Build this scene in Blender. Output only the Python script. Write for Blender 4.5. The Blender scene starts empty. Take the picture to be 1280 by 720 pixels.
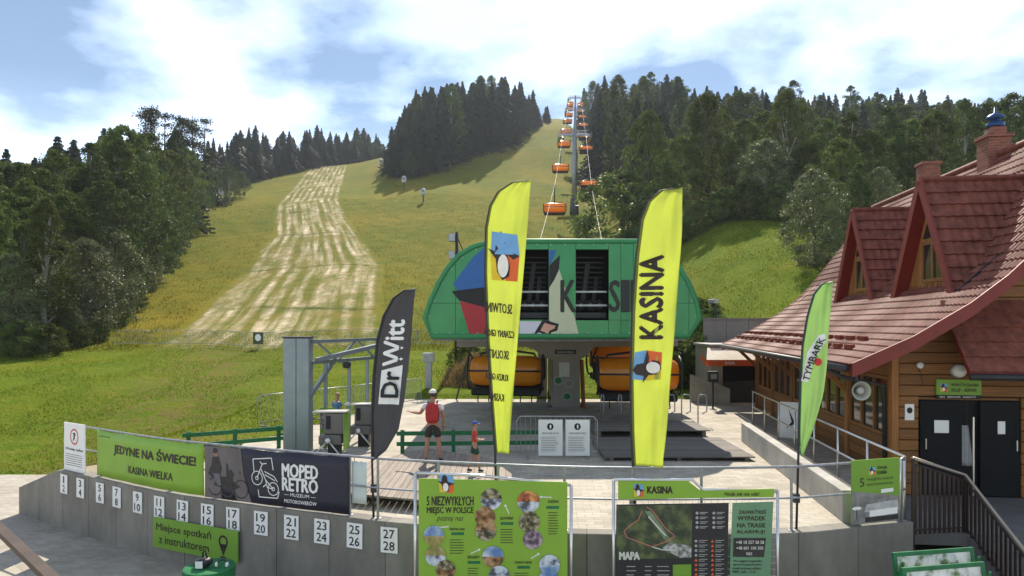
import bpy, bmesh, math, random
import numpy as np
from mathutils import Vector, Matrix

# ---------------------------------------------------------------- camera, sky, sun, exposure
F = 834.0; CX, CY = 640.0, 405.0; H = 3.5            # focal length in pixels of a 1280 px wide picture, horizon row, eye height
scene = bpy.context.scene
COL = scene.collection
cam_d = bpy.data.cameras.new('camera'); cam = bpy.data.objects.new('camera', cam_d); COL.objects.link(cam)
cam_d.sensor_width = 36.0; cam_d.lens = 36.0 * F / 1280.0
cam_d.shift_y = (CY - 360.0) / 1280.0
cam_d.clip_start = 0.1; cam_d.clip_end = 5000
cam.location = (0, 0, H); cam.rotation_euler = (math.radians(90), 0, 0)
scene.camera = cam

SUN_EL, SUN_AZ = math.radians(46), math.radians(4)   # sun ahead, a little to the right
world = bpy.data.worlds.new('World'); scene.world = world; world.use_nodes = True
nt = world.node_tree; N = nt.nodes; L = nt.links; N.clear()
w_out = N.new('ShaderNodeOutputWorld'); w_bg = N.new('ShaderNodeBackground'); w_bg.inputs['Strength'].default_value = 0.041
sky = N.new('ShaderNodeTexSky'); sky.sky_type = 'NISHITA'; sky.sun_disc = False
sky.sun_elevation = SUN_EL; sky.sun_rotation = SUN_AZ; sky.altitude = 500; sky.dust_density = 0.1; sky.ozone_density = 1.2; sky.air_density = 1.0
tc = N.new('ShaderNodeTexCoord')
sep = N.new('ShaderNodeSeparateXYZ'); L.new(tc.outputs['Generated'], sep.inputs[0])
def wm(op, a, b=None):
    n = N.new('ShaderNodeMath'); n.operation = op
    for i, v in enumerate((a, b)):
        if v is None: continue
        if isinstance(v, (int, float)): n.inputs[i].default_value = v
        else: L.new(v, n.inputs[i])
    return n.outputs[0]
zc = wm('ADD', wm('MAXIMUM', sep.outputs[2], 0.0), 0.22)
cmb = N.new('ShaderNodeCombineXYZ')
L.new(wm('DIVIDE', sep.outputs[0], zc), cmb.inputs[0]); L.new(wm('DIVIDE', sep.outputs[1], zc), cmb.inputs[1])
def wnoise(scale, detail, rough, loc):
    m = N.new('ShaderNodeMapping'); m.inputs['Location'].default_value = loc; L.new(cmb.outputs[0], m.inputs[0])
    n = N.new('ShaderNodeTexNoise'); n.inputs['Scale'].default_value = scale; n.inputs['Detail'].default_value = detail
    n.inputs['Roughness'].default_value = rough; L.new(m.outputs[0], n.inputs[0]); return n.outputs[0]
CLOUD_AT = (2.0, 3.2, 0)
def wramp(v, p0, p1, c0=(0, 0, 0, 1), c1=(1, 1, 1, 1)):
    r = N.new('ShaderNodeValToRGB'); r.color_ramp.elements[0].position = p0; r.color_ramp.elements[1].position = p1
    r.color_ramp.elements[0].color = c0; r.color_ramp.elements[1].color = c1; L.new(v, r.inputs[0]); return r.outputs[0]
sky_t = N.new('ShaderNodeMix'); sky_t.data_type = 'RGBA'; sky_t.blend_type = 'MULTIPLY'; sky_t.inputs[0].default_value = 1; sky_t.inputs[7].default_value = (1.0, 1.26, 1.38, 1); L.new(sky.outputs[0], sky_t.inputs[6])
cl_mask = wramp(wnoise(1.7, 9, 0.52, CLOUD_AT), 0.42, 0.55, (0.14, 0.14, 0.14, 1))
hz_m = wramp(sep.outputs[2], 0.04, 0.30, (0.80, 0.80, 0.80, 1), (0, 0, 0, 1))
cl_mx = N.new('ShaderNodeMix'); cl_mx.data_type = 'RGBA'; cl_mx.blend_type = 'SCREEN'; cl_mx.inputs[0].default_value = 1; L.new(cl_mask, cl_mx.inputs[6]); L.new(hz_m, cl_mx.inputs[7]); cl_mask = cl_mx.outputs[2]   # clouds close up towards the horizon
cl_dark = wramp(wnoise(1.9, 5, 0.5, (1.7, 0.4, 2)), 0.42, 0.72, (1, 1, 1, 1), (0.76, 0.80, 0.86, 1))
cl_col = N.new('ShaderNodeMix'); cl_col.data_type = 'RGBA'; cl_col.blend_type = 'MULTIPLY'; cl_col.inputs[0].default_value = 1
cl_col.inputs[6].default_value = (9.0, 9.0, 9.1, 1); L.new(cl_dark, cl_col.inputs[7])
cl_add = N.new('ShaderNodeMix'); cl_add.data_type = 'RGBA'; cl_add.blend_type = 'ADD'; cl_add.inputs[0].default_value = 1.0; cl_gain = N.new('ShaderNodeMix'); cl_gain.data_type = 'RGBA'; cl_gain.blend_type = 'MULTIPLY'; cl_gain.inputs[0].default_value = 1; cl_gain.inputs[7].default_value = (2.4, 2.4, 2.4, 1); L.new(sky.outputs[0], cl_gain.inputs[6])
L.new(cl_col.outputs[2], cl_add.inputs[6]); L.new(cl_gain.outputs[2], cl_add.inputs[7])
cl_mix = N.new('ShaderNodeMix'); cl_mix.data_type = 'RGBA'; L.new(cl_mask, cl_mix.inputs[0])
L.new(sky_t.outputs[2], cl_mix.inputs[6]); L.new(cl_add.outputs[2], cl_mix.inputs[7])
L.new(cl_mix.outputs[2], w_bg.inputs[0]); L.new(w_bg.outputs[0], w_out.inputs[0])

sun_d = bpy.data.lights.new('sun', 'SUN'); sun = bpy.data.objects.new('sun', sun_d); COL.objects.link(sun)
sun_d.energy = 5.0; sun_d.angle = math.radians(0.5); sun_d.color = (1.0, 0.91, 0.77)
sun_vec = Vector((math.sin(SUN_AZ) * math.cos(SUN_EL), math.cos(SUN_AZ) * math.cos(SUN_EL), math.sin(SUN_EL)))
sun.rotation_euler = sun_vec.to_track_quat('Z', 'Y').to_euler(); sun.location = sun_vec * 60

vs = scene.view_settings; vs.view_transform = 'Standard'; vs.look = 'None'; vs.gamma = 1; vs.exposure = 0.75; vs.use_curve_mapping = False
scene.render.engine = 'CYCLES'
cy = scene.cycles; cy.max_bounces = 6; cy.diffuse_bounces = 3; cy.glossy_bounces = 3; cy.transmission_bounces = 4; cy.transparent_max_bounces = 8
cy.volume_bounces = 0; cy.use_denoising = True; cy.caustics_reflective = False; cy.caustics_refractive = False

R = random.Random(7)
# ---------------------------------------------------------------- pixel helpers (a direction; distance comes from what a thing touches)
def P(px, py, Y): return Vector(((px - CX) / F * Y, Y, H + (CY - py) / F * Y))
def G(px, py, z=0.0):
    Y = (H - z) * F / (py - CY); return Vector(((px - CX) / F * Y, Y, z))

# ---------------------------------------------------------------- materials
MATS = {}
def pm(name, col, rough=0.7, var=0.12, scale=6.0, bump=0.0, metal=0.0, bscale=None, spec=0.4, transl=0.0, coat=0.0, detail=5):
    if name in MATS: return MATS[name]
    m = bpy.data.materials.new(name); m.use_nodes = True; t = m.node_tree; n = t.nodes; l = t.links
    b = n['Principled BSDF']; b.inputs['Roughness'].default_value = rough; b.inputs['Metallic'].default_value = metal
    b.inputs['Specular IOR Level'].default_value = spec
    if coat: b.inputs['Coat Weight'].default_value = coat
    c = n.new('ShaderNodeTexCoord'); ns = n.new('ShaderNodeTexNoise'); ns.inputs['Scale'].default_value = scale
    ns.inputs['Detail'].default_value = detail; ns.inputs['Roughness'].default_value = 0.6; l.new(c.outputs['Object'], ns.inputs[0])
    rp = n.new('ShaderNodeValToRGB'); rp.color_ramp.elements[0].position = 0.3; rp.color_ramp.elements[1].position = 0.7
    rp.color_ramp.elements[0].color = tuple(max(0, x * (1 - var)) for x in col) + (1,)
    rp.color_ramp.elements[1].color = tuple(min(1, x * (1 + var)) for x in col) + (1,)
    l.new(ns.outputs[0], rp.inputs[0]); l.new(rp.outputs[0], b.inputs['Base Color'])
    if bump:
        n2 = n.new('ShaderNodeTexNoise'); n2.inputs['Scale'].default_value = bscale or scale * 4; n2.inputs['Detail'].default_value = 4
        l.new(c.outputs['Object'], n2.inputs[0])
        bp = n.new('ShaderNodeBump'); bp.inputs['Strength'].default_value = bump; bp.inputs['Distance'].default_value = 0.02
        l.new(n2.outputs[0], bp.inputs['Height']); l.new(bp.outputs[0], b.inputs['Normal'])
    if transl:
        tr = n.new('ShaderNodeBsdfTranslucent'); l.new(rp.outputs[0], tr.inputs[0])
        mx = n.new('ShaderNodeMixShader'); mx.inputs[0].default_value = transl
        o = n['Material Output']; l.new(b.outputs[0], mx.inputs[1]); l.new(tr.outputs[0], mx.inputs[2]); l.new(mx.outputs[0], o.inputs[0])
    MATS[name] = m; return m

def wood(name, col, var=0.35, stretch=(0.6, 0.6, 14), rough=0.6, rnd=0.25):
    if name in MATS: return MATS[name]
    m = bpy.data.materials.new(name); m.use_nodes = True; t = m.node_tree; n = t.nodes; l = t.links
    b = n['Principled BSDF']; b.inputs['Roughness'].default_value = rough; b.inputs['Specular IOR Level'].default_value = 0.35
    c = n.new('ShaderNodeTexCoord'); mp = n.new('ShaderNodeMapping'); mp.inputs['Scale'].default_value = stretch; l.new(c.outputs['Object'], mp.inputs[0])
    oi = n.new('ShaderNodeObjectInfo'); ad = n.new('ShaderNodeVectorMath'); ad.operation = 'ADD'; l.new(mp.outputs[0], ad.inputs[0])
    ml = n.new('ShaderNodeMath'); ml.operation = 'MULTIPLY'; ml.inputs[1].default_value = 37; l.new(oi.outputs['Random'], ml.inputs[0]); l.new(ml.outputs[0], ad.inputs[1])
    ns = n.new('ShaderNodeTexNoise'); ns.inputs['Scale'].default_value = 3; ns.inputs['Detail'].default_value = 6; l.new(ad.outputs[0], ns.inputs[0])
    rp = n.new('ShaderNodeValToRGB'); rp.color_ramp.elements[0].position = 0.28; rp.color_ramp.elements[1].position = 0.72
    rp.color_ramp.elements[0].color = tuple(x * (1 - var) for x in col) + (1,); rp.color_ramp.elements[1].color = tuple(min(1, x * (1 + var)) for x in col) + (1,)
    l.new(ns.outputs[0], rp.inputs[0])
    hs = n.new('ShaderNodeHueSaturation'); l.new(rp.outputs[0], hs.inputs['Color'])
    mr = n.new('ShaderNodeMapRange'); mr.inputs[3].default_value = 1 - rnd; mr.inputs[4].default_value = 1 + rnd; l.new(oi.outputs['Random'], mr.inputs[0]); l.new(mr.outputs[0], hs.inputs['Value'])
    l.new(hs.outputs[0], b.inputs['Base Color'])
    bp = n.new('ShaderNodeBump'); bp.inputs['Strength'].default_value = 0.3; bp.inputs['Distance'].default_value = 0.01
    l.new(ns.outputs[0], bp.inputs['Height']); l.new(bp.outputs[0], b.inputs['Normal'])
    MATS[name] = m; return m

def concrete(name, col, stain=0.28):
    m = bpy.data.materials.new(name); m.use_nodes = True; t = m.node_tree; n = t.nodes; l = t.links
    b = n['Principled BSDF']; b.inputs['Roughness'].default_value = 0.85; b.inputs['Specular IOR Level'].default_value = 0.25
    c = n.new('ShaderNodeTexCoord'); g = c.outputs['Object']
    def noise(scale, det, sc=(1, 1, 1)):
        mp = n.new('ShaderNodeMapping'); mp.inputs['Scale'].default_value = sc; l.new(g, mp.inputs[0])
        x = n.new('ShaderNodeTexNoise'); x.inputs['Scale'].default_value = scale; x.inputs['Detail'].default_value = det; x.inputs['Roughness'].default_value = 0.65; l.new(mp.outputs[0], x.inputs[0]); return x.outputs[0]
    a = noise(1.3, 7); s = noise(1.1, 6, (2, 2, 0.6)); f = noise(60, 3)
    r1 = n.new('ShaderNodeValToRGB'); r1.color_ramp.elements[0].position = 0.3; r1.color_ramp.elements[1].position = 0.7
    r1.color_ramp.elements[0].color = tuple(x * 0.78 for x in col) + (1,); r1.color_ramp.elements[1].color = tuple(x * 1.15 for x in col) + (1,); l.new(a, r1.inputs[0])
    r2 = n.new('ShaderNodeValToRGB'); r2.color_ramp.elements[0].position = 0.42; r2.color_ramp.elements[1].position = 0.75
    r2.color_ramp.elements[0].color = (1, 1, 1, 1); r2.color_ramp.elements[1].color = (1 - stain, 1 - stain, 1 - stain, 1); l.new(s, r2.inputs[0])
    mx = n.new('ShaderNodeMix'); mx.data_type = 'RGBA'; mx.blend_type = 'MULTIPLY'; mx.inputs[0].default_value = 1; l.new(r1.outputs[0], mx.inputs[6]); l.new(r2.outputs[0], mx.inputs[7])
    oi = n.new('ShaderNodeObjectInfo'); mr = n.new('ShaderNodeMapRange'); mr.inputs[3].default_value = 0.86; mr.inputs[4].default_value = 1.12; l.new(oi.outputs['Random'], mr.inputs[0])
    hs = n.new('ShaderNodeHueSaturation'); l.new(mr.outputs[0], hs.inputs['Value']); l.new(mx.outputs[2], hs.inputs['Color']); l.new(hs.outputs[0], b.inputs['Base Color'])
    bp = n.new('ShaderNodeBump'); bp.inputs['Strength'].default_value = 0.25; bp.inputs['Distance'].default_value = 0.01; l.new(f, bp.inputs['Height']); l.new(bp.outputs[0], b.inputs['Normal'])
    MATS[name] = m; return m

def paving(name, col, bw, bh, mortar=0.75, var=0.12, rot=0.0):
    m = bpy.data.materials.new(name); m.use_nodes = True; t = m.node_tree; n = t.nodes; l = t.links
    b = n['Principled BSDF']; b.inputs['Roughness'].default_value = 0.85; b.inputs['Specular IOR Level'].default_value = 0.25
    c = n.new('ShaderNodeTexCoord'); mp = n.new('ShaderNodeMapping'); mp.inputs['Rotation'].default_value = (0, 0, rot); l.new(c.outputs['Object'], mp.inputs[0])
    br = n.new('ShaderNodeTexBrick'); br.inputs['Scale'].default_value = 1; br.inputs['Brick Width'].default_value = bw; br.inputs['Row Height'].default_value = bh
    br.inputs['Mortar Size'].default_value = 0.008; br.inputs['Mortar Smooth'].default_value = 0.3; br.inputs['Bias'].default_value = 0
    br.inputs['Color1'].default_value = tuple(x * (1 - var) for x in col) + (1,); br.inputs['Color2'].default_value = tuple(x * (1 + var) for x in col) + (1,)
    br.inputs['Mortar'].default_value = tuple(x * mortar for x in col) + (1,); l.new(mp.outputs[0], br.inputs[0])
    ns = n.new('ShaderNodeTexNoise'); ns.inputs['Scale'].default_value = 0.8; ns.inputs['Detail'].default_value = 8; ns.inputs['Roughness'].default_value = 0.7; l.new(c.outputs['Object'], ns.inputs[0])
    rp = n.new('ShaderNodeValToRGB'); rp.color_ramp.elements[0].position = 0.3; rp.color_ramp.elements[1].position = 0.65
    rp.color_ramp.elements[0].color = (0.72, 0.70, 0.67, 1); rp.color_ramp.elements[1].color = (1.05, 1.05, 1.05, 1); l.new(ns.outputs[0], rp.inputs[0])
    mx = n.new('ShaderNodeMix'); mx.data_type = 'RGBA'; mx.blend_type = 'MULTIPLY'; mx.inputs[0].default_value = 1; l.new(br.outputs[0], mx.inputs[6]); l.new(rp.outputs[0], mx.inputs[7])
    l.new(mx.outputs[2], b.inputs['Base Color'])
    bp = n.new('ShaderNodeBump'); bp.inputs['Strength'].default_value = 0.4; bp.inputs['Distance'].default_value = 0.01; bp.invert = True; l.new(br.outputs['Fac'], bp.inputs['Height']); l.new(bp.outputs[0], b.inputs['Normal'])
    MATS[name] = m; return m

def foliage(name, col, transl=0.35, rough=0.55, spec=0.35):
    m = bpy.data.materials.new(name); m.use_nodes = True; t = m.node_tree; n = t.nodes; l = t.links
    b = n['Principled BSDF']; b.inputs['Roughness'].default_value = rough; b.inputs['Specular IOR Level'].default_value = spec
    at = n.new('ShaderNodeAttribute'); at.attribute_name = 'tint'
    oi = n.new('ShaderNodeObjectInfo')
    rp = n.new('ShaderNodeValToRGB'); e = rp.color_ramp.elements
    e[0].position = 0.0; e[0].color = (col[0] * 0.55, col[1] * 0.60, col[2] * 0.65, 1); e[1].position = 1.0; e[1].color = (col[0] * 1.6, col[1] * 1.4, col[2] * 1.15, 1)
    l.new(at.outputs['Fac'], rp.inputs[0])
    hs = n.new('ShaderNodeHueSaturation'); l.new(rp.outputs[0], hs.inputs['Color'])
    mr = n.new('ShaderNodeMapRange'); mr.inputs[3].default_value = 0.75; mr.inputs[4].default_value = 1.25; l.new(oi.outputs['Random'], mr.inputs[0]); l.new(mr.outputs[0], hs.inputs['Value'])
    mh = n.new('ShaderNodeMapRange'); mh.inputs[3].default_value = 0.485; mh.inputs[4].default_value = 0.515; l.new(oi.outputs['Random'], mh.inputs[0]); l.new(mh.outputs[0], hs.inputs['Hue'])
    l.new(hs.outputs[0], b.inputs['Base Color'])
    tr = n.new('ShaderNodeBsdfTranslucent'); l.new(hs.outputs[0], tr.inputs[0])
    mx = n.new('ShaderNodeMixShader'); mx.inputs[0].default_value = transl; l.new(b.outputs[0], mx.inputs[1]); l.new(tr.outputs[0], mx.inputs[2]); l.new(mx.outputs[0], n['Material Output'].inputs[0])
    MATS[name] = m; return m

# ---------------------------------------------------------------- mesh builder and object helpers
class MB:
    def __init__(s): s.v = []; s.f = []; s.sm = False
    def add(s, vs, fs):
        k = len(s.v); s.v.extend([tuple(x) for x in vs]); s.f.extend([tuple(i + k for i in f) for f in fs]); return s
    def box(s, x0, x1, y0, y1, z0, z1, M=None):
        vs = [Vector((x, y, z)) for z in (z0, z1) for y in (y0, y1) for x in (x0, x1)]
        if M is not None: vs = [M @ v for v in vs]
        return s.add(vs, [(0, 2, 3, 1), (4, 5, 7, 6), (0, 1, 5, 4), (2, 6, 7, 3), (0, 4, 6, 2), (1, 3, 7, 5)])
    def bbox(s, x0, x1, y0, y1, z0, z1, b=0.01, M=None):          # box with chamfered vertical and horizontal edges
        bm = bmesh.new(); bmesh.ops.create_cube(bm, size=1)
        for v in bm.verts: v.co = Vector(((x0 + x1) / 2 + v.co.x * (x1 - x0), (y0 + y1) / 2 + v.co.y * (y1 - y0), (z0 + z1) / 2 + v.co.z * (z1 - z0)))
        bmesh.ops.bevel(bm, geom=bm.edges[:], offset=b, segments=1, affect='EDGES')
        bm.verts.ensure_lookup_table(); vs = [M @ v.co if M is not None else v.co.copy() for v in bm.verts]
        for i, v in enumerate(bm.verts): v.index = i
        s.add(vs, [[v.index for v in f.verts] for f in bm.faces]); bm.free(); return s
    def tube(s, pts, r, n=6, closed=False):
        pts = [Vector(p) for p in pts]; rs = r if isinstance(r, (list, tuple)) else [r] * len(pts); rings = []; prev = None
        for i, p in enumerate(pts):
            if closed: d = (pts[(i + 1) % len(pts)] - pts[i - 1])
            else: d = (pts[min(i + 1, len(pts) - 1)] - pts[max(i - 1, 0)])
            d.normalize()
            if prev is None:
                a = Vector((0, 0, 1)) if abs(d.z) < 0.9 else Vector((1, 0, 0)); u = d.cross(a).normalized()
            else:
                u = (prev - d * prev.dot(d)); u = u.normalized() if u.length > 1e-6 else d.orthogonal().normalized()
            prev = u; w = d.cross(u)
            rings.append([p + (u * math.cos(2 * math.pi * k / n) + w * math.sin(2 * math.pi * k / n)) * rs[i] for k in range(n)])
        vs = [v for rg in rings for v in rg]; fs = []; m = len(pts)
        for i in range(m if closed else m - 1):
            j = (i + 1) % m
            for k in range(n): fs.append((i * n + k, i * n + (k + 1) % n, j * n + (k + 1) % n, j * n + k))
        if not closed: fs.append(tuple(range(n))[::-1]); fs.append(tuple((m - 1) * n + k for k in range(n)))
        return s.add(vs, fs)
    def bar(s, a, b, w, h):                                       # rectangular bar between two points, h measured upwards
        a = Vector(a); b = Vector(b); d = (b - a).normalized(); up = Vector((0, 0, 1)) if abs(d.z) < 0.95 else Vector((0, 1, 0))
        u = d.cross(up).normalized(); t = u.cross(d).normalized(); vs = []
        for p in (a, b):
            for su, st in ((-1, -1), (1, -1), (1, 1), (-1, 1)): vs.append(p + u * su * w / 2 + t * st * h / 2)
        return s.add(vs, [(0, 1, 2, 3)[::-1], (4, 5, 6, 7), (0, 1, 5, 4), (1, 2, 6, 5), (2, 3, 7, 6), (3, 0, 4, 7)])
    def prism(s, poly, f):                                        # poly: (a,b) list; f(a,b,t) -> point, t in 0..1 across the thickness
        n = len(poly); vs = [f(a, b, 0) for a, b in poly] + [f(a, b, 1) for a, b in poly]
        fs = [tuple(range(n))[::-1], tuple(range(n, 2 * n))] + [(i, (i + 1) % n, n + (i + 1) % n, n + i) for i in range(n)]
        return s.add(vs, fs)
    def lathe(s, prof, c=(0, 0, 0), n=20, M=None):
        vs = []; fs = []
        for r, z in prof:
            for k in range(n):
                a = 2 * math.pi * k / n; v = Vector((c[0] + r * math.cos(a), c[1] + r * math.sin(a), c[2] + z)); vs.append(M @ v if M is not None else v)
        for i in range(len(prof) - 1):
            for k in range(n): fs.append((i * n + k, i * n + (k + 1) % n, (i + 1) * n + (k + 1) % n, (i + 1) * n + k))
        fs.append(tuple(range(n))[::-1]); fs.append(tuple((len(prof) - 1) * n + k for k in range(n)))
        return s.add(vs, fs)
    def grid(s, nu, nv, f):
        vs = [f(i / nu, j / nv) for j in range(nv + 1) for i in range(nu + 1)]
        return s.add(vs, [(j * (nu + 1) + i, j * (nu + 1) + i + 1, (j + 1) * (nu + 1) + i + 1, (j + 1) * (nu + 1) + i) for j in range(nv) for i in range(nu)])
    def mesh(s, name, m, smooth=False):
        me = bpy.data.meshes.new(name); me.from_pydata(s.v, [], s.f); me.update()
        if m is not None: me.materials.append(m)
        if smooth: me.shade_smooth()
        return me
    def build(s, name, m, parent=None, smooth=False, fix=True):
        me = s.mesh(name, m, smooth)
        if fix:
            bm = bmesh.new(); bm.from_mesh(me); bmesh.ops.recalc_face_normals(bm, faces=bm.faces); bm.to_mesh(me); bm.free()
        return link(name, me, parent)

def link(name, data, parent=None):
    o = bpy.data.objects.new(name, data); COL.objects.link(o)
    if parent is not None: o.parent = parent
    return o
def tag(o, label=None, cat=None, group=None, kind=None):
    if label: o['label'] = label
    if cat: o['category'] = cat
    if group: o['group'] = group
    if kind: o['kind'] = kind
    return o
def thing(name, label, cat, loc=(0, 0, 0), rz=0.0, group=None):
    o = bpy.data.objects.new(name, None); COL.objects.link(o); o.location = loc; o.rotation_euler = (0, 0, rz); o.empty_display_size = 0.2
    return tag(o, label, cat, group)
def copy_tree(o, parent=None):
    c = o.copy(); COL.objects.link(c)
    if parent is not None: c.parent = parent
    for ch in list(o.children): copy_tree(ch, c)
    return c

# lettering: outline font turned into thin mesh, fitted to a box and laid on a surface f(x, y) -> point
def text_pts(body, w=None, h=None, bold=0.0, align='LEFT', spacing=1.0, shear=0.0):
    c = bpy.data.curves.new('lettering', 'FONT'); c.body = body; c.offset = bold; c.resolution_u = 2; c.align_x = align; c.space_character = spacing; c.shear = shear
    o = bpy.data.objects.new('lettering', c); COL.objects.link(o)
    dg = bpy.context.evaluated_depsgraph_get(); me = bpy.data.meshes.new_from_object(o.evaluated_get(dg))
    vs = np.array([v.co[:2] for v in me.vertices]); fs = [tuple(p.vertices) for p in me.polygons]
    bpy.data.objects.remove(o); bpy.data.curves.remove(c); bpy.data.meshes.remove(me)
    lo = vs.min(0); hi = vs.max(0); d = hi - lo
    sx = (w / d[0]) if w else None; sy = (h / d[1]) if h else None
    sx = sx or sy; sy = sy or sx
    return (vs - lo) * np.array([sx, sy]), fs
def letters(parent, mat_, body, x, y, w, h, f, bold=0.0, rot=False, mirror=False, shear=0.0):
    """large lettering: every character a part of its own"""
    vs, fs = text_pts(body, h if rot else w, w if rot else h, 0.0, shear=shear); up = list(range(len(vs)))
    def find(i):
        while up[i] != i: up[i] = up[up[i]]; i = up[i]
        return i
    for q in fs:
        for k in q[1:]: up[find(k)] = find(q[0])
    comp = {}
    for i in range(len(vs)): comp.setdefault(find(i), []).append(i)
    sp = sorted([[vs[c][:, 0].min(), vs[c][:, 0].max(), list(c)] for c in comp.values()], key=lambda s: s[0]); out = []
    for a, b, c in sp:
        if out and min(out[-1][1], b) - max(out[-1][0], a) > 0.3 * min(b - a, out[-1][1] - out[-1][0]): out[-1][1] = max(out[-1][1], b); out[-1][2] += c
        else: out.append([a, b, c])
    em = (w if rot else h) / 0.7; d = bold * em; strikes = [(0, 0)] if bold <= 0 else [(0, 0), (-d, 0), (d, 0), (0, d * 0.7), (0, -d * 0.7)]
    for a_, b_, c in out:
        ids = {i: k for k, i in enumerate(c)}; sub_f = [tuple(ids[i] for i in q) for q in fs if q[0] in ids]; mb = MB()
        for k, (sx, sy) in enumerate(strikes):
            pts = []
            for i in c:
                a, b = vs[i]
                if rot: a, b = (w - b), a
                if mirror: a = w - a
                q = Vector(f(x + a + sx, y + b + sy)); q.y -= 0.0007 * k; pts.append(q)
            mb.add(pts, sub_f)
        mb.build('letter', mat_, parent, fix=False)
def lettering(mb, body, x, y, w, h, f, bold=0.0, rot=False, mirror=False, shear=0.0, spacing=1.0):
    """box at (x, y) lower left of size w x h on the surface f(a, b); rot turns the line to read upwards"""
    vs, fs = text_pts(body, h if rot else w, w if rot else h, 0.0, shear=shear, spacing=spacing)
    em = (w if rot else h) / 0.7; d = bold * 1.0 * em            # heavier strokes: the outline struck several times, each a hair in front
    strikes = [(0, 0)] if bold <= 0 else [(0, 0), (-d, 0), (d, 0), (0, d * 0.7), (0, -d * 0.7)]
    for k, (sx, sy) in enumerate(strikes):
        out = []
        for a, b in vs:
            if rot: a, b = (w - b), a
            if mirror: a = w - a
            q = Vector(f(x + a + sx, y + b + sy)); q.y -= 0.0007 * k; out.append(q)
        mb.add(out, fs)
    return mb
# ---------------------------------------------------------------- shared materials
GALV = pm('galvanised_steel', (0.30, 0.31, 0.33), 0.42, 0.2, 8, metal=0.6)
STEEL = pm('stainless_steel', (0.62, 0.62, 0.60), 0.3, 0.08, 8, metal=0.85)
DKMET = pm('dark_metal', (0.03, 0.032, 0.035), 0.5, 0.2, 8, metal=0.2)
WHITE = pm('white_panel', (0.78, 0.78, 0.76), 0.5, 0.05, 3)
BLACK = pm('black_print', (0.012, 0.012, 0.013), 0.6, 0.1, 5)
LIME = pm('lime_print', (0.22, 0.40, 0.035), 0.45, 0.06, 2)
LIME_D = pm('lime_print_deep', (0.16, 0.32, 0.03), 0.45, 0.06, 2)
GREENP = pm('green_paint', (0.012, 0.14, 0.05), 0.5, 0.2, 8)
RED = pm('red_print', (0.55, 0.02, 0.02), 0.5, 0.1, 4)
BLUE = pm('blue_print', (0.02, 0.14, 0.42), 0.5, 0.1, 4)
YEL = pm('yellow_print', (0.75, 0.52, 0.02), 0.5, 0.1, 4)
RUBBER = pm('black_rubber', (0.02, 0.02, 0.02), 0.8, 0.2, 10)
CONC = concrete('wall_concrete', (0.235, 0.22, 0.19))
CONC_L = concrete('light_concrete', (0.40, 0.385, 0.35), 0.2)
GREYP = pm('grey_paint', (0.22, 0.21, 0.20), 0.55, 0.08, 2)

# ---------------------------------------------------------------- paths and terrain
class Path:
    def __init__(s, pts, dense=8):
        pts = [Vector((p[0], p[1])) for p in pts]; q = []
        for i in range(len(pts) - 1):
            p0, p1, p2, p3 = pts[max(i - 1, 0)], pts[i], pts[i + 1], pts[min(i + 2, len(pts) - 1)]
            for k in range(dense):
                t = k / dense; q.append(0.5 * ((2 * p1) + (p2 - p0) * t + (2 * p0 - 5 * p1 + 4 * p2 - p3) * t * t + (3 * p1 - p0 - 3 * p2 + p3) * t ** 3))
        q.append(pts[-1]); s.p = q; s.s = [0]
        for a, b in zip(q, q[1:]): s.s.append(s.s[-1] + (b - a).length)
        s.len = s.s[-1]
    def at(s, t):
        t = min(max(t, 0), s.len)
        for i in range(len(s.p) - 1):
            if t <= s.s[i + 1] or i == len(s.p) - 2:
                a, b = s.p[i], s.p[i + 1]; d = (b - a); k = (t - s.s[i]) / max(d.length, 1e-9); d.normalize(); return a + (b - a) * k, d
    def off(s, t, o, z):                                           # point o metres behind the face (away from the camera)
        p, d = s.at(t); nrm = Vector((-d.y, d.x)); q = p + nrm * o; return Vector((q.x, q.y, z))
    def s_px(s, px):                                               # arc length where the column px meets the path
        k = (px - CX) / F; best = 0
        for i in range(len(s.p) - 1):
            fa = s.p[i].x - k * s.p[i].y; fb = s.p[i + 1].x - k * s.p[i + 1].y
            if fa * fb <= 0: return s.s[i] + (s.s[i + 1] - s.s[i]) * (fa / (fa - fb) if fa != fb else 0)
        return best
WALL = Path([(-12.75, 17.25), (-10.87, 16.04), (-9.5, 15.2), (-7.25, 13.85), (-4.95, 12.84), (-3.02, 12.1), (-1.69, 11.66), (1.3, 11.12), (4.4, 11.14), (5.83, 11.45), (7.1, 11.8)])
wall_x = np.array([p.x for p in WALL.p]); wall_y = np.array([p.y for p in WALL.p])
ZL = -1.4
def smooth(a, b, x):
    t = np.clip((x - a) / (b - a), 0, 1); return t * t * (3 - 2 * t)
YL = [0, 22, 32, 45, 60, 88, 115, 141, 200, 300, 345, 420, 800]; ZLf = [0, 0, 0.5, 1.8, 4.3, 10.4, 18, 26, 43.5, 76, 85, 88, 90]
YC = [0, 28, 34, 45, 60, 88, 115, 144, 200, 250, 304, 400, 800]; ZCf = [0, 0, 0.4, 1.8, 4.3, 10.4, 18, 27, 46.5, 69.5, 93, 126, 150]
YR = [0, 29, 33, 38, 62, 100, 180, 300, 420, 800]; ZRf = [0, 0, 2.2, 4.4, 11.8, 22.5, 46, 84, 110, 130]
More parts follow.
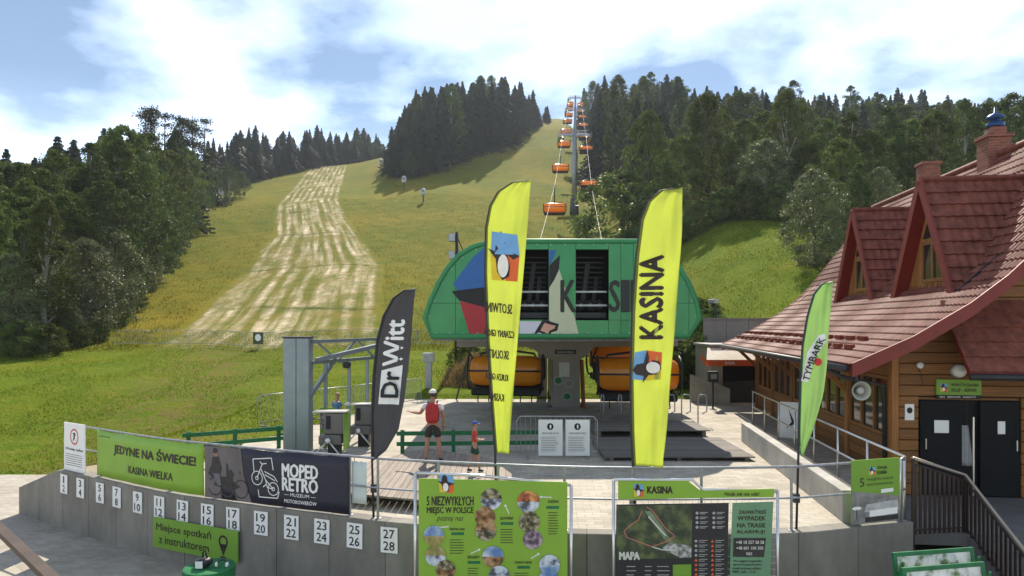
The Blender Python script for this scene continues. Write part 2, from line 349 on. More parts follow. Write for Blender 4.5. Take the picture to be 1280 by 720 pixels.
def terrain(x, y):
    x = np.asarray(x, float); y = np.asarray(y, float)
    zl = np.interp(y, YL, ZLf); zc = np.interp(y, YC, ZCf); zr = np.interp(y, YR, ZRf)
    s = smooth(-72, -12, x); z = zl * (1 - s) + zc * s
    r = smooth(8, 24, x - 0.06 * np.maximum(y - 30, 0)); z = z * (1 - r) + zr * r
    z = z + (0.35 * np.sin(x * 0.21 + y * 0.07) + 0.25 * np.sin(x * 0.09 - y * 0.13 + 1)) * smooth(40, 90, y)
    z = z + 0.05 * np.sin(x * 0.8 + 1.3 * np.sin(y * 0.5)) * smooth(24, 34, y)
    t = smooth(-10.8, -12.3, x) * smooth(34, 21.5, y); z = z - 1.5 * t
    z = np.where((x < -12.2) & (y < 21.6), -1.5, z)
    wy = np.interp(x, wall_x, wall_y); d = y - wy
    inside = (x > -12.0)
    z = np.where(inside, z * 1.0 + (-1.55 - z) * (1 - smooth(0.25, 1.0, d)), z)
    # the plaza slab and the building stand on a lowered bed
    left = np.interp(y, [12, 15, 19, 24, 31.6, 32.4], [-7.0, -7.6, -8.0, -6.6, -5.2, -5.0]); bed = (x > left + 0.3) & (y < 31.2) & (x < 14.5)
    z = np.where(bed & (z > -0.12), -0.12, z)
    z = np.where((x > 7.2) & (y < 30.0) & (x < 30), -1.6, z)
    return z
def tz(x, y): return float(terrain(x, y))

ys = np.concatenate([np.linspace(11.0, 34, 70), np.geomspace(34.5, 700, 130)])
ss = np.sign(np.linspace(-1, 1, 181)) * np.abs(np.linspace(-1, 1, 181)) ** 1.25
GX = np.array([[s * (y * 1.15 + 26) for s in ss] for y in ys]); GY = np.repeat(ys[:, None], len(ss), 1); GZ = terrain(GX, GY)
nv, nu = GX.shape
verts = np.stack([GX, GY, GZ], -1).reshape(-1, 3)
idx = np.arange(nv * nu).reshape(nv, nu)
faces = np.stack([idx[:-1, :-1], idx[:-1, 1:], idx[1:, 1:], idx[1:, :-1]], -1).reshape(-1, 4)
me = bpy.data.meshes.new('hillside_ground'); me.from_pydata(verts.tolist(), [], faces.tolist()); me.shade_smooth()
TY = [46, 50, 92, 120, 165, 270, 300, 330]; TL = [-25, -25.5, -36.5, -42.7, -58, -82, -87, -93]; TR = [-9, -10.2, -17.9, -28, -43, -67, -74, -82]
def mown_u(x, y):
    l = np.interp(y, TY, TL); r = np.interp(y, TY, TR); return (x - l) / (r - l)
u = np.where((GY > 44) & (GY < 335), mown_u(GX, GY), -2).clip(-2, 3)
edge = smooth(44, 48, GY)
a = me.attributes.new('mown', 'FLOAT', 'POINT'); a.data.foreach_set('value', u.reshape(-1).astype(np.float32))
a = me.attributes.new('mow_on', 'FLOAT', 'POINT'); a.data.foreach_set('value', (edge * (GY < 335)).reshape(-1).astype(np.float32))
lawn = np.maximum(1 - smooth(40, 52, GY), smooth(9, 16, GX - 0.06 * GY) * (1 - smooth(70, 90, GY)))
a = me.attributes.new('lawn', 'FLOAT', 'POINT'); a.data.foreach_set('value', lawn.reshape(-1).astype(np.float32))
trail = 0.8 * np.exp(-((GY - 19.5) / 3.0) ** 2) * (GX < -8) + np.exp(-((GX + 15 + 0.25 * (GY - 30)) / 3.5) ** 2) * (GY < 45)
a = me.attributes.new('dry', 'FLOAT', 'POINT'); a.data.foreach_set('value', trail.reshape(-1).astype(np.float32))

gm = bpy.data.materials.new('meadow'); gm.use_nodes = True; t = gm.node_tree; n = t.nodes; l = t.links
b = n['Principled BSDF']; b.inputs['Roughness'].default_value = 0.95; b.inputs['Specular IOR Level'].default_value = 0.04
tcn = n.new('ShaderNodeTexCoord'); OBJ = tcn.outputs['Object']
def gn(scale, det, sc=(1, 1, 1), rough=0.6):
    mp = n.new('ShaderNodeMapping'); mp.inputs['Scale'].default_value = sc; l.new(OBJ, mp.inputs[0])
    x = n.new('ShaderNodeTexNoise'); x.inputs['Scale'].default_value = scale; x.inputs['Detail'].default_value = det; x.inputs['Roughness'].default_value = rough; l.new(mp.outputs[0], x.inputs[0]); return x.outputs[0]
def gr(v, stops):
    r = n.new('ShaderNodeValToRGB'); e = r.color_ramp.elements
    while len(e) < len(stops): e.new(0.5)
    for q, (p, c) in zip(e, stops): q.position = p; q.color = tuple(c) + (1,)
    l.new(v, r.inputs[0]); return r.outputs[0]
def gmix(fac, a_, b_, mode='MIX'):
    m = n.new('ShaderNodeMix'); m.data_type = 'RGBA'; m.blend_type = mode
    for s_, v in ((m.inputs[0], fac), (m.inputs[6], a_), (m.inputs[7], b_)):
        if isinstance(v, (int, float)): s_.default_value = v
        elif isinstance(v, tuple): s_.default_value = v + (1,)
        else: l.new(v, s_)
    return m.outputs[2]
def gmath(op, a_, b_=None):
    m = n.new('ShaderNodeMath'); m.operation = op
    for i, v in enumerate((a_, b_)):
        if v is None: continue
        if isinstance(v, (int, float)): m.inputs[i].default_value = v
        else: l.new(v, m.inputs[i])
    return m.outputs[0]
def gat(name):
    x = n.new('ShaderNodeAttribute'); x.attribute_name = name; return x.outputs['Fac']
big = gn(0.045, 5); mid = gn(0.35, 6); fine = gn(6, 5, rough=0.75); fine2 = gn(1.6, 6, rough=0.7)
meadow_c = gr(big, [(0.36, (0.085, 0.12, 0.012)), (0.5, (0.14, 0.145, 0.016)), (0.64, (0.26, 0.18, 0.022))])
meadow_c = gmix(0.55, meadow_c, gr(mid, [(0.3, (0.085, 0.12, 0.012)), (0.7, (0.24, 0.18, 0.022))]))
lawn_c = gr(mid, [(0.3, (0.08, 0.14, 0.010)), (0.55, (0.13, 0.18, 0.014)), (0.72, (0.20, 0.18, 0.022))])
lawn_c = gmix(0.35, lawn_c, gr(fine2, [(0.35, (0.08, 0.13, 0.012)), (0.7, (0.22, 0.19, 0.035))]))
base = gmix(gat('lawn'), meadow_c, lawn_c)
uu = gat('mown')
# swaths run uphill: seven rows across the mown strip, broken up along their length
wob = gmath('MULTIPLY', gmath('SUBTRACT', gn(0.10, 3), 0.5), 0.06)
row = gmath('FRACT', gmath('MULTIPLY', gmath('ADD', uu, wob), 9.0))
rowm = gmath('SUBTRACT', 1.0, gmath('MULTIPLY', gmath('ABSOLUTE', gmath('SUBTRACT', row, 0.5)), 3.2))
brk = gr(gn(0.22, 7, (1, 0.5, 1), 0.8), [(0.42, (0.0, 0.0, 0.0)), (0.62, (1, 1, 1))])
sw = gmath('MULTIPLY', gmath('MAXIMUM', rowm, 0.0), gmath('ADD', gmath('MULTIPLY', fine2, 1.6), 0.25))
cst = n.new('ShaderNodeCombineXYZ'); l.new(gmath('MULTIPLY', uu, 13.0), cst.inputs[0]); spy = n.new('ShaderNodeSeparateXYZ'); l.new(OBJ, spy.inputs[0]); l.new(gmath('MULTIPLY', spy.outputs[1], 0.045), cst.inputs[1])
stn = n.new('ShaderNodeTexNoise'); stn.inputs['Scale'].default_value = 1.0; stn.inputs['Detail'].default_value = 5; stn.inputs['Roughness'].default_value = 0.55; l.new(cst.outputs[0], stn.inputs[0])
streak = gr(stn.outputs[0], [(0.46, (0, 0, 0)), (0.60, (1, 1, 1))])
sw = gmath('MULTIPLY', gmath('ADD', gmath('MULTIPLY', sw, 0.6), gmath('MULTIPLY', streak, 0.75)), gmath('ADD', gmath('MULTIPLY', brk, 0.8), 0.1))
edgn = gmath('MULTIPLY', gmath('SUBTRACT', gn(0.5, 4), 0.5), 0.12)
ue = gmath('ADD', uu, edgn)
ins = gmath('MULTIPLY', gr(ue, [(0.0, (0, 0, 0)), (0.03, (1, 1, 1))]), gr(ue, [(0.97, (1, 1, 1)), (1.0, (0, 0, 0))]))
ins = gmath('MULTIPLY', ins, gat('mow_on'))
mown_c = gmix(gmath('MINIMUM', sw, 1.0), gr(mid, [(0.3, (0.10, 0.13, 0.02)), (0.7, (0.23, 0.175, 0.05))]), (0.74, 0.57, 0.58))
spx = n.new('ShaderNodeSeparateXYZ'); l.new(OBJ, spx.inputs[0])
yw = gmath('ADD', gmath('ADD', spx.outputs[1], gmath('MULTIPLY', spx.outputs[0], 0.05)), gmath('MULTIPLY', gn(0.10, 4), 9.0))
dl = gmath('FRACT', gmath('DIVIDE', yw, 27.0)); dline = gr(gmath('ABSOLUTE', gmath('SUBTRACT', dl, 0.5)), [(0.0, (1, 1, 1)), (0.012, (0.8, 0.8, 0.8)), (0.03, (0, 0, 0))])
dline = gmath('MULTIPLY', dline, gr(gn(0.3, 4, rough=0.7), [(0.42, (0.15, 0.15, 0.15)), (0.6, (0.9, 0.9, 0.9))]))
mown_c = gmix(dline, mown_c, (0.05, 0.075, 0.012))
base = gmix(ins, base, mown_c)
base = gmix(gmath('MULTIPLY', gat('dry'), gr(fine2, [(0.4, (0, 0, 0)), (0.6, (0.9, 0.9, 0.9))])), base, (0.17, 0.13, 0.06))
base = gmix(1.0, base, (0.88, 0.93, 0.66), 'MULTIPLY')
base = gmix(0.55, base, gr(fine, [(0.25, (0.55, 0.55, 0.55)), (0.75, (1.35, 1.35, 1.3))]), 'MULTIPLY')
l.new(base, b.inputs['Base Color'])
bp = n.new('ShaderNodeBump'); bp.inputs['Strength'].default_value = 0.7; bp.inputs['Distance'].default_value = 0.15; l.new(gmath('ADD', fine, gmath('MULTIPLY', fine2, 2.0)), bp.inputs['Height']); l.new(bp.outputs[0], b.inputs['Normal'])
me.materials.append(gm)
tag(link('hillside_ground', me), 'grassy ski slope rising behind the lift station with a mown strip', None, kind='structure')

# lower paved yard in front of the wall
LP = paving('yard_pavers', (0.36, 0.33, 0.28), 0.24, 0.12, 0.75)
tag(MB().add([(-60, -30, ZL), (40, -30, ZL), (40, 21.7, ZL), (-60, 21.7, ZL)], [(0, 1, 2, 3)]).build('lower_pavement', LP), kind='structure')
# plaza
PLZ = paving('plaza_pavers', (0.40, 0.365, 0.305), 0.3, 0.15, 0.72, rot=0.06)
front = [(p.x, p.y + 0.28) for p in WALL.p if p.x > -7.0]
poly = front + [(7.15, 12.3), (7.4, 14.9), (8.6, 15.3), (10.4, 28.5), (14.0, 28.5), (14.0, 32.4), (-5.0, 32.4), (-5.2, 31.6), (-6.6, 24), (-8.0, 19), (-7.6, 15)]
tag(MB().prism(poly, lambda a, b_, t: (a, b_, -0.1 + 0.1 * t)).build('plaza_pavement', PLZ), kind='structure')
# lit strip of ground just behind the parapet on the left
def strip(tt, k): return WALL.off(tt * WALL.s_px(330), 0.28 + 1.1 * k, -0.012 - 0.02 * k - 0.75 * max(0, 1 - tt * WALL.s_px(330) / 2.2))
tag(MB().grid(40, 2, strip).build('gravel_verge', pm('gravel', (0.24, 0.20, 0.14), 0.9, 0.35, 30, 0.4)), kind='structure')

# ---------------------------------------------------------------- grass blades (one mass on the near lawn, one on the meadow)
def grass(name, n_, xr, yr, h, w, col, label, ok, seed):
    g = np.random.default_rng(seed); x = g.uniform(*xr, n_); y = yr[0] + (yr[1] - yr[0]) * g.random(n_) ** 1.4
    k = ok(x, y); x = x[k]; y = y[k]; z = terrain(x, y); m = len(x)
    a_ = g.uniform(0, 6.283, m); hh = h * g.uniform(0.5, 1.4, m) * (0.6 + 0.8 * (np.sin(x * 0.9) * np.sin(y * 0.7) > -0.2)); ww = w * g.uniform(0.6, 1.4, m)
    dx = np.cos(a_) * ww; dy = np.sin(a_) * ww; lx = g.normal(0, 0.4, m) * hh; ly = g.normal(0, 0.4, m) * hh
    v = np.stack([np.stack([x - dx, y - dy, z - 0.02], 1), np.stack([x + dx, y + dy, z - 0.02], 1), np.stack([x + lx, y + ly, z + hh], 1)], 1).reshape(-1, 3)
    me = bpy.data.meshes.new(name); me.vertices.add(3 * m); me.vertices.foreach_set('co', v.reshape(-1).astype(np.float32))
    me.loops.add(3 * m); me.loops.foreach_set('vertex_index', np.arange(3 * m, dtype=np.int32)); me.polygons.add(m)
    me.polygons.foreach_set('loop_start', np.arange(0, 3 * m, 3, dtype=np.int32)); me.update(calc_edges=True)
    at = me.attributes.new('tint', 'FLOAT', 'POINT'); tv = np.clip(0.5 + 0.25 * np.sin(x * 0.6 + 1) * np.sin(y * 0.4) + g.normal(0, 0.22, m), 0, 1)
    at.data.foreach_set('value', np.repeat(tv, 3).astype(np.float32)); me.materials.append(col)
    return tag(link(name, me), label, 'grass', kind='stuff')
def lawn_ok(x, y):
    left = np.interp(y, [12, 15, 19, 24, 31.6, 32.4], [-7.0, -7.6, -8.0, -6.6, -5.2, -5.0])
    return ((x < left - 0.1) | (y > 32.6)) & (y - np.interp(x, wall_x, wall_y) > 1.2) & ((x > -12.8) | (y > 21.8)) & ((x < 8) | (y > 33.5)) & (np.abs(x) < y * 0.80 + 1)
grass('lawn_grass', 170000, (-38, 6), (14, 52), 0.055, 0.02, foliage('lawn_blades', (0.112, 0.15, 0.012), 0.45, 0.9, 0.05), 'short green lawn grass at the foot of the slope', lawn_ok, 3)
def bank_ok(x, y): return (x > 8 + 0.06 * (y - 30)) & (y > 34.5) & (x < y * 0.6)
grass('bank_grass', 60000, (8, 34), (34, 82), 0.10, 0.03, MATS['lawn_blades'], 'green grass on the bank behind the red roof', bank_ok, 5)
def mead_ok(x, y):
    um = mown_u(x, y); out = (um < -0.03) | (um > 1.02); return out & (np.abs(x) < y * 0.8) & (x < 7 + 0.06 * y)
grass('meadow_grass', 170000, (-90, 40), (44, 170), 0.13, 0.035, foliage('meadow_blades', (0.13, 0.122, 0.015), 0.45, 0.9, 0.05), 'tall yellowish meadow grass on the ski slope', mead_ok, 4)

# ---------------------------------------------------------------- retaining wall with its concrete panels
rw = thing('retaining_wall', 'long curved concrete retaining wall with numbered plates', 'wall', (0, 0, 0))
def wall_top(s_): return -0.0 if s_ > 2.2 else -0.72 + 0.72 * s_ / 2.2
npan = 18; step = WALL.len / npan
for i in range(npan):
    m = MB(); s0, s1 = i * step + 0.006, (i + 1) * step - 0.006
    def face(uu_, k, o0, o1): pass
    nseg = 4; vs = []; dz = R.uniform(-0.002, 0.002); do = R.uniform(0, 0.006)
    for j in range(nseg + 1):
        s_ = s0 + (s1 - s0) * j / nseg; zt = wall_top(s_)
        vs += [WALL.off(s_, do, ZL - 0.3), WALL.off(s_, do, zt - 0.012), WALL.off(s_, do + 0.012, zt + dz), WALL.off(s_, 0.30, zt + dz), WALL.off(s_, 0.30, ZL - 0.3)]
    fs = []
    for j in range(nseg):
        for k in range(5): fs.append((j * 5 + k, (j + 1) * 5 + k, (j + 1) * 5 + (k + 1) % 5, j * 5 + (k + 1) % 5))
    fs += [(0, 1, 2, 3, 4), tuple(nseg * 5 + k for k in (4, 3, 2, 1, 0))]
    m.add(vs, fs).build('concrete_panel', CONC, rw)
vs = []; fs = []
for j in range(73):
    s_ = 0.02 + (WALL.len - 0.04) * j / 72; zt = wall_top(s_) - 0.01; vs += [WALL.off(s_, 0.03, ZL - 0.3), WALL.off(s_, 0.03, zt), WALL.off(s_, 0.28, zt), WALL.off(s_, 0.28, ZL - 0.3)]
for j in range(72):
    for k in range(4): fs.append((j * 4 + k, (j + 1) * 4 + k, (j + 1) * 4 + (k + 1) % 4, j * 4 + (k + 1) % 4))
MB().add(vs, fs + [(0, 1, 2, 3), (288, 289, 290, 291)]).build('core', pm('joint_dark', (0.07, 0.068, 0.06), 0.9), rw)
# wall return on the right end
MB().box(6.86, 7.12, 11.95, 14.9, ZL - 0.3, -0.004).build('concrete_panel', CONC, rw)

NUM = 'zero one two three four five six seven eight nine ten eleven twelve thirteen fourteen fifteen sixteen seventeen eighteen nineteen twenty twenty-one twenty-two twenty-three twenty-four twenty-five twenty-six twenty-seven twenty-eight'.split()
# number plates: two numbers each, hung in a row along the wall
for i, px in enumerate([81, 101.5, 126, 147, 173, 200, 229, 260, 292, 327, 365, 403, 444, 487]):
    s_ = WALL.s_px(px); a_, b_ = 2 * i + 1, 2 * i + 2; tl = R.uniform(-0.02, 0.02)
    pt = thing('number_plate', 'white number plate reading %s above %s on the concrete wall' % (NUM[a_], NUM[b_]), 'plate', WALL.off(s_, -0.012, -0.31), 0, 'number plates along the concrete wall')
    p0, d = WALL.at(s_); pt.rotation_euler = (0, tl, math.atan2(d.y, d.x))
    MB().box(-0.165, 0.165, -0.012, 0.0, -0.225, 0.225).build('panel', WHITE, pt)
    m = MB(); ff = lambda x, y: (x, -0.0155, y)
    for k, q in enumerate((a_, b_)):
        w_ = 0.045 if q == 1 else 0.105 if q < 10 else 0.15 if q == 11 else 0.215
        lettering(m, str(q), -w_ / 2, 0.03 - k * 0.21, w_, 0.155, ff, 0.012)
    m.build('lettering', BLACK, pt)
def multi(name, layers, parent):                                   # flat print of several inks as one mesh
    vs, fs, mi, mats = [], [], [], []
    for mb, mt in layers:
        k = len(vs); vs += mb.v; fs += [tuple(i + k for i in f) for f in mb.f]; mi += [len(mats)] * len(mb.f); mats.append(mt)
    me = bpy.data.meshes.new(name); me.from_pydata(vs, [], fs)
    for m in mats: me.materials.append(m)
    me.polygons.foreach_set('material_index', mi); me.update(); return link(name, me, parent)
def flat(poly, f): return MB().add([f(a, b) for a, b in poly], [tuple(range(len(poly)))])
def ell(cx, cy, rx, ry, n=20, a0=0, rot=0):
    return [(cx + rx * math.cos(2 * math.pi * k / n) * math.cos(rot) - ry * math.sin(2 * math.pi * k / n) * math.sin(rot), cy + rx * math.cos(2 * math.pi * k / n) * math.sin(rot) + ry * math.sin(2 * math.pi * k / n) * math.cos(rot)) for k in range(n)]
SKYB = pm('emblem_sky_blue', (0.16, 0.36, 0.62), 0.5, 0.1, 4)
ORNG = pm('emblem_orange', (0.7, 0.12, 0.02), 0.5, 0.1, 4)
CREAM = pm('emblem_white', (0.78, 0.76, 0.68), 0.5, 0.1, 4)
INK = pm('brown_black_ink', (0.03, 0.018, 0.015), 0.5, 0.1, 4)
def emblem(parent, x, y, w, h, fz, turn=0, name='emblem'):
    """colour patches, a black pointed shape and a white oval; fz(a, b, lift) -> point"""
    def T(poly):
        out = []
        for a, b in poly:
            a -= 0.5; b -= 0.5
            for _ in range(turn): a, b = b, -a
            out.append((x + (a + 0.5) * w, y + (b + 0.5) * h))
        return out
    f0 = lambda a, b: fz(a, b, 0.0); f1 = lambda a, b: fz(a, b, 0.002); f2 = lambda a, b: fz(a, b, 0.004)
    return multi(name, [(flat(T([(0.08, 0.55), (0.12, 0.98), (0.92, 0.90), (0.98, 0.52)]), f0), SKYB), (flat(T([(0.5, 0.54), (0.98, 0.51), (0.92, 0.02), (0.55, 0.04)]), f0), ORNG),
                        (flat(T([(0.08, 0.54), (0.5, 0.54), (0.55, 0.04), (0.12, 0.06)]), f0), YEL),
                        (flat(T([(0.0, 0.66), (0.22, 0.60), (0.26, 0.86), (0.40, 0.98), (0.56, 0.84), (0.60, 0.60), (1.0, 0.50), (0.70, 0.40), (0.66, 0.12), (0.45, 0.05), (0.28, 0.22), (0.24, 0.46)]), f1), INK),
                        (flat(T(ell(0.47, 0.32, 0.17, 0.22, 16)), f2), CREAM)], parent)

# ---------------------------------------------------------------- parapet railing along the wall
rl = thing('front_railing', 'steel two rail railing along the top of the front wall', 'railing', (0, 0, 0))
for z, r in ((1.08, 0.024), (0.55, 0.018)):
    s0 = WALL.s_px(75); MB().tube([WALL.off(s0 + (WALL.len - s0 - 0.05) * k / 60, 0.14, z) for k in range(61)], r, 6).build('rail', GALV, rl, True)
for px in (75.5, 118, 205, 262, 350, 432, 467, 545, 620.5, 705, 792, 880, 995, 1135):
    p = WALL.off(WALL.s_px(px), 0.14, 0)
    m = MB().tube([(p.x, p.y, -0.02), (p.x, p.y, 1.08)], 0.024, 8); m.box(p.x - 0.06, p.x + 0.06, p.y - 0.05, p.y + 0.05, -0.005, 0.012); m.build('post', GALV, rl)

# ---------------------------------------------------------------- banners tied to the railing, in front of the wall line
def banner(name, label, px0, px1, z0, z1, mat_, o=0.10):
    sa, sb = WALL.s_px(px0), WALL.s_px(px1); base = WALL.off((sa + sb) / 2, o, 0)
    e = thing(name, label, 'banner', base)
    ln = sb - sa
    def f(x, y, lift=0.0):
        sag = 0.012 * math.sin(x * 2.9) * (y - z0) + 0.006 * math.sin(7 * x + 3 * y)
        return WALL.off(sa + x, o - 0.006 - lift + sag, y) - base
    m = MB(); nx = max(8, int(ln / 0.15)); m.grid(nx, 5, lambda a, b: f(a * ln, z0 + (z1 - z0) * b - 0.02 * math.sin(math.pi * a * 3) ** 2 * b))
    ob = m.build('sheet', mat_, e, True); sm = ob.modifiers.new('thickness', 'SOLIDIFY'); sm.thickness = 0.006
    m2 = MB()
    for k in range(int(ln / 0.5) + 1):
        x = min(0.06 + k * 0.5, ln - 0.05); a = f(x, z1 - 0.02); b_ = WALL.off(sa + x, 0.14, 1.1) - base; m2.tube([a, b_], 0.006, 4)
    m2.build('ties', BLACK, e)
    return e, f, ln
NAVY = pm('navy_print', (0.018, 0.018, 0.035), 0.5, 0.1, 3)
e, f, ln = banner('green_banner', 'lime green banner with large dark lettering and a pin symbol, tied to the railing', 116, 250.5, 0.03, 1.07, LIME)
g = lambda x, y: f(x, y, 0.012)
letters(e, INK, 'JEDYNE NA ŚWIECIE!', 0.72, 0.56, ln - 0.95, 0.30, g, 0.028); letters(e, INK, 'KASINA WIELKA', 1.35, 0.24, 1.55, 0.16, g, 0.024); m = MB()
lettering(m, 'zeskanuj mnie', 0.10, 0.91, 0.45, 0.06, g); m.build('lettering', INK, e)
m = MB(); c = ell(1.22, 0.33, 0.05, 0.06, 14); m.add([g(a, b) for a, b in c] + [g(1.22, 0.20)], [tuple(range(14)), (9, 12, 14)]); m.build('pin_symbol', pm('pin_pale', (0.30, 0.42, 0.12), 0.5), e)
# portrait and black banner
PHOTO = pm('photo_backdrop', (0.13, 0.11, 0.115), 0.5, 0.25, 1.5)
e, f, ln = banner('moped_banner', 'black banner with a white moped drawing and a photo of two riders', 251.5, 433, 0.02, 1.07, NAVY)
g = lambda x, y: f(x, y, 0.012); g2 = lambda x, y: f(x, y, 0.016); g3 = lambda x, y: f(x, y, 0.020)
lay = [(flat([(0.01, 0.03), (1.22, 0.03), (1.02, 0.55), (0.95, 1.05), (0.01, 1.05)], g), PHOTO)]
def ring(cx, cy, r, t, f_, n_=20):
    mm = MB(); v = []
    for k in range(n_):
        a = 2 * math.pi * k / n_; v += [f_(cx + r * math.cos(a), cy + r * math.sin(a)), f_(cx + (r - t) * math.cos(a), cy + (r - t) * math.sin(a))]
    return mm.add(v, [(2 * k, 2 * ((k + 1) % n_), 2 * ((k + 1) % n_) + 1, 2 * k + 1) for k in range(n_)])
DK = pm('photo_dark', (0.03, 0.026, 0.028), 0.5, 0.3, 8); SK = pm('photo_skin', (0.30, 0.17, 0.12), 0.5, 0.2, 8); JEAN = pm('photo_jeans', (0.12, 0.12, 0.15), 0.5, 0.2, 8)
for cx in (0.28, 0.62, 0.96): lay.append((ring(cx, 0.26, 0.19, 0.03, g2), DK))
lay += [(flat([(0.25, 0.28), (0.35, 0.45), (0.6, 0.48), (0.95, 0.30), (0.7, 0.2)], g2), DK),
        (flat([(0.17, 0.62), (0.22, 0.84), (0.38, 0.86), (0.46, 0.62), (0.40, 0.50), (0.22, 0.50)], g2), DK), (flat(ell(0.30, 0.93, 0.05, 0.07, 12), g2), SK), (flat(ell(0.29, 0.97, 0.06, 0.06, 12), g3), DK),
        (flat([(0.22, 0.52), (0.42, 0.52), (0.46, 0.30), (0.36, 0.28)], g3), JEAN),
        (flat([(0.58, 0.50), (0.57, 0.80), (0.62, 0.86), (0.74, 0.86), (0.80, 0.78), (0.78, 0.50)], g2), DK), (flat([(0.78, 0.80), (0.96, 0.58), (0.92, 0.54), (0.76, 0.70)], g2), DK), (flat(ell(0.67, 0.93, 0.048, 0.07, 12), g2), SK), (flat([(0.63, 0.97), (0.71, 0.97), (0.70, 1.02), (0.64, 1.02)], g3), DK), (flat([(0.64, 0.62), (0.70, 0.62), (0.70, 0.84), (0.65, 0.84)], g3), JEAN),
        (flat([(0.60, 0.50), (0.76, 0.50), (0.74, 0.20), (0.66, 0.20)], g3), DK), (flat([(0.16, 0.64), (0.10, 0.50), (0.24, 0.42), (0.26, 0.48), (0.18, 0.54)], g3), DK)]
multi('rider_photo', lay, e)
letters(e, WHITE, 'MOPED', 1.98, 0.60, 0.80, 0.25, g, 0.035); letters(e, WHITE, 'RETRO', 1.98, 0.34, 0.80, 0.25, g, 0.035); m = MB(); lettering(m, '— MUZEUM —', 2.02, 0.24, 0.72, 0.06, g, 0.01); lettering(m, 'MOTOROWERÓW', 2.02, 0.11, 0.74, 0.085, g, 0.012)
m.build('lettering', WHITE, e)
m = MB()
def line(pts, t=0.018):
    for a, b in zip(pts, pts[1:]):
        d = Vector((b[0] - a[0], b[1] - a[1])); nn = Vector((-d.y, d.x)).normalized() * t / 2; m.add([g(a[0] + nn.x, a[1] + nn.y), g(b[0] + nn.x, b[1] + nn.y), g(b[0] - nn.x, b[1] - nn.y), g(a[0] - nn.x, a[1] - nn.y)], [(0, 1, 2, 3)])
line([(1.30, 0.62), (1.27, 0.88), (1.72, 0.93), (1.76, 0.70)]); line([(1.40, 0.30), (1.42, 0.16), (1.86, 0.17), (1.90, 0.30)])
for cx, cy, r in ((1.37, 0.52, 0.14), (1.76, 0.34, 0.13)):
    rr = ring(cx, cy, r, 0.016, g); m.add(rr.v, rr.f); rr = ring(cx, cy, 0.04, 0.014, g); m.add(rr.v, rr.f)
line([(1.37, 0.52), (1.50, 0.80), (1.60, 0.82)]); line([(1.50, 0.80), (1.44, 0.84)]); line([(1.47, 0.70), (1.58, 0.50), (1.76, 0.34)]); line([(1.55, 0.66), (1.78, 0.58), (1.86, 0.48)]); line([(1.58, 0.50), (1.62, 0.36), (1.74, 0.34)]); line([(1.56, 0.60), (1.80, 0.50)]); line([(1.60, 0.42), (1.52, 0.36)])
m.build('moped_drawing', WHITE, e)
# pale blank panel at the end of the banner
e, f, ln = banner('blank_sheet', 'plain pale sheet hanging on the railing beside the black banner', 433.5, 452, 0.22, 1.0, pm('pale_sheet', (0.55, 0.62, 0.60), 0.5, 0.06, 3), 0.16)

# ---------------------------------------------------------------- signs on the wall and the railing
def board(name, label, cat, px0, px1, z0, z1, o, mat_, th=0.02, rel=None):
    """upright flat panel on the wall path; returns empty and f(x, y, lift) in its local frame"""
    sa, sb = WALL.s_px(px0), WALL.s_px(px1); pa, pb = WALL.off(sa, o, 0), WALL.off(sb, o, 0); d = pb - pa
    e = thing(name, label, cat, (pa.x, pa.y, z0), math.atan2(d.y, d.x)); w = d.length
    MB().box(0, w, 0, th, 0, z1 - z0).build('panel', mat_, e)
    return e, (lambda x, y, lift=0.0: Vector((x, -0.003 - lift, y))), w, z1 - z0
e, f, w, h = board('prohibition_sign', 'white notice with a red ringed symbol at the end of the railing', 'sign', 75.5, 101.5, 0.0, 1.14, 0.08, WHITE)
m = MB(); r_ = ring(w / 2, h * 0.72, 0.19, 0.035, f, 24); m.add(r_.v, r_.f); m.build('red_ring', RED, e)
m = MB(); m.add([f(a, b) for a, b in ell(w / 2, h * 0.77, 0.03, 0.04, 10)], [tuple(range(10))])
for q in ([(-.03, .10), (.03, .10), (.02, -.06), (-.04, -.04)], [(-.10, .06), (-.02, .10), (-.02, .07)], [(.02, .09), (.10, .02), (.02, .05)], [(-.04, -.03), (.0, -.05), (-.08, -.12)], [(0, -.04), (.03, -.06), (.08, -.12)]):
    m.add([f(w / 2 + a, h * 0.72 + b) for a, b in q], [tuple(range(len(q)))])
lettering(m, 'Wstęp tylko', 0.08, h * 0.42, w - 0.16, 0.07, f, 0.02)
for k in range(6): m.add([f(0.08, h * (0.34 - k * 0.045)), f(w - R.uniform(0.08, 0.18), h * (0.34 - k * 0.045)), f(w - 0.12, h * (0.34 - k * 0.045) + 0.012), f(0.08, h * (0.34 - k * 0.045) + 0.012)], [(0, 1, 2, 3)])
m.build('lettering', BLACK, e)
e, f, w, h = board('meeting_point_sign', 'lime green meeting point sign with a dark map pin on the lower wall', 'sign', 197, 302, -1.12, -0.50, -0.10, LIME_D)
m = MB(); lettering(m, 'Miejsce spotkań', 0.10, h * 0.52, w * 0.66, h * 0.33, f, 0.012); lettering(m, 'z instruktorem', 0.18, h * 0.17, w * 0.60, h * 0.27, f, 0.012)
pc = (w * 0.84, h * 0.60); r_ = ring(pc[0], pc[1], 0.125, 0.045, f, 20); m.add(r_.v, r_.f)
m.add([f(pc[0] - 0.115, pc[1] - 0.05), f(pc[0] + 0.115, pc[1] - 0.05), f(pc[0], pc[1] - 0.29)], [(0, 2, 1)]); m.add([f(a, b) for a, b in ell(pc[0], pc[1] - 0.31, 0.09, 0.02, 12)], [tuple(range(12))])
m.build('lettering', INK, e)
e, f, w, h = board('apartment_poster', 'green and grey poster with a room photo at the right end of the railing', 'poster', 1068, 1128, 0.03, 1.14, 0.06, LIME_D)
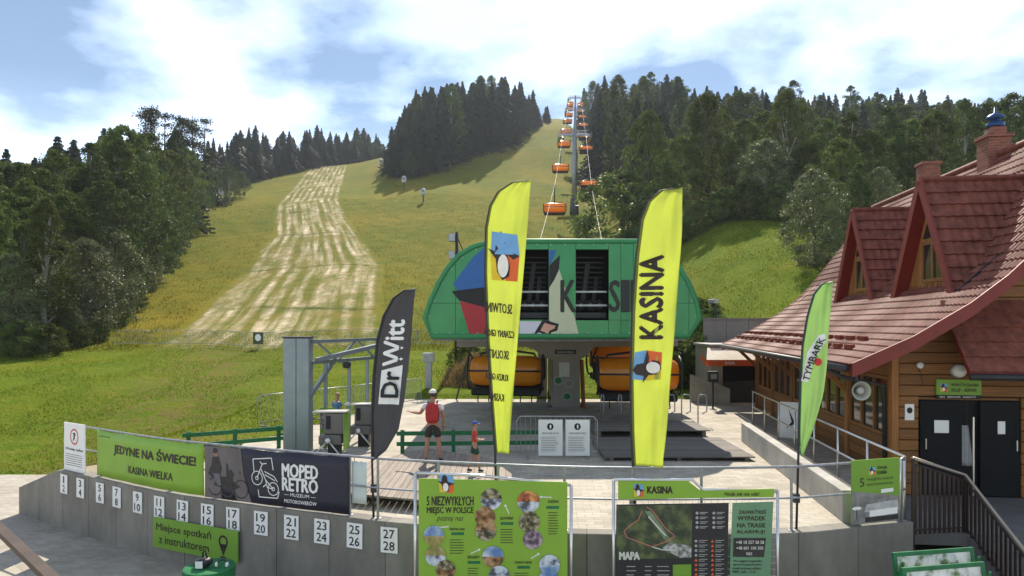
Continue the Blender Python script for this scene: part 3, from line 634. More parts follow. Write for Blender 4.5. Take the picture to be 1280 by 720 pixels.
lay = [(flat([(0, 0.0), (w, 0.0), (w, h * 0.40), (0, h * 0.52)], f), pm('photo_room', (0.20, 0.19, 0.18), 0.5, 0.5, 5))]
f1 = lambda a, b: f(a, b, 0.002); f2 = lambda a, b: f(a, b, 0.004)
lay += [(flat([(0.25 * w, 0.18 * h), (0.3 * w, 0.3 * h), (0.95 * w, 0.34 * h), (0.98 * w, 0.18 * h)], f1), pm('photo_bed', (0.42, 0.42, 0.42), 0.5, 0.3, 6)), (flat([(0.27 * w, 0.02 * h), (0.97 * w, 0.03 * h), (0.97 * w, 0.1 * h), (0.27 * w, 0.1 * h)], f1), DK),
        (flat([(0.36 * w, 0.1 * h), (0.95 * w, 0.12 * h), (0.95 * w, 0.22 * h), (0.36 * w, 0.20 * h)], f2), WHITE), (flat([(0.6 * w, 0.46 * h), (0.86 * w, 0.47 * h), (0.86 * w, 0.53 * h), (0.6 * w, 0.52 * h)], f2), WHITE), (flat(ell(0.1 * w, 0.25 * h, 0.1, 0.03, 14), f1), WHITE), (flat([(0.09 * w, 0.24 * h), (0.11 * w, 0.24 * h), (0.11 * w, 0.08 * h), (0.09 * w, 0.08 * h)], f1), DK)]
multi('room_photo', lay, e)
m = MB(); lettering(m, 'STACJA', 0.53 * w, 0.83 * h, 0.2 * w, 0.06, f, 0.02); lettering(m, 'KASINA', 0.53 * w, 0.76 * h, 0.2 * w, 0.06, f, 0.02)
lettering(m, '5', 0.16 * w, 0.58 * h, 0.1, 0.15, f); lettering(m, 'wyjątkowych', 0.30 * w, 0.655 * h, 0.56 * w, 0.07, f); lettering(m, 'apartamentów', 0.30 * w, 0.575 * h, 0.56 * w, 0.07, f); m.build('lettering', INK, e)
emblem(e, 0.34 * w, 0.75 * h, 0.16, 0.15, f)

# ---------------------------------------------------------------- framed information boards in front of the wall
def framed(name, label, pl, pr, zt, outline):
    Yb = 10.62; x0 = (pl - CX) / F * Yb; x1 = (pr - CX) / F * Yb; e = thing(name, label, 'info board', (x0, Yb, ZL)); w = x1 - x0
    mm = MB()
    for x in (0.0, w): mm.tube([(x, 0, 0), (x, 0, (zt if x == 0 else outline[-1][1]) - ZL)], 0.026, 8)
    mm.tube([(a, 0, b - ZL) for a, b in outline], 0.026, 8); mm.tube([(0, 0, 0.25), (w, 0, 0.25)], 0.022, 6)
    mm.build('frame', STEEL, e, True)
    return e, w, (lambda x, y, lift=0.0: Vector((x, -0.034 - lift, y - ZL)))
# board one: places to see
e, w, f = framed('attractions_board', 'large green board of round photos in a steel frame below the railing', 519, 714, 1.13, [(0, 1.13), (1.0, 1.09), (2.483, 0.93)])
MB().prism([(0.06, -1.05), (2.42, -1.05), (2.42, 0.99), (0.06, 1.05)], lambda a, b, t: (a, -0.03 + 0.012 * t, b - ZL)).build('panel', LIME, e)
emblem(e, 0.36, 0.81, 0.27, 0.31, f)
m = MB(); lettering(m, '5 NIEZWYKŁYCH', 0.19, 0.62, 0.74, 0.145, f, 0.02); lettering(m, 'MIEJSC W POLSCE', 0.19, 0.47, 0.74, 0.125, f, 0.02); lettering(m, 'poznaj nas', 0.34, 0.35, 0.43, 0.11, f, 0, shear=0.4)
def px2(px, py): return ((px - 500) / 4.571 + 500 - 519) , 0
def Q(zx, zy): return ((zx / 4.571 + 500 - 519) * 10.59 / F, H + (CY - (580 + zy / 4.571)) * 10.59 / F)   # from a magnified view of the board
def caption(title, zx, zy, n_, w_):
    x, y = Q(zx, zy); lettering(m, title, x, y, 0.21 * w_, 0.045, f, 0.02)
    for k in range(n_): 
        yy = y - 0.16 - k * 0.042; m.add([f(x, yy), f(x + 0.21 * w_ * R.uniform(0.6, 1), yy), f(x + 0.2 * w_, yy + 0.012), f(x, yy + 0.012)], [(0, 1, 2, 3)])
caption('ŚNIEŻNA GÓRA', 285, 378, 6, 1.15); caption('SŁOTWINY', 575, 318, 6, 1.0); caption('KASINA', 848, 222, 9, 0.8); caption('SKOLNITY', 388, 540, 4, 0.9); caption('CZARNY GROŃ', 655, 568, 4, 1.3)
m.build('lettering', INK, e)
for zx, zy in ((295, 388), (577, 330), (838, 238), (388, 552), (672, 580)): x, y = Q(zx, zy); MB().add([f(x, y - 0.05), f(x + 0.2, y - 0.05), f(x + 0.2, y - 0.005), f(x, y - 0.005)], [(0, 1, 2, 3)]).build('caption_tab', GREENP, e)
m = MB()
for (ax, ay), (bx, by) in (((280, 358), (222, 362)), ((625, 285), (605, 240)), ((868, 190), (810, 188)), ((405, 512), (452, 490)), ((750, 540), (790, 515))):
    m = MB(); a = Q(ax, ay); b = Q(bx, by); d = Vector((b[0] - a[0], b[1] - a[1])).normalized(); nn = Vector((-d.y, d.x)) * 0.007
    m.add([f(a[0] + nn.x, a[1] + nn.y), f(b[0] + nn.x, b[1] + nn.y), f(b[0] - nn.x, b[1] - nn.y), f(a[0] - nn.x, a[1] - nn.y)], [(0, 1, 2, 3)]); m.add([f(b[0] + d.x * 0.03, b[1] + d.y * 0.03), f(b[0] + nn.x * 4, b[1] + nn.y * 4), f(b[0] - nn.x * 4, b[1] - nn.y * 4)], [(0, 1, 2)]); m.build('arrow', WHITE, e)
def photo_mat(name, c0, c1, c2, sc):
    mt = bpy.data.materials.new(name); mt.use_nodes = True; n_ = mt.node_tree.nodes; l_ = mt.node_tree.links
    c = n_.new('ShaderNodeTexCoord'); x = n_.new('ShaderNodeTexNoise'); x.inputs['Scale'].default_value = sc; x.inputs['Detail'].default_value = 5; l_.new(c.outputs['Object'], x.inputs[0])
    r = n_.new('ShaderNodeValToRGB'); el = r.color_ramp.elements; el.new(0.5); el[0].position = 0.38; el[2].position = 0.62
    for q, cc in zip(el, (c0, c1, c2)): q.color = cc + (1,)
    l_.new(x.outputs[0], r.inputs[0]); l_.new(r.outputs[0], n_['Principled BSDF'].inputs['Base Color']); n_['Principled BSDF'].inputs['Roughness'].default_value = 0.5; return mt
snow = photo_mat('photo_snow', (0.06, 0.07, 0.08), (0.35, 0.4, 0.48), (0.6, 0.65, 0.7), 9); timber = photo_mat('photo_timber', (0.05, 0.025, 0.01), (0.25, 0.12, 0.04), (0.42, 0.28, 0.14), 8)
woods = photo_mat('photo_woods', (0.02, 0.03, 0.015), (0.16, 0.13, 0.06), (0.4, 0.36, 0.25), 14); skyp = photo_mat('photo_sky', (0.1, 0.2, 0.42), (0.25, 0.36, 0.5), (0.55, 0.6, 0.65), 5); mauve = photo_mat('photo_crowd', (0.08, 0.05, 0.08), (0.22, 0.16, 0.2), (0.4, 0.34, 0.36), 14)
field = photo_mat('photo_field', (0.2, 0.2, 0.05), (0.32, 0.26, 0.08), (0.4, 0.34, 0.15), 9); reds = photo_mat('photo_reds', (0.05, 0.03, 0.02), (0.45, 0.1, 0.03), (0.6, 0.35, 0.1), 9)
disc_n = 0
def disc(zx, zy, r, top, bot):
    global disc_n; x, y = Q(zx, zy); disc_n += 1; li = 0.001 + 0.0012 * disc_n; q = ell(x, y, r, r, 28); up = [p for p in q if p[1] >= y - 1e-6]; dn = [p for p in q if p[1] <= y + 1e-6]
    dn = sorted(dn, key=lambda p: p[0]); up = sorted(up, key=lambda p: -p[0])
    multi('round_photo', [(flat(up, lambda a, b: f(a, b, li)), top), (flat(dn, lambda a, b: f(a, b, li)), bot)], e)
for zx, zy, r, tp, bt in ((522, 200, 0.17, woods, snow), (488, 302, 0.165, timber, timber), (492, 378, 0.17, timber, woods), (735, 215, 0.175, reds, snow), (740, 330, 0.17, woods, woods), (760, 430, 0.155, mauve, mauve), (195, 410, 0.165, skyp, field), (205, 522, 0.165, field, snow), (262, 602, 0.155, woods, timber), (533, 528, 0.17, skyp, timber), (568, 640, 0.17, snow, woods), (856, 575, 0.165, snow, skyp), (850, 660, 0.165, skyp, skyp)):
    disc(zx, zy, r, tp, bt)
# board two: trail map
e, w, f = framed('trail_map_board', 'trail map board with black map panel and grey green alarm notice in steel frame', 767, 972, 1.02, [(0, 1.02), (1.26, 1.02), (1.42, 0.86), (2.61, 0.84)])
def Q(zx, zy): return ((zx / 4.571 + 740 - 767) * 10.59 / F, H + (CY - (580 + zy / 4.571)) * 10.59 / F)
pn = lambda poly, name, mt: MB().prism([Q(*p) for p in poly], lambda a, b, t: (a, -0.03 + 0.012 * t, b - ZL)).build(name, mt, e)
mesh_m = MB()
for k in range(26): mesh_m.tube([(0.05 + k * 0.1, -0.012, 0.4), (0.05 + k * 0.1, -0.012, 2.22)], 0.003, 3)
for k in range(19): mesh_m.tube([(0.02, -0.008, 0.4 + k * 0.1), (2.59, -0.008, 0.4 + k * 0.1)], 0.003, 3)
mesh_m.build('wire_mesh', GALV, e)
pn([(148, 98), (545, 96), (618, 152), (1040, 142), (1036, 190), (148, 202)], 'title_panel', LIME)
pn([(138, 232), (780, 222), (768, 900), (130, 900)], 'map_panel', pm('map_black', (0.02, 0.02, 0.022), 0.5, 0.1, 4))
pn([(802, 222), (1035, 215), (1005, 900), (775, 900)], 'alarm_panel', pm('sage_print', (0.13, 0.27, 0.15), 0.5, 0.06, 3))
emblem(e, Q(232, 190)[0], Q(232, 190)[1], 0.18, 0.22, f)
m = MB()
def T(body, zx0, zy0, zx1, zy1, bold=0.015, mm=None, lift=0.0, shear=0.0):
    a = Q(zx0, zy1); b = Q(zx1, zy0); lettering(mm if mm is not None else m, body, a[0], a[1], b[0] - a[0], b[1] - a[1], lambda x, y: f(x, y, lift), bold, shear=shear)
T('KASINA', 315, 128, 458, 168, 0.04); T('Nuda się nie uda!', 755, 160, 955, 187, 0.01, shear=0.2)
T('ZAUWAŻYŁEŚ', 838, 258, 992, 284); T('WYPADEK', 830, 297, 990, 322, 0.02); T('NA TRASIE', 828, 337, 988, 362, 0.02); T('ALARMUJ!', 824, 377, 985, 402, 0.02)
for k, s_ in enumerate(('W nagłym wypadku', 'dzwoń bezpośrednio', 'GOPR PODHALAŃSKA', '985 lub 112')): T(s_, 806 - k * 2, 548 + k * 20, 970 - k * 3 - (30 if k == 3 else 0), 562 + k * 20)
m.build('lettering', INK, e)
fl = lambda a, b: f(a, b, 0.001)
mapm = photo_mat('map_forest', (0.015, 0.03, 0.012), (0.04, 0.06, 0.025), (0.10, 0.13, 0.04), 6); gravelm = photo_mat('map_base', (0.12, 0.13, 0.12), (0.32, 0.33, 0.3), (0.5, 0.5, 0.45), 18)
zq = lambda pts: [Q(*p) for p in pts]
lay = [(flat(zq([(142, 240), (572, 230), (566, 535), (136, 545)]), fl), mapm), (flat(zq([(400, 480), (440, 450), (520, 460), (566, 470), (566, 532), (500, 535)]), lambda a, b: f(a, b, 0.002)), gravelm),
       (flat(zq([(300, 270), (335, 268), (470, 460), (420, 440)]), lambda a, b: f(a, b, 0.002)), pm('map_piste', (0.16, 0.22, 0.12), 0.5, 0.3, 12)),
       (flat(zq([(806, 422), (992, 422), (980, 532), (803, 530)]), fl), DK)]
mm = MB(); trail_r = MB()
def zline(mb_, pts, t, lift):
    for a, b in zip(pts, pts[1:]):
        a = Q(*a); b = Q(*b); d = Vector((b[0] - a[0], b[1] - a[1])); nn = Vector((-d.y, d.x)).normalized() * t / 2; mb_.add([f(a[0] + nn.x, a[1] + nn.y, lift), f(b[0] + nn.x, b[1] + nn.y, lift), f(b[0] - nn.x, b[1] - nn.y, lift), f(a[0] - nn.x, a[1] - nn.y, lift)], [(0, 1, 2, 3)])
zline(trail_r, [(285, 265), (262, 320), (215, 350), (180, 385), (200, 420), (340, 472), (430, 440), (470, 410), (420, 370), (340, 262), (310, 245)], 0.014, 0.004)
zline(mm, [(340, 472), (400, 490), (480, 490)], 0.016, 0.004); zline(mm, [(320, 300), (420, 410)], 0.02, 0.004)
T('MAPA', 155, 502, 268, 545, 0.05, mm, 0.005)
T('+48 18 257 58 58', 820, 437, 980, 455, 0.02, mm, 0.005); T('+48 601 100 300', 822, 470, 975, 488, 0.02, mm, 0.005); T('985', 878, 504, 912, 520, 0.02, mm, 0.005)
icons_w = MB(); icons_r = MB()
for k in range(4):
    for cxp in (598, 694):
        c = Q(cxp, 280 + k * 27); icons_w.add([f(a, b, 0.002) for a, b in ell(c[0], c[1], 0.024, 0.024, 10)], [tuple(range(10))]); zline(icons_w, [(cxp + 16, 276 + k * 27), (cxp + 62, 276 + k * 27)], 0.01, 0.002); zline(icons_w, [(cxp + 16, 284 + k * 27), (cxp + 48, 284 + k * 27)], 0.01, 0.002)
for k in range(10):
    for cxp in (592, 686):
        red = cxp == 686 or k > 3; c = Q(cxp, 440 + k * 27); tgt = icons_r if red else icons_w
        tgt.add([f(c[0] - 0.026, c[1] - 0.02, 0.002), f(c[0] + 0.026, c[1] - 0.02, 0.002), f(c[0], c[1] + 0.026, 0.002)] if red else [f(a, b, 0.002) for a, b in ell(c[0], c[1], 0.022, 0.022, 10)], [(0, 1, 2)] if red else [tuple(range(10))])
        zline(icons_w, [(cxp + 16, 436 + k * 27), (cxp + 66, 436 + k * 27)], 0.009, 0.002); zline(icons_w, [(cxp + 16, 446 + k * 27), (cxp + 50, 446 + k * 27)], 0.009, 0.002)
for k in range(3):
    for x0_, x1_ in ((195, 250), (300, 345), (370, 450)): zline(icons_w, [(x0_, 585 + k * 24), (x1_ - R.uniform(0, 15), 585 + k * 24)], 0.012, 0.002)
lay += [(mm, pm('map_white', (0.6, 0.62, 0.55), 0.5)), (trail_r, pm('trail_red', (0.45, 0.16, 0.12), 0.5)), (icons_w, pm('map_grey', (0.38, 0.38, 0.36), 0.5)), (icons_r, ORNG), (flat(zq([(460, 575), (565, 572), (565, 640), (460, 640)]), lambda a, b: f(a, b, 0.002)), LIME_D)]
multi('map_print', lay, e)
# ---------------------------------------------------------------- feather flags on poles fixed to the railing
def flag(label, Y, left, right, hem_px, mat_, hem_mat, base_px, ripple=0.03, seed=1):
    """left and right edges as (px, py) polylines from the top down, both at distance Y"""
    bx = (base_px - CX) / F * Y; e = thing('feather_flag', label, 'flag', (bx, Y, 0.0), 0, 'feather flags along the railing')
    def edge(pl, v):
        ys_ = [p[1] for p in pl]; xs_ = [p[0] for p in pl]; return float(np.interp(v, ys_, xs_))
    y0 = max(left[0][1], right[0][1]); y1 = max(left[-1][1], right[-1][1])
    base = Vector((bx, Y, 0)); rr = random.Random(seed); ph = [rr.uniform(0, 6.28) for _ in range(6)]
    def f(u, v, lift=0.0):                                       # u across from the pole, v = picture row
        xl = edge(left, v); xr = edge(right, v); px = xl + (xr - xl) * u; p = P(px, v, Y)
        d = u * (ripple * math.sin(v * 0.021 + ph[0] + 2.2 * u) + 0.5 * ripple * math.sin(v * 0.05 + ph[1] + 6 * u) + 0.35 * ripple * math.sin(14 * u - v * 0.012 + ph[2])) - 0.10 * u * u
        d += u * (0.014 * math.sin(9 * u + v * 0.055 + ph[3]) + 0.010 * math.sin(23 * u - v * 0.035 + ph[4]) + 0.007 * math.sin(31 * u + v * 0.02 + ph[5]))
        return p + Vector((0, d - lift, 0)) - base
    top = min(left[0][1], right[0][1])
    rows = 96; cols = 30
    m = MB(); m.grid(cols, rows, lambda a, b: f(a, top + (y1 - top) * b)); ob = m.build('sail', mat_, e, True, fix=False)
    sol = ob.modifiers.new('thickness', 'SOLIDIFY'); sol.thickness = 0.003
    hem = [P(x, y, Y) - base + Vector((0, 0.0, 0)) for x, y in left]
    pole = list(reversed(hem)); foot = P(base_px, 0, Y); pole = [Vector((0, 0, -0.0))] + [p for p in pole if p.z > 0.1]
    MB().tube(pole, [0.022 - 0.014 * k / (len(pole) - 1) for k in range(len(pole))], 8).build('pole', DKMET, e, True)
    # hem sleeve following the pole edge
    hm = MB(); k_ = []
    def hs(a, b):
        v = top + (y1 - top) * b; q = f(0, v); xl = edge(left, v); xr = edge(right, v); wpx = min(hem_px, abs(xr - xl)); uu_ = wpx / max(abs(xr - xl), 0.01); return f(a * uu_, v, 0.006)
    hm.grid(2, rows, hs); hm.build('hem', hem_mat, e, True, fix=False)
    def g(x, y, lift=0.014):                                      # picture coordinates -> flag surface
        xl = edge(left, y); xr = edge(right, y); return f((x - xl) / max(xr - xl, 0.5), y, lift)
    MB().box(-0.05, 0.05, -0.03, 0.06, 0.45, 0.60).build('clamp', DKMET, e)
    return e, f, g
YF = pm('flag_yellow', (0.70, 0.76, 0.20), 0.6, 0.05, 2, transl=0.62)
YH = pm('flag_hem_olive', (0.16, 0.17, 0.02), 0.7, 0.1, 4)
GF = pm('flag_dark_grey', (0.095, 0.090, 0.096), 0.6, 0.08, 2, transl=0.35)
LF = pm('flag_green', (0.50, 0.70, 0.27), 0.6, 0.06, 2, transl=0.45)
# yellow flag with mirrored lettering
e, f, g = flag('yellow feather flag showing mirrored place names, standing left of the other yellow one', WALL.off(WALL.s_px(620), 0.20, 0).y, [(663, 225), (640, 228), (622, 240), (612, 258), (607, 285), (606, 340), (609, 420), (614, 500), (619, 566)], [(663.5, 225), (661, 262), (657, 310), (651, 380), (645, 450), (640, 510), (636.5, 558)], 3, YF, YH, 620.5, 0.05, 3)
m = MB()
for k, (s_, wd) in enumerate((('SŁOTWINY', 36), ('CZARNY GROŃ', 37), ('SKOLNITY', 29), ('KURZA GÓRA', 28), ('KASINA', 19))):
    yb = (391, 421, 448, 475, 501)[k]; hh = 12 - k * 0.6; xr = (640, 642.5, 636, 635, 630)[k]
    letters(e, INK, s_, 0, 0, wd, hh, lambda a, b, xr=xr, wd=wd, yb=yb: g(xr - wd + a, yb - b + (a - wd / 2) * 0.10), 0.02, mirror=True)
emblem(e, 610, 0, 40, 66, lambda a, b, lf: g(a, 354 - b, 0.014 + lf * 9))
# yellow flag reading KASINA
e, f, g = flag('yellow feather flag with large dark upright lettering and emblem below it', WALL.off(WALL.s_px(792), 0.20, 0).y, [(851, 235), (826, 238), (810, 252), (801, 275), (795, 320), (790, 390), (788, 470), (789, 540), (791, 582)], [(851.5, 235), (849, 290), (845, 370), (840, 440), (834, 510), (827, 572)], 4, YF, YH, 791.5, 0.05, 9)
letters(e, INK, 'KASINA', 0, 0, 27, 103, lambda a, b: g(800 + a, 423 - b), 0.045, rot=True)
emblem(e, 789.5, 0, 38, 42, lambda a, b, lf: g(a, 479 - b, 0.014 + lf * 9), turn=3)
# dark grey flag
e, f, g = flag('dark grey feather flag with white lettering beside the black banner', WALL.off(WALL.s_px(467), 0.22, 0).y, [(520, 361), (505, 363), (491, 373), (479, 395), (471, 425), (466.5, 470), (464.5, 520), (465, 574)], [(520, 361), (516.5, 395), (512, 450), (507, 500), (500, 535), (484, 562), (466.5, 576)], 3, GF, BLACK, 467, 0.035, 5)
m = MB(); m.grid(12, 16, lambda a, b: g(473 + 4 * b + a * (27 - 0 * b), 505 - (42 + 7 * a) * b, 0.012))
m.build('white_box', WHITE, e); letters(e, WHITE, 'Witt', 0, 0, 24, 57, lambda a, b: g(479 + a + b * 0.06, 457 - b), 0.03, rot=True)
letters(e, BLACK, 'Dr', 0, 0, 21, 32, lambda a, b: g(477 + a + b * 0.05, 496 - b, 0.045), 0.03, rot=True)
# green flag
e, f, g = flag('light green feather flag with a slanted white name label near the timber building', WALL.off(WALL.s_px(995), 0.22, 0).y, [(1037, 352), (1027, 355), (1017, 368), (1009, 395), (1003, 430), (1000, 480), (998.5, 530), (998, 568)], [(1037.5, 352), (1034, 400), (1030, 450), (1023, 495), (1013, 535), (1001, 568)], 2, LF, GREENP, 995.5, 0.03, 6)
m = MB(); q = [(1001, 476), (1009, 478), (1016, 450), (1030, 425), (1028, 417), (1021, 419), (1009, 440)]; m.add([g(a, b, 0.012) for a, b in q], [tuple(range(7))]); m.build('label', WHITE, e)
letters(e, BLACK, 'TYMBARK', 0, 0, 10, 54, lambda a, b: g(1002 + a * 0.72 + (b / 54) ** 1.3 * 19, 474 - b * 0.98 + a * 0.25, 0.05), 0.02, rot=True)
m = MB(); m.add([g(a, b, 0.055) for a, b in ell(1019.5, 452, 4.5, 5, 14)], [tuple(range(14))]); m.build('red_dot', RED, e)

# ---------------------------------------------------------------- things in the yard: covered tables, handrail, framed posters
GCLOTH = pm('green_cloth', (0.015, 0.16, 0.05), 0.75, 0.15, 6, 0.2)
def barrel(label, c, r, h):
    e = thing('round_table', label, 'table', (c[0], c[1], ZL), 0, 'green covered round tables')
    def prof(a, z):
        k = 1 + 0.03 * math.sin(9 * a) * (1 - z / h) ; return (r * k * math.cos(a), r * k * math.sin(a), z)
    m = MB(); m.grid(48, 6, lambda a, b: prof(a * 2 * math.pi, 0.04 + (h - 0.04) * b)); m.build('skirt', GCLOTH, e, True)
    MB().lathe([(0.0, h - 0.005), (r * 0.98, h - 0.005), (r * 1.0, h), (r * 1.0, h + 0.03), (r * 0.97, h + 0.045), (0.0, h + 0.046)], n=40).build('table_top', GCLOTH, e, True)
    MB().lathe([(0.3, 0.0), (0.3, 0.04), (0.0, 0.045)], n=16).build('foot', DKMET, e)
barrel('round table with a green cover below the meeting point sign, bag on top', (-5.22, 11.50), 0.42, 0.68)
barrel('round green covered table cut off by the lower picture edge', (-5.70, 10.60), 0.42, 0.68)
e = thing('bag', 'black and white bag lying on the green round table', 'bag', (-5.30, 11.42, ZL + 0.727))
m = MB(); m.grid(14, 10, lambda a, b: Vector((0.20 * math.cos(a * 6.283) * math.sin(b * 3.1416) * (1 + 0.2 * math.sin(5 * a * 6.28)), 0.13 * math.sin(a * 6.283) * math.sin(b * 3.1416), 0.11 - 0.11 * math.cos(b * 3.1416) + 0.03 * math.sin(9 * a) * math.sin(b * 3.14)))); m.build('body', DKMET, e, True)
m = MB(); m.grid(8, 6, lambda a, b: Vector((-0.1 + 0.16 * a, -0.135 + 0.06 * abs(a - 0.5) ** 2, 0.03 + 0.15 * b))); m.build('white_pocket', WHITE, e)
e.children[0].parent.scale = (0.8, 0.8, 0.8); MB().tube([(0.02, 0, 0.2), (0.0, 0.02, 0.32), (0.06, 0.02, 0.36), (0.10, 0, 0.20)], 0.02, 6).build('strap', RUBBER, e, True)
e = thing('headphones', 'small black headphones on the green round table beside the bag', 'headphones', (-4.98, 11.45, ZL + 0.727))
m = MB(); m.tube([(0.09 * math.cos(a), 0.02, 0.02 + 0.1 * math.sin(a)) for a in [k * math.pi / 8 for k in range(9)]], 0.012, 6); m.build('band', RUBBER, e, True)
for s_ in (-1, 1): MB().lathe([(0.0, -0.015), (0.04, -0.015), (0.045, 0.0), (0.04, 0.015), (0.0, 0.016)], M=Matrix.Translation((0.09 * s_, 0.0, 0.046)) @ Matrix.Rotation(math.pi / 2, 4, 'Y'), n=14).build('ear_cup', WHITE, e, True)

BRW = wood('brown_timber', (0.07, 0.045, 0.032))
e = thing('timber_handrail', 'brown timber handrail crossing the lower left corner of the yard', 'handrail', (-8.4, 11.5, ZL))
a = Vector((-2.3, 2.05, 1.02)); b_ = Vector((2.6, -2.45, 1.02)); MB().bar(a, b_, 0.17, 0.10).build('rail', BRW, e)
for k in (0.01, 0.985): p = a + (b_ - a) * k; MB().box(p.x - 0.05, p.x + 0.05, p.y - 0.05, p.y + 0.05, 0, 0.965).build('post', BRW, e)
SLAB = paving('yard_slabs', (0.40, 0.365, 0.30), 0.9, 0.9, 0.55, 0.05, 0.3)
tag(MB().prism([(-14, 14.6), (-10.7, 14.1), (-8.5, 12.1), (-5.2, 8.9), (-5.2, 5), (-14, 5)], lambda x, y, t: (x, y, ZL - 0.02 + 0.024 * t)).build('slab_pavement', SLAB), kind='structure')

POSTP = photo_mat('poster_print', (0.10, 0.18, 0.06), (0.55, 0.58, 0.55), (0.72, 0.74, 0.72), 5)
for lb, px0, px1, Y, pyl, pyr in (('green framed poster stand with landscape print, the one further back', 1127, 1229, 9.7, 696, 687), ('green framed poster stand with landscape print, nearest to the camera', 1139, 1243, 9.2, 714, 707)):
    A = P(px0, pyl, Y); B = P(px1, pyr, Y + 0.25); d = B - A; w = Vector((d.x, d.y)).length; e = thing('poster_stand', lb, 'poster stand', (A.x, A.y, ZL), math.atan2(d.y, d.x)); h = (A.z + B.z) / 2 - ZL
    tilt = Matrix.Rotation(-0.12, 4, 'X')
    m = MB(); t_ = 0.06
    m.box(0, t_, -0.02, 0.02, 0.0, h, tilt); m.box(w - t_, w, -0.02, 0.02, 0.0, h, tilt); m.box(t_, w - t_, -0.019, 0.019, h - t_, h, tilt); m.box(t_, w - t_, -0.019, 0.019, 0.25, 0.25 + t_, tilt); m.build('frame', GREENP, e)
    MB().box(t_, w - t_, -0.008, 0.010, 0.25 + t_, h - t_, tilt).build('print_panel', POSTP, e)
    m = MB(); ff = lambda x, y: tilt @ Vector((x, -0.0125, y)); lettering(m, 'Nasz cennik', w * 0.58, h - 0.26, w * 0.22, 0.09, ff, 0.01); m.build('lettering', BLACK, e)
    m = MB(); m.bar((0.05, 0.02, h - 0.1), (0.05, 0.55, 0.0), 0.03, 0.03); m.bar((w - 0.05, 0.02, h - 0.1), (w - 0.05, 0.55, 0.0), 0.03, 0.03); m.build('back_legs', GREENP, e)
# ---------------------------------------------------------------- lift station
HG = pm('hood_green', (0.018, 0.24, 0.07), 0.38, 0.16, 0.9, coat=0.2)
HG2 = pm('hood_green_rim', (0.03, 0.22, 0.08), 0.4, 0.08, 2)
HBLUE = pm('hood_blue', (0.012, 0.10, 0.33), 0.4, 0.06, 2); HRED = pm('hood_red', (0.34, 0.012, 0.02), 0.4, 0.06, 2); HCR = pm('hood_cream', (0.46, 0.50, 0.34), 0.4, 0.05, 2); HWH = pm('hood_white', (0.55, 0.55, 0.62), 0.4, 0.05, 2); HPK = pm('hood_beak', (0.55, 0.30, 0.22), 0.4, 0.05, 2)
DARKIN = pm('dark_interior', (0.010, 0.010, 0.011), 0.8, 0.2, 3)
YS = 21.0; YP = 27.0; SX = (703 - CX) / F * YS
st = thing('lift_station', 'green lift station hood with dark openings and colourful panels on a grey pillar', 'lift station', (SX, YS, 0))
def SP(px, py): p = P(px, py, YS); return (p.x - SX, p.z)
def SZ(zx, zy): return SP(500 + zx / 2.88, 280 + zy / 2.88)
outl = [SZ(*q) for q in ((330, 62), (262, 82), (212, 113), (172, 158), (140, 212), (108, 280), (90, 338), (113, 404), (1040, 404), (1080, 340), (1068, 280), (1038, 210), (990, 132), (930, 84), (860, 62))]
def poly_cut(x0, x1):                                             # part of the outline between two columns
    def clip(pl, f_):
        out = []
        for a, b in zip(pl, pl[1:] + pl[:1]):
            fa, fb = f_(a), f_(b)
            if fa >= 0: out.append(a)
            if fa * fb < 0: t_ = fa / (fa - fb); out.append((a[0] + (b[0] - a[0]) * t_, a[1] + (b[1] - a[1]) * t_))
        return out
    return clip(clip(outl, lambda p: p[0] - x0), lambda p: x1 - p[0])
pan = lambda poly, name='front_panel', mt=HG, y0=0.0, y1=0.06: MB().prism(poly, lambda a, b, t: (a, y0 + (y1 - y0) * t, b)).build(name, mt, st)
X = lambda zx: SZ(zx, 0)[0]; Zz = lambda zy: SZ(0, zy)[1]; gp = 0.012
def halves(x0, x1, zsplit):
    pl = poly_cut(x0, x1)
    def clip(f_):
        out = []
        for a, b in zip(pl, pl[1:] + pl[:1]):
            fa, fb = f_(a), f_(b)
            if fa >= 0: out.append(a)
            if fa * fb < 0: t_ = fa / (fa - fb); out.append((a[0] + (b[0] - a[0]) * t_, a[1] + (b[1] - a[1]) * t_))
        return out
    return clip(lambda p: p[1] - zsplit - gp / 2), clip(lambda p: zsplit - gp / 2 - p[1])
for x0, x1, zs in ((80, 200, 285), (200, 305, 285), (305, 366, 285), (366, 428, 285), (1040, 1092, 285), (985, 1040, 285), (912, 985, 346), (840, 912, 346), (795, 840, 346), (751, 795, 346)):
    for pl in halves(X(x0) + gp / 2, X(x1) - gp / 2, Zz(zs)): pan(pl)
def rect(x0, x1, z0, z1): return [(X(x0) + gp / 2, Zz(z1) + gp / 2), (X(x1) - gp / 2, Zz(z1) + gp / 2), (X(x1) - gp / 2, Zz(z0) - gp / 2), (X(x0) + gp / 2, Zz(z0) - gp / 2)]
for r_ in ((428, 535, 62, 92), (428, 535, 344, 404), (535, 633, 62, 346), (535, 633, 346, 404), (633, 751, 62, 92), (633, 751, 346, 404)): pan(rect(*r_))
MB().tube([(a, 0.02, b) for a, b in outl], 0.09, 6, True).build('rim', HG2, st, True)
m = MB(); n_ = len(outl); m.add([(a * k, y, 4.9 + (b - 4.9) * k) for y, k in ((0.06, 1.0), (11.2, 1.0), (12.0, 0.96)) for a, b in outl], [(j * n_ + i, j * n_ + (i + 1) % n_, (j + 1) * n_ + (i + 1) % n_, (j + 1) * n_ + i) for j in range(2) for i in range(n_)] + [tuple(2 * n_ + i for i in range(n_))]); m.build('hood_shell', HG2, st)
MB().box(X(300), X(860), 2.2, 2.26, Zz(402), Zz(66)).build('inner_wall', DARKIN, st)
bolts = MB()
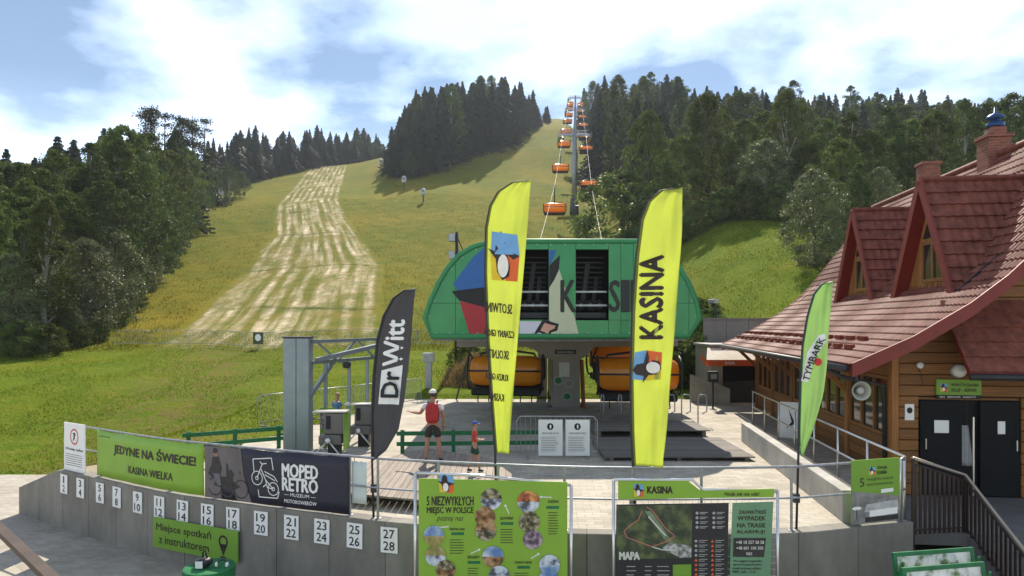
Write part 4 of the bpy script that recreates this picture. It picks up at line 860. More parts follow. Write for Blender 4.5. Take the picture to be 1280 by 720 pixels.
for k, (a, b) in enumerate(outl):
    a2, b2 = outl[(k + 1) % len(outl)]; nb = max(1, int(math.hypot(a2 - a, b2 - b) / 0.45))
    for j in range(nb): t_ = j / nb; q = (a + (a2 - a) * t_, b + (b2 - b) * t_); q = (q[0] * 0.965, 4.6 + (q[1] - 4.6) * 0.93); bolts.box(q[0] - 0.018, q[0] + 0.018, -0.02, 0.0, q[1] - 0.018, q[1] + 0.018)
tag(bolts.build('rim_bolts', GALV, st), kind='stuff')
MB().tube([(X(120), 0.1, 3.02), (X(430), 0.1, 3.0), (X(760), 0.1, 3.0), (X(1030), 0.1, 3.02)], 0.05, 6).build('lower_edge_pipe', GALV, st)
# machinery in the two openings: sheaves, rails, gear arms
for x0, x1 in ((430, 534), (635, 750)):
    a, b = X(x0), X(x1); m = MB()
    for zz, yy in ((242, 0.35), (292, 0.3)): m.box(a, b, yy, yy + 0.06, Zz(zz) - 0.03, Zz(zz) + 0.03)
    m.build('cross_rail', GALV, st)
    for k in range(3):
        cx = a + (b - a) * (0.2 + 0.3 * k); MB().lathe([(0.0, -0.05), (0.15, -0.05), (0.17, -0.02), (0.15, 0.0), (0.17, 0.02), (0.15, 0.05), (0.0, 0.051)], M=Matrix.Translation((cx, 0.62, Zz(290))) @ Matrix.Rotation(math.pi / 2, 4, 'X'), n=18).build('sheave', RUBBER, st, True)
        MB().lathe([(0.0, -0.02), (0.06, -0.02), (0.06, 0.02), (0.0, 0.021)], M=Matrix.Translation((cx, 0.55, Zz(290))) @ Matrix.Rotation(math.pi / 2, 4, 'X'), n=12).build('hub', GALV, st, True)
    m = MB()
    for k in range(7): m.box(a, b, 0.9 + 0.1 * k, 0.93 + 0.1 * k, Zz(110 + 18 * k) - 0.02, Zz(110 + 18 * k) + 0.02)
    m.build('louvres', DKMET, st)
    m = MB(); m.box(a, b, 0.4, 0.9, Zz(338), Zz(318)); m.bar((a + 0.3, 1.2, Zz(300)), (a + 0.5, 1.2, Zz(130)), 0.14, 0.14); m.bar((b - 0.35, 1.3, Zz(310)), (b - 0.2, 1.3, Zz(180)), 0.12, 0.12); m.build('machinery', DKMET, st)
S1 = lambda q: flat([SZ(*p) for p in q], lambda a, b: (a, -0.004, b)); S2 = lambda q: flat([SZ(*p) for p in q], lambda a, b: (a, -0.008, b))
kas = MB()
def hood_letter(ch, z0, z1, za=203, zb=316):
    a = SZ(z0, zb); b = SZ(z1, za); lettering(kas, ch, a[0], a[1], b[0] - a[0], b[1] - a[1], lambda x, y: (x, -0.012, y), 0.018)
hood_letter('K', 580, 632); hood_letter('S', 754, 790); hood_letter('I', 797, 824); hood_letter('N', 832, 888); hood_letter('A', 895, 955)
multi('front_print', [(S1([(190, 216), (262, 120), (300, 88), (345, 70), (426, 70), (426, 190), (300, 228), (212, 243)]), HBLUE), (S1([(214, 278), (305, 296), (345, 403), (252, 403)]), HRED), (S1([(330, 350), (428, 350), (428, 403), (342, 403)]), HWH), (S1([(430, 350), (534, 350), (534, 403), (430, 403)]), HWH),
     (S1([(537, 94), (562, 94), (556, 118), (537, 150)]), HBLUE), (S1([(572, 160), (631, 343), (631, 346), (645, 403), (537, 403), (537, 232)]), HCR), (S2([(185, 242), (300, 228), (426, 196), (426, 345), (330, 348), (306, 300), (214, 276)]), BLACK), (S2([(576, 112), (572, 165), (556, 200), (537, 230), (537, 150)]), BLACK),
     (S2([(478, 403), (512, 346), (528, 344), (545, 352), (572, 360), (566, 384), (545, 390), (540, 403), (528, 400), (500, 390)]), BLACK), (flat([SZ(*p) for p in ((505, 384), (520, 356), (540, 362), (560, 366), (556, 376), (538, 384), (534, 394))], lambda a, b: (a, -0.012, b)), HPK), (kas, pm('hood_ink', (0.015, 0.017, 0.016), 0.5))], st)
def PP(px, py): p = P(px, py, YP); return (p.x - SX, p.z)
DY = YP - YS
pg = thing('support', None, None); pg.parent = st; pg.location = (0, DY, 0)
GREYW = pm('warm_grey_paint', (0.26, 0.235, 0.21), 0.6, 0.06, 1.5)
MB().prism([PP(*q) for q in ((570, 420.5), (850, 420.5), (850, 433), (744, 434), (736, 444), (726, 450), (690, 450), (678, 446), (668, 437), (658, 434), (570, 434))], lambda a, b, t: (a, 0.3 + 1.4 * t, b)).build('soffit_beam', GREYW, pg)
m = MB(); m.box(PP(694, 0)[0], PP(721, 0)[0], 0.262, 0.297, PP(0, 443)[1], PP(0, 437.5)[1]); m.build('name_plate', pm('plate_violet', (0.03, 0.028, 0.045), 0.5), pg)
m = MB(); lettering(m, 'KASINA WIELKA', PP(697, 0)[0], PP(0, 442)[1], 0.68, 0.09, lambda x, y: (x, 0.258, y), 0.01); m.build('lettering', pm('plate_letter', (0.4, 0.4, 0.42), 0.5), pg)
px0, px1 = PP(691.5, 0)[0], PP(726.5, 0)[0]
MB().bbox(px0, px1, 0.45, 1.6, 0.0, PP(0, 450)[1] + 0.06, 0.03).build('pillar', GREYW, pg)
MB().box(px0 - 0.15, px1 + 0.15, 0.3, 1.75, 0, 0.06).build('pillar_base', CONC, pg)
m = MB(); m.box(PP(700, 0)[0], PP(713, 0)[0], 0.44, 0.448, PP(0, 472)[1], PP(0, 454)[1]); m.build('notice', pm('notice_grey', (0.5, 0.5, 0.48), 0.5, 0.15, 12), pg)
for cx, cy, mt in ((699, 477, GREENP), (713, 481, GREYP), (710, 497, GREENP)):
    c = PP(cx, cy); multi('sticker', [(flat(ell(c[0], c[1], 0.19, 0.17, 18), lambda a, b: (a, 0.444, b)), pm('sticker_pale', (0.34, 0.36, 0.30), 0.5)), (flat(ell(c[0], c[1], 0.15, 0.13, 16), lambda a, b: (a, 0.440, b)), mt)], pg)
MB().bar((px1 + 0.12, 1.0, 2.0), (px1 + 0.2, 1.0, 0.0), 0.12, 0.5).build('orange_guard', pm('guard_orange', (0.4, 0.1, 0.02), 0.5), pg)
for sx in (-1, 1):                                                # outer legs at the back
    MB().bbox(sx * 0.25 + 0.1 - 0.2, sx * 0.25 + 0.1 + 0.2, 4.2, 5.2, 0, 3.2, 0.02).build('rear_leg', GREYW, pg)
MB().bar((PP(590, 0)[0], 1.6, 3.0), (PP(560, 0)[0], 4.0, 0.0), 0.06, 0.06).build('cable_stay', DKMET, pg)

# ---------------------------------------------------------------- rope line, towers and chairs
RY = [27, 38, 92, 144, 230, 305, 400]; RZ = [4.6, 5.2, 22.6, 44.0, 77.0, 106.5, 142]
def rope_x(Y, side): return 2.25 + 0.0965 * (Y - 28) + side * 2.55
def rope_z(Y):
    z = float(np.interp(Y, RY, RZ))
    for a, b in zip(RY, RY[1:]):
        if a < Y < b: t_ = (Y - a) / (b - a); z -= 0.000 if b < 90 else 0.012 * (b - a) * 4 * t_ * (1 - t_) * 0.5
    return z
ROPE = pm('steel_rope', (0.25, 0.25, 0.25), 0.5, 0.1, 20, metal=0.6)
for side, nm in ((-1, 'left'), (1, 'right')):
    ob = MB().tube([(rope_x(Y, side), Y, rope_z(Y)) for Y in np.linspace(34, 400, 90)], 0.014, 5).build('haul_rope', ROPE, None, True)
    tag(ob, 'steel haul rope of the chairlift, the %s one going uphill' % nm, 'rope', 'chairlift haul ropes')
BUB = pm('orange_bubble', (0.92, 0.40, 0.025), 0.14, 0.06, 2, spec=0.5, transl=0.55, coat=0.4)
def make_chair():
    e = thing('lift_chair', 'x', 'lift chair')
    def sup(a, b):                                                # rounded shell, open towards the seat
        th = (a - 0.5) * 2 * math.pi; ph = (b - 0.5) * math.pi; c = math.cos(ph); s_ = math.sin(ph); p = lambda v, k: math.copysign(abs(v) ** k, v)
        return Vector((1.5 * p(s_, 0.28), 0.62 * p(c, 0.5) * p(math.cos(th), 0.7), -3.05 + 0.62 * p(c, 0.5) * p(math.sin(th), 0.7)))
    MB().grid(22, 18, sup).build('bubble', BUB, e, True)
    m = MB(); m.bbox(-1.42, 1.42, -0.50, 0.46, -4.05, -3.74, 0.06); m.bbox(-1.42, 1.42, -0.64, -0.50, -3.9, -3.2, 0.05); m.build('seat', RUBBER, e)
    m = MB()
    for sx in (-1, 1):
        m.tube([(sx * 1.52, 0.10 + 0.62 * math.cos(a), -3.1 + 0.72 * math.sin(a)) for a in np.linspace(-1.9, 3.6, 12)], 0.045, 6); m.tube([(sx * 1.35, -0.45, -3.9), (sx * 1.5, -0.6, -3.1), (sx * 1.1, -0.35, -2.35), (0, -0.1, -2.2)], 0.05, 6)
    m.tube([(-1.5, -0.66, -3.05), (1.5, -0.66, -3.05)], 0.045, 6); m.tube([(-1.5, 0.66, -3.02), (1.5, 0.66, -3.02)], 0.04, 6); m.build('frame', DKMET, e, True)
    m = MB(); m.tube([(0, 0, -0.12), (0, -0.25, -0.6), (0, -0.28, -1.8), (0, -0.1, -2.25)], 0.07, 8); m.build('hanger', DKMET, e, True)
    MB().bbox(-0.14, 0.14, -0.28, 0.28, -0.14, 0.10, 0.03).build('grip', GALV, e)
    m = MB()
    for x in (-1.1, -0.65, -0.2, 0.2, 0.65, 1.1): m.tube([(x, 0.45, -3.9), (x, 0.62, -4.25), (x, 0.45, -4.3)], 0.025, 5)
    m.build('footrests', DKMET, e)
    return e
chair = make_chair(); first = True
def put_chair(x, y, z, rz, label):
    global first
    o = chair if first else copy_tree(chair); first = False
    o.location = (x, y, z); o.rotation_euler = (0, 0, rz); tag(o, label, 'lift chair', 'orange bubble chairs of the lift')
put_chair(-0.22, 27.6, 4.62, math.radians(172), 'orange bubble lift chair inside the station, left of the grey pillar')
put_chair(4.75, 25.2, 4.66, math.radians(176), 'orange bubble lift chair inside the station, front one right of the pillar')
put_chair(5.0, 30.2, 5.05, math.radians(4), 'orange bubble lift chair inside the station, rear one right of the pillar')
put_chair(10.55, 35.0, 4.70, math.radians(20), 'orange bubble lift chair parked behind the kiosk awning')
for i, Y in enumerate((92, 125, 160, 194, 226, 258, 288, 318, 345)):
    put_chair(rope_x(Y, -1), Y, rope_z(Y) - 0.02, math.pi, ('nearest orange bubble chair on the left rope above the meadow', 'second orange bubble chair up the left rope')[i] if i < 2 else 'distant orange bubble chair high up the left rope')
for i, Y in enumerate((109, 147, 178, 210, 242, 272, 302, 330)):
    put_chair(rope_x(Y, 1), Y, rope_z(Y) - 0.02, 0, ('nearest orange bubble chair on the right rope above the meadow', 'second orange bubble chair up the right rope')[i] if i < 2 else 'distant orange bubble chair high up the right rope')
def tower(Y, label):
    x = 2.25 + 0.0965 * (Y - 28); z0 = tz(x, Y); z1 = rope_z(Y); e = thing('lift_tower', label, 'lift tower', (x, Y, z0 - 0.15)); h = z1 - z0 + 0.15
    MB().tube([(0, 0, 0), (0, 0, 3.4)], [1.0, 0.85], 12).build('foot_section', pm('tower_foot', (0.05, 0.055, 0.06), 0.7, 0.2, 3), e, True)
    MB().tube([(0, 0, 3.4), (0, 0, h * 0.6), (0, 0, h + 1.4)], [0.62, 0.5, 0.36], 12).build('pole', GALV, e, True)
    m = MB(); m.box(-3.2, 3.2, -0.2, 0.2, h + 0.12, h + 0.55); m.bar((-2.55, 0, h + 0.5), (0, 0, h + 1.3), 0.1, 0.1); m.bar((2.55, 0, h + 0.5), (0, 0, h + 1.3), 0.1, 0.1); m.box(-2.9, 2.9, -0.1, 0.1, h + 1.15, h + 1.3); m.build('crossarm', GALV, e)
    sl = 0.40
    for sx in (-1, 1):
        m = MB(); m.bar((sx * 2.55, -2.2, h - 2.2 * sl - 0.12), (sx * 2.55, 2.2, h + 2.2 * sl - 0.12), 0.25, 0.2); m.build('sheave_beam', DKMET, e)
        for k in range(6):
            yy = -2.0 + 0.8 * k; MB().lathe([(0.0, -0.06), (0.24, -0.06), (0.24, 0.06), (0.0, 0.061)], M=Matrix.Translation((sx * 2.55, yy, h + yy * sl - 0.30)) @ Matrix.Rotation(math.pi / 2, 4, 'Y'), n=12).build('sheave', RUBBER, e)
        m = MB(); m.box(sx * 2.55 + sx * 0.35, sx * 2.55 + sx * 0.95, -2.2, 2.2, h - 0.75, h - 0.68)
        for k in range(5): m.tube([(sx * 3.5, -2.2 + 1.1 * k, h - 0.7), (sx * 3.5, -2.2 + 1.1 * k, h + 0.35)], 0.03, 4)
        m.tube([(sx * 3.5, -2.2, h + 0.35), (sx * 3.5, 2.2, h + 0.35)], 0.03, 4); m.build('catwalk', GALV, e)
    m = MB()
    for k in range(int((h - 1) / 0.5)): m.tube([(-0.2, -0.75, 0.6 + 0.5 * k), (0.2, -0.75, 0.6 + 0.5 * k)], 0.02, 3)
    m.tube([(-0.2, -0.75, 0.4), (-0.2, -0.75, h)], 0.025, 4); m.tube([(0.2, -0.75, 0.4), (0.2, -0.75, h)], 0.025, 4); m.build('ladder', GALV, e)
tower(144, 'nearest grey lift tower standing in the meadow above the station'); tower(230, 'second grey lift tower up the slope'); tower(305, 'farthest grey lift tower against the sky')

# ---------------------------------------------------------------- crowd barriers and low fences
def barrier(p0, p1, label, group, h=1.08, bars=0.13, foot=True):
    p0 = Vector(p0); p1 = Vector(p1); d = p1 - p0; w = Vector((d.x, d.y)).length; e = thing('crowd_barrier', label, 'barrier', p0, math.atan2(d.y, d.x), group); dz = d.z
    pts = [(0.02, 0, 0.16), (0.02, 0, h - 0.12), (0.12, 0, h), (w - 0.12, 0, h + dz), (w - 0.02, 0, h - 0.12 + dz), (w - 0.02, 0, 0.16 + dz)]
    MB().tube(pts, 0.02, 6, True).build('frame', GALV, e, True)
    m = MB(); k = bars
    while k < w - 0.06: m.tube([(k, 0, 0.16 + dz * k / w), (k, 0, h + dz * k / w)], 0.008, 4); k += bars
    m.build('bars', GALV, e)
    m = MB()
    for x in (0.3, w - 0.3): m.bar((x, -0.28, 0.02 + dz * x / w), (x, 0.28, 0.02 + dz * x / w), 0.04, 0.03); m.tube([(x, 0, 0.02 + dz * x / w), (x, 0, 0.17 + dz * x / w)], 0.015, 5)
    m.build('feet', GALV, e)
    return e
fx = np.linspace(-27.5, -4.2, 11)
for i in range(10):
    y0 = 46 + 0.6 * math.sin(i); y1 = 46 + 0.6 * math.sin(i + 1); a = (fx[i] + 0.04, y0, tz(fx[i], y0)); b_ = (fx[i + 1] - 0.04, y1, tz(fx[i + 1], y1)); barrier(a, b_, 'steel crowd barrier in the long row across the slope foot', 'crowd barriers in the long row across the slope')
e = thing('small_sign', 'small dark sign with a white figure on the row of barriers', 'sign', (-17.2, 45.2, tz(-17.2, 45.2)))
MB().box(-0.35, 0.35, -0.02, 0.02, 0.35, 1.15).build('panel', pm('sign_olive', (0.06, 0.08, 0.03), 0.6), e); MB().add([(a, -0.024, b) for a, b in ell(0, 0.8, 0.2, 0.24, 14)], [tuple(range(14))]).build('symbol', WHITE, e); MB().tube([(0, 0.03, -0.05), (0, 0.03, 0.9)], 0.03, 5).build('post', GALV, e)
q = [(-8.6, 22.5), (-7.4, 24.3), (-6.2, 26.1), (-5.1, 28.0), (-4.0, 29.8)]
for i in range(4):
    a = (q[i][0], q[i][1], max(0, tz(*q[i]))); b_ = (q[i + 1][0] - 0.04, q[i + 1][1] - 0.05, max(0, tz(*q[i + 1]))); barrier(a, b_, ('first', 'second', 'third', 'farthest')[i] + ' steel crowd barrier in the row behind the turnstiles, counted from the left', 'crowd barriers behind the turnstiles')
def green_fence(p0, p1, n_post, label):
    p0 = Vector(p0); p1 = Vector(p1); d = p1 - p0; w = Vector((d.x, d.y)).length; e = thing('low_fence', label, 'fence', p0, math.atan2(d.y, d.x), 'low green timber fences')
    for z in (0.28, 0.56): MB().bar((0, -0.05, z), (w, -0.05, z + d.z), 0.03, 0.11).build('rail', GREENP, e)
    for k in range(n_post): x = 0.15 + (w - 0.3) * k / (n_post - 1); MB().box(x - 0.05, x + 0.05, -0.03, 0.05, -0.04, 0.64).build('post', GREENP, e)
green_fence((-3.1, 17.95, 0), (1.3, 18.2, 0), 4, 'low green two rail fence behind the man and child')
green_fence((-8.7, 17.6, tz(-8.7, 17.6)), (-6.45, 18.9, 0), 3, 'low green two rail fence left of the grey steel column')
# barrier with the two white notices
barrier((0.10, 17.5, 0), (2.25, 17.45, 0), 'steel crowd barrier carrying two white notices', 'crowd barriers on the plaza')
for lb, a in (('white notice sheet on the barrier, left of the pair', 0.69), ('white notice sheet on the barrier, right of the pair', 1.40)):
    e = thing('notice_sheet', lb, 'notice', (a, 17.43, 0.06), 0, 'white notices on the barrier'); MB().box(0, 0.63, 0, 0.012, 0, 0.94).build('panel', WHITE, e); m = MB(); ff = lambda x, y: (x, -0.004, y)
    m.add([ff(x, y) for x, y in ell(0.31, 0.76, 0.085, 0.09, 18)], [tuple(range(18))]); lettering(m, 'REGULAMIN STACJI', 0.1, 0.56, 0.43, 0.045, ff, 0.01)
    for k in range(9): m.add([ff(0.07, 0.48 - k * 0.045), ff(0.5 + R.uniform(-0.15, 0.06), 0.48 - k * 0.045), ff(0.5, 0.49 - k * 0.045), ff(0.07, 0.49 - k * 0.045)], [(0, 1, 2, 3)])
    m.build('lettering', BLACK, e); MB().add([ff(x, y) for x, y in ((0.30, 0.71), (0.33, 0.71), (0.34, 0.78), (0.315, 0.82), (0.29, 0.78))], [(0, 1, 2, 3, 4)]).build('symbol', WHITE, e).location = (0, -0.004, 0)

# ---------------------------------------------------------------- plaza: timber decks, hoops, turnstiles
DECKW = wood('grey_deck', (0.24, 0.20, 0.165), 0.25, (14, 0.6, 4), 0.8, 0.18); DECKD = wood('dark_deck', (0.15, 0.135, 0.118), 0.3, (0.6, 14, 4), 0.8, 0.18)
dk = thing('timber_deck', 'weathered grey plank deck behind the railing where the man stands', 'deck', (-1.7, 14.8, 0))
dpoly = [(-3.35, 12.95), (-1.25, 12.25), (0.1, 14.2), (-0.55, 16.3), (-2.2, 17.55), (-3.55, 15.6)]
def span(x):
    ys_ = []
    for a, b in zip(dpoly, dpoly[1:] + dpoly[:1]):
        if (a[0] - x) * (b[0] - x) < 0: ys_.append(a[1] + (b[1] - a[1]) * (x - a[0]) / (b[0] - a[0]))
    return (min(ys_), max(ys_)) if len(ys_) >= 2 else None
x = -3.5
while x < 0.05:
    a, b = span(x + 0.005), span(x + 0.135)
    if a and b: MB().add([(px_ + 1.7, py_ - 14.8, z) for z in (0.20, 0.235 + R.uniform(-0.003, 0.003)) for px_, py_ in ((x, a[0]), (x + 0.132, b[0]), (x + 0.132, b[1]), (x, a[1]))], [(0, 1, 2, 3), (4, 5, 6, 7), (0, 1, 5, 4), (1, 2, 6, 5), (2, 3, 7, 6), (3, 0, 4, 7)]).build('plank', DECKW, dk)
    x += 0.14
for yy in (13.4, 14.4, 15.4, 16.4):
    xs_ = [v / 100 for v in range(-350, 10, 5) if span(v / 100) and span(v / 100)[0] < yy - 0.05 and span(v / 100)[1] > yy + 0.05]; MB().box(min(xs_) + 1.7, max(xs_) + 1.7, yy - 14.85, yy - 14.75, 0.0, 0.20).build('joist', DECKD, dk)
def rect_deck(name, label, x0, x1, y0, y1, z, mt):
    e = thing(name, label, 'deck', ((x0 + x1) / 2, y0, 0), 0, 'dark boarding decks'); w = (x1 - x0) / 2; yy = 0
    while yy < y1 - y0 - 0.1: MB().box(-w, w, yy, yy + 0.135, z - 0.035, z + R.uniform(-0.002, 0.002)).build('plank', mt, e); yy += 0.145
    for sx in (-0.9, 0, 0.9): MB().box(sx * w - 0.05, sx * w + 0.05, 0.03, y1 - y0 - 0.1, 0.0, z - 0.037).build('joist', DECKD, e)
rect_deck('boarding_deck', 'low dark plank boarding deck in front, right of the white notices', 2.35, 6.2, 17.0, 19.9, 0.12, DECKD)
rect_deck('boarding_deck', 'raised dark plank boarding deck just in front of the chairs', 2.5, 6.1, 20.5, 22.6, 0.24, DECKD)
hl = ('leftmost', 'second', 'third', 'fourth', 'rightmost')
for i, px in enumerate((753, 775, 838, 857.5, 878)):
    Y = 22.9; xx = (px - CX) / F * Y; e = thing('boarding_hoop', 'upright steel hoop at the boarding deck, %s of five' % hl[i], 'hoop', (xx, Y, 0.0), 0, 'steel hoops at the boarding deck')
    wd = 0.05 if i < 2 else 0.15; MB().tube([(-wd, 0, 0.0), (-wd, 0, 0.95), (-wd * 0.5, 0, 1.08), (wd * 0.8, 0, 1.06), (wd, 0, 0.9), (wd, 0, 0.5), (0, 0, 0.42)], 0.022, 6).build('tube', GALV, e, True); MB().box(-0.1, 0.1, -0.07, 0.07, -0.005, 0.012).build('base_plate', GALV, e)
# card reader post
e = thing('reader_post', 'dark control box on a thin post beside the kiosk wall', 'control post', (8.25, 27.4, 0)); MB().tube([(0, 0, 0), (0, 0, 1.15)], 0.04, 6).build('post', DKMET, e); MB().bbox(-0.2, 0.2, -0.12, 0.12, 1.12, 1.56, 0.02).build('box', DKMET, e); MB().box(-0.12, 0.12, -0.130, -0.122, 1.25, 1.45).build('screen', GREYP, e); MB().box(-0.12, 0.12, -0.12, 0.12, 0, 0.02).build('base_plate', DKMET, e)
# turnstile gantry
gx, gy = -5.83, 18.2
e = thing('steel_gantry', 'grey steel gantry with thick column over the turnstiles', 'gantry', (gx, gy, 0))
COLM = pm('grey_steel_paint', (0.22, 0.26, 0.28), 0.45, 0.12, 2.5, metal=0.4)
m = MB(); m.bbox(-0.35, 0.0, -0.2, 0.2, 0, 3.12, 0.015); m.bbox(0.004, 0.35, -0.2, 0.2, 0, 3.12, 0.015); m.build('column', COLM, e)
MB().box(-0.37, 0.37, -0.22, 0.22, 3.122, 3.16).build('cap', DKMET, e); MB().box(-0.5, 0.5, -0.35, 0.35, -0.005, 0.03).build('base_plate', DKMET, e)
A0 = Vector((0.35, 0.05, 0)); A1 = Vector((1.75, 3.6, 0)); at = lambda k, z: A0 + (A1 - A0) * k + Vector((0, 0, z))
for lo, hi, off in ((2.44, 3.02, Vector((0, 0, 0))),):
    MB().bar(at(0, hi), at(1, hi), 0.08, 0.09).build('chord', COLM, e); MB().bar(at(0, lo), at(1, lo), 0.08, 0.09).build('chord', COLM, e)
    for k0, k1 in ((0.05, 0.3), (0.55, 0.3), (0.55, 0.8), (0.98, 0.8)): MB().bar(at(k0, hi), at(k1, lo), 0.05, 0.05).build('brace', COLM, e)
A0b = A0 + Vector((0.55, -0.1, 0)); A1b = A1 + Vector((0.75, -0.2, 0)); atb = lambda k, z: A0b + (A1b - A0b) * k + Vector((0, 0, z))
MB().bar(at(0.05, 2.5), atb(0.9, 3.0), 0.12, 0.12).build('brace', COLM, e); MB().bar((0.3, 0, 1.5), at(0.25, 2.42), 0.10, 0.10).build('brace', COLM, e)
for k in (0.16, 0.45, 0.70, 0.96): p = at(k, 0); MB().box(p.x - 0.045, p.x + 0.045, p.y - 0.045, p.y + 0.045, 0.0, 2.40).build('hanger_post', COLM, e)
m = MB(); p = at(0.42, 2.3); m.lathe([(0.0, -0.12), (0.1, -0.1), (0.13, 0.0), (0.13, 0.08), (0.0, 0.085)], c=p, n=12); m.build('camera_dome', DKMET, e, True)
p = at(0.88, 0); MB().box(p.x - 0.02, p.x + 0.42, p.y - 0.08, p.y - 0.06, 1.95, 2.42).build('green_sign', LIME_D, e)
TSB = pm('turnstile_grey', (0.15, 0.14, 0.13), 0.5, 0.1, 3)
for lb, gx_, gy_ in (('grey turnstile with tripod arms, the one nearer to the steel column', -4.72, 17.6), ('grey turnstile with tripod arms, the one nearer to the dark flag', -4.30, 19.2)):
    t_ = thing('turnstile', lb, 'turnstile', (gx_, gy_, 0), 0, 'ski pass turnstiles')
    MB().bbox(-0.32, 0.28, -0.25, 0.25, 0.35, 0.60, 0.03).build('lower_box', TSB, t_); MB().bbox(-0.20, 0.34, -0.16, 0.16, 0.60, 1.18, 0.03).build('cabinet', TSB, t_); MB().box(-0.14, -0.02, -0.172, -0.163, 0.75, 1.10).build('reader', BLACK, t_); MB().bbox(-0.5, 0.4, -0.2, 0.2, 1.185, 1.22, 0.01).build('lid', STEEL, t_); MB().box(-0.1, 0.2, -0.15, 0.15, 0, 0.35).build('pedestal', DKMET, t_)
    MB().box(0.345, 0.365, -0.3, 0.3, 0.2, 1.15).build('side_panel', LIME_D, t_)
    hub = Vector((-0.05, -0.30, 0.48))
    for dx, dz in ((-0.38, -0.42), (0.38, -0.42), (0.02, -0.05)): MB().tube([hub, hub + Vector((dx, -0.12, dz))], 0.022, 6).build('arm', STEEL, t_, True)
    MB().lathe([(0, -0.06), (0.07, -0.05), (0.07, 0.06), (0, 0.065)], M=Matrix.Translation(hub) @ Matrix.Rotation(math.pi / 2, 4, 'X'), n=12).build('hub', STEEL, t_, True)
e = thing('bicycle_poster', 'lime poster with a bicycle picture right of the grey steel column', 'poster', (-5.40, 18.75, 0)); MB().box(0, 0.42, 0, 0.02, 0.05, 1.15).build('panel', LIME_D, e)
m = MB(); ff = lambda x, y: (x, -0.004, y); m.add([ff(0.02, 0.55), ff(0.40, 0.55), ff(0.40, 1.1), ff(0.02, 1.1)], [(0, 1, 2, 3)]); m.build('photo', mauve, e)
m = MB(); lettering(m, '(90)', 0.08, 0.25, 0.26, 0.18, ff, 0.01); m.build('lettering', RED, e)
# control cabinet, dark slope mat, flood light mast
e = thing('utility_cabinet', 'small pale grey cabinet on a post behind the plaza edge', 'cabinet', (-4.1, 32.8, tz(-4.1, 32.8) - 0.03)); MB().bbox(-0.16, 0.16, -0.12, 0.12, 0, 1.3, 0.01).build('post', GALV, e); MB().bbox(-0.28, 0.28, -0.18, 0.18, 1.3, 1.75, 0.02).build('box', pm('cabinet_grey', (0.4, 0.42, 0.42), 0.5), e); MB().box(-0.22, 0.22, -0.19, -0.182, 1.36, 1.70).build('door', GALV, e)
def lamp_mast(px, Y, h, label):
    x = (px - CX) / F * Y; e = thing('floodlight_mast', label, 'lamp mast', (x, Y, tz(x, Y) - 0.05)); MB().tube([(0, 0, 0), (0, 0, h)], [0.14, 0.09], 8).build('pole', DKMET, e, True)
    for dz in (-0.3, -1.3): MB().bbox(-0.45, -0.08, -0.25, 0.05, h + dz - 0.25, h + dz + 0.2, 0.03).build('floodlight', GALV, e); MB().bar((0, 0, h - 0.2), (0.55, 0, h - 1.5), 0.05, 0.05).build('stay', DKMET, e)
lamp_mast(571, 38, 7.9, 'dark floodlight mast rising behind the station hood')

# ---------------------------------------------------------------- right back: grey wall, kiosk with awning, low wall
e = thing('panel_wall', 'grey panelled wall in front of the green bank behind the kiosk', 'wall', (9.5, 33.0, 0))
for k in range(5): MB().box(k * 1.1 + 0.01, k * 1.1 + 1.09, 0, 0.2, -0.1, 3.72).build('panel', pm('wall_panel_grey', (0.24, 0.23, 0.22), 0.7, 0.15, 1.2), e)
MB().box(-0.02, 5.52, -0.05, 0.25, 3.722, 3.80).build('coping', GREYP, e)
e = thing('kiosk', 'small grey kiosk with a dark opening under an orange valance', 'kiosk', (8.85, 29.6, 0))
m = MB(); m.box(0, 0.5, 0, 2.6, 0, 2.5); m.build('side_wall', GREYP, e); MB().box(0.5, 3.4, 2.4, 2.6, 0, 2.5).build('back_wall', DARKIN, e); MB().box(3.4, 3.6, 0.0, 2.6, 0, 2.5).build('side_wall', GREYP, e); MB().box(-0.1, 3.7, -0.1, 2.7, 2.502, 2.6).build('roof', GREYP, e)
MB().box(0.5, 3.4, 0.1, 0.5, 0, 0.95).build('counter', DKMET, e)
m = MB(); m.add([(-0.6, -1.3, 1.98), (3.4, -1.3, 1.98), (3.2, -0.05, 2.45), (-0.2, -0.05, 2.45), (1.2, -0.5, 2.5)], [(0, 1, 2, 3)]); m.build('awning', pm('awning_cream', (0.62, 0.55, 0.45), 0.7, transl=0.3), e)
m = MB(); m.add([(-0.6, -1.305, 1.98), (3.4, -1.305, 1.98), (3.4, -1.305, 1.72), (-0.6, -1.305, 1.72), (-0.6, -0.4, 2.20), (-0.6, -0.4, 1.96)], [(0, 1, 2, 3), (0, 3, 5, 4)]); m.build('valance', pm('valance_orange', (0.55, 0.09, 0.02), 0.6, transl=0.2), e)
m = MB(); lettering(m, 'KAWA', 0.2, 1.78, 0.4, 0.13, lambda x, y: (x, -1.310, y), 0.01); m.build('lettering', WHITE, e)
e = thing('kerb_wall', 'low grey concrete wall left of the kiosk', 'wall', (8.0, 28.6, 0)); MB().prism([(0, 0), (1.35, 0), (1.35, 0.72), (0, 1.25)], lambda a, b, t: (a, 0.22 * t + 1.2 * (1 - a / 1.35), b)).build('block', CONC, e)
# low wall beside the ramp, on the right of the plaza
rwz = math.atan2(-1.0, 8.6)
e = thing('ramp_wall', 'long low concrete wall along the ramp on the right of the plaza', 'wall', (5.83, 11.78, 0), math.atan2(8.2, 1.02) - math.pi / 2)
for k in range(3): L_ = 8.2 / 3; MB().bbox(0, 0.24, k * L_ + 0.004, (k + 1) * L_ - 0.004, -0.05, 0.56, 0.012).build('block', CONC_L, e)
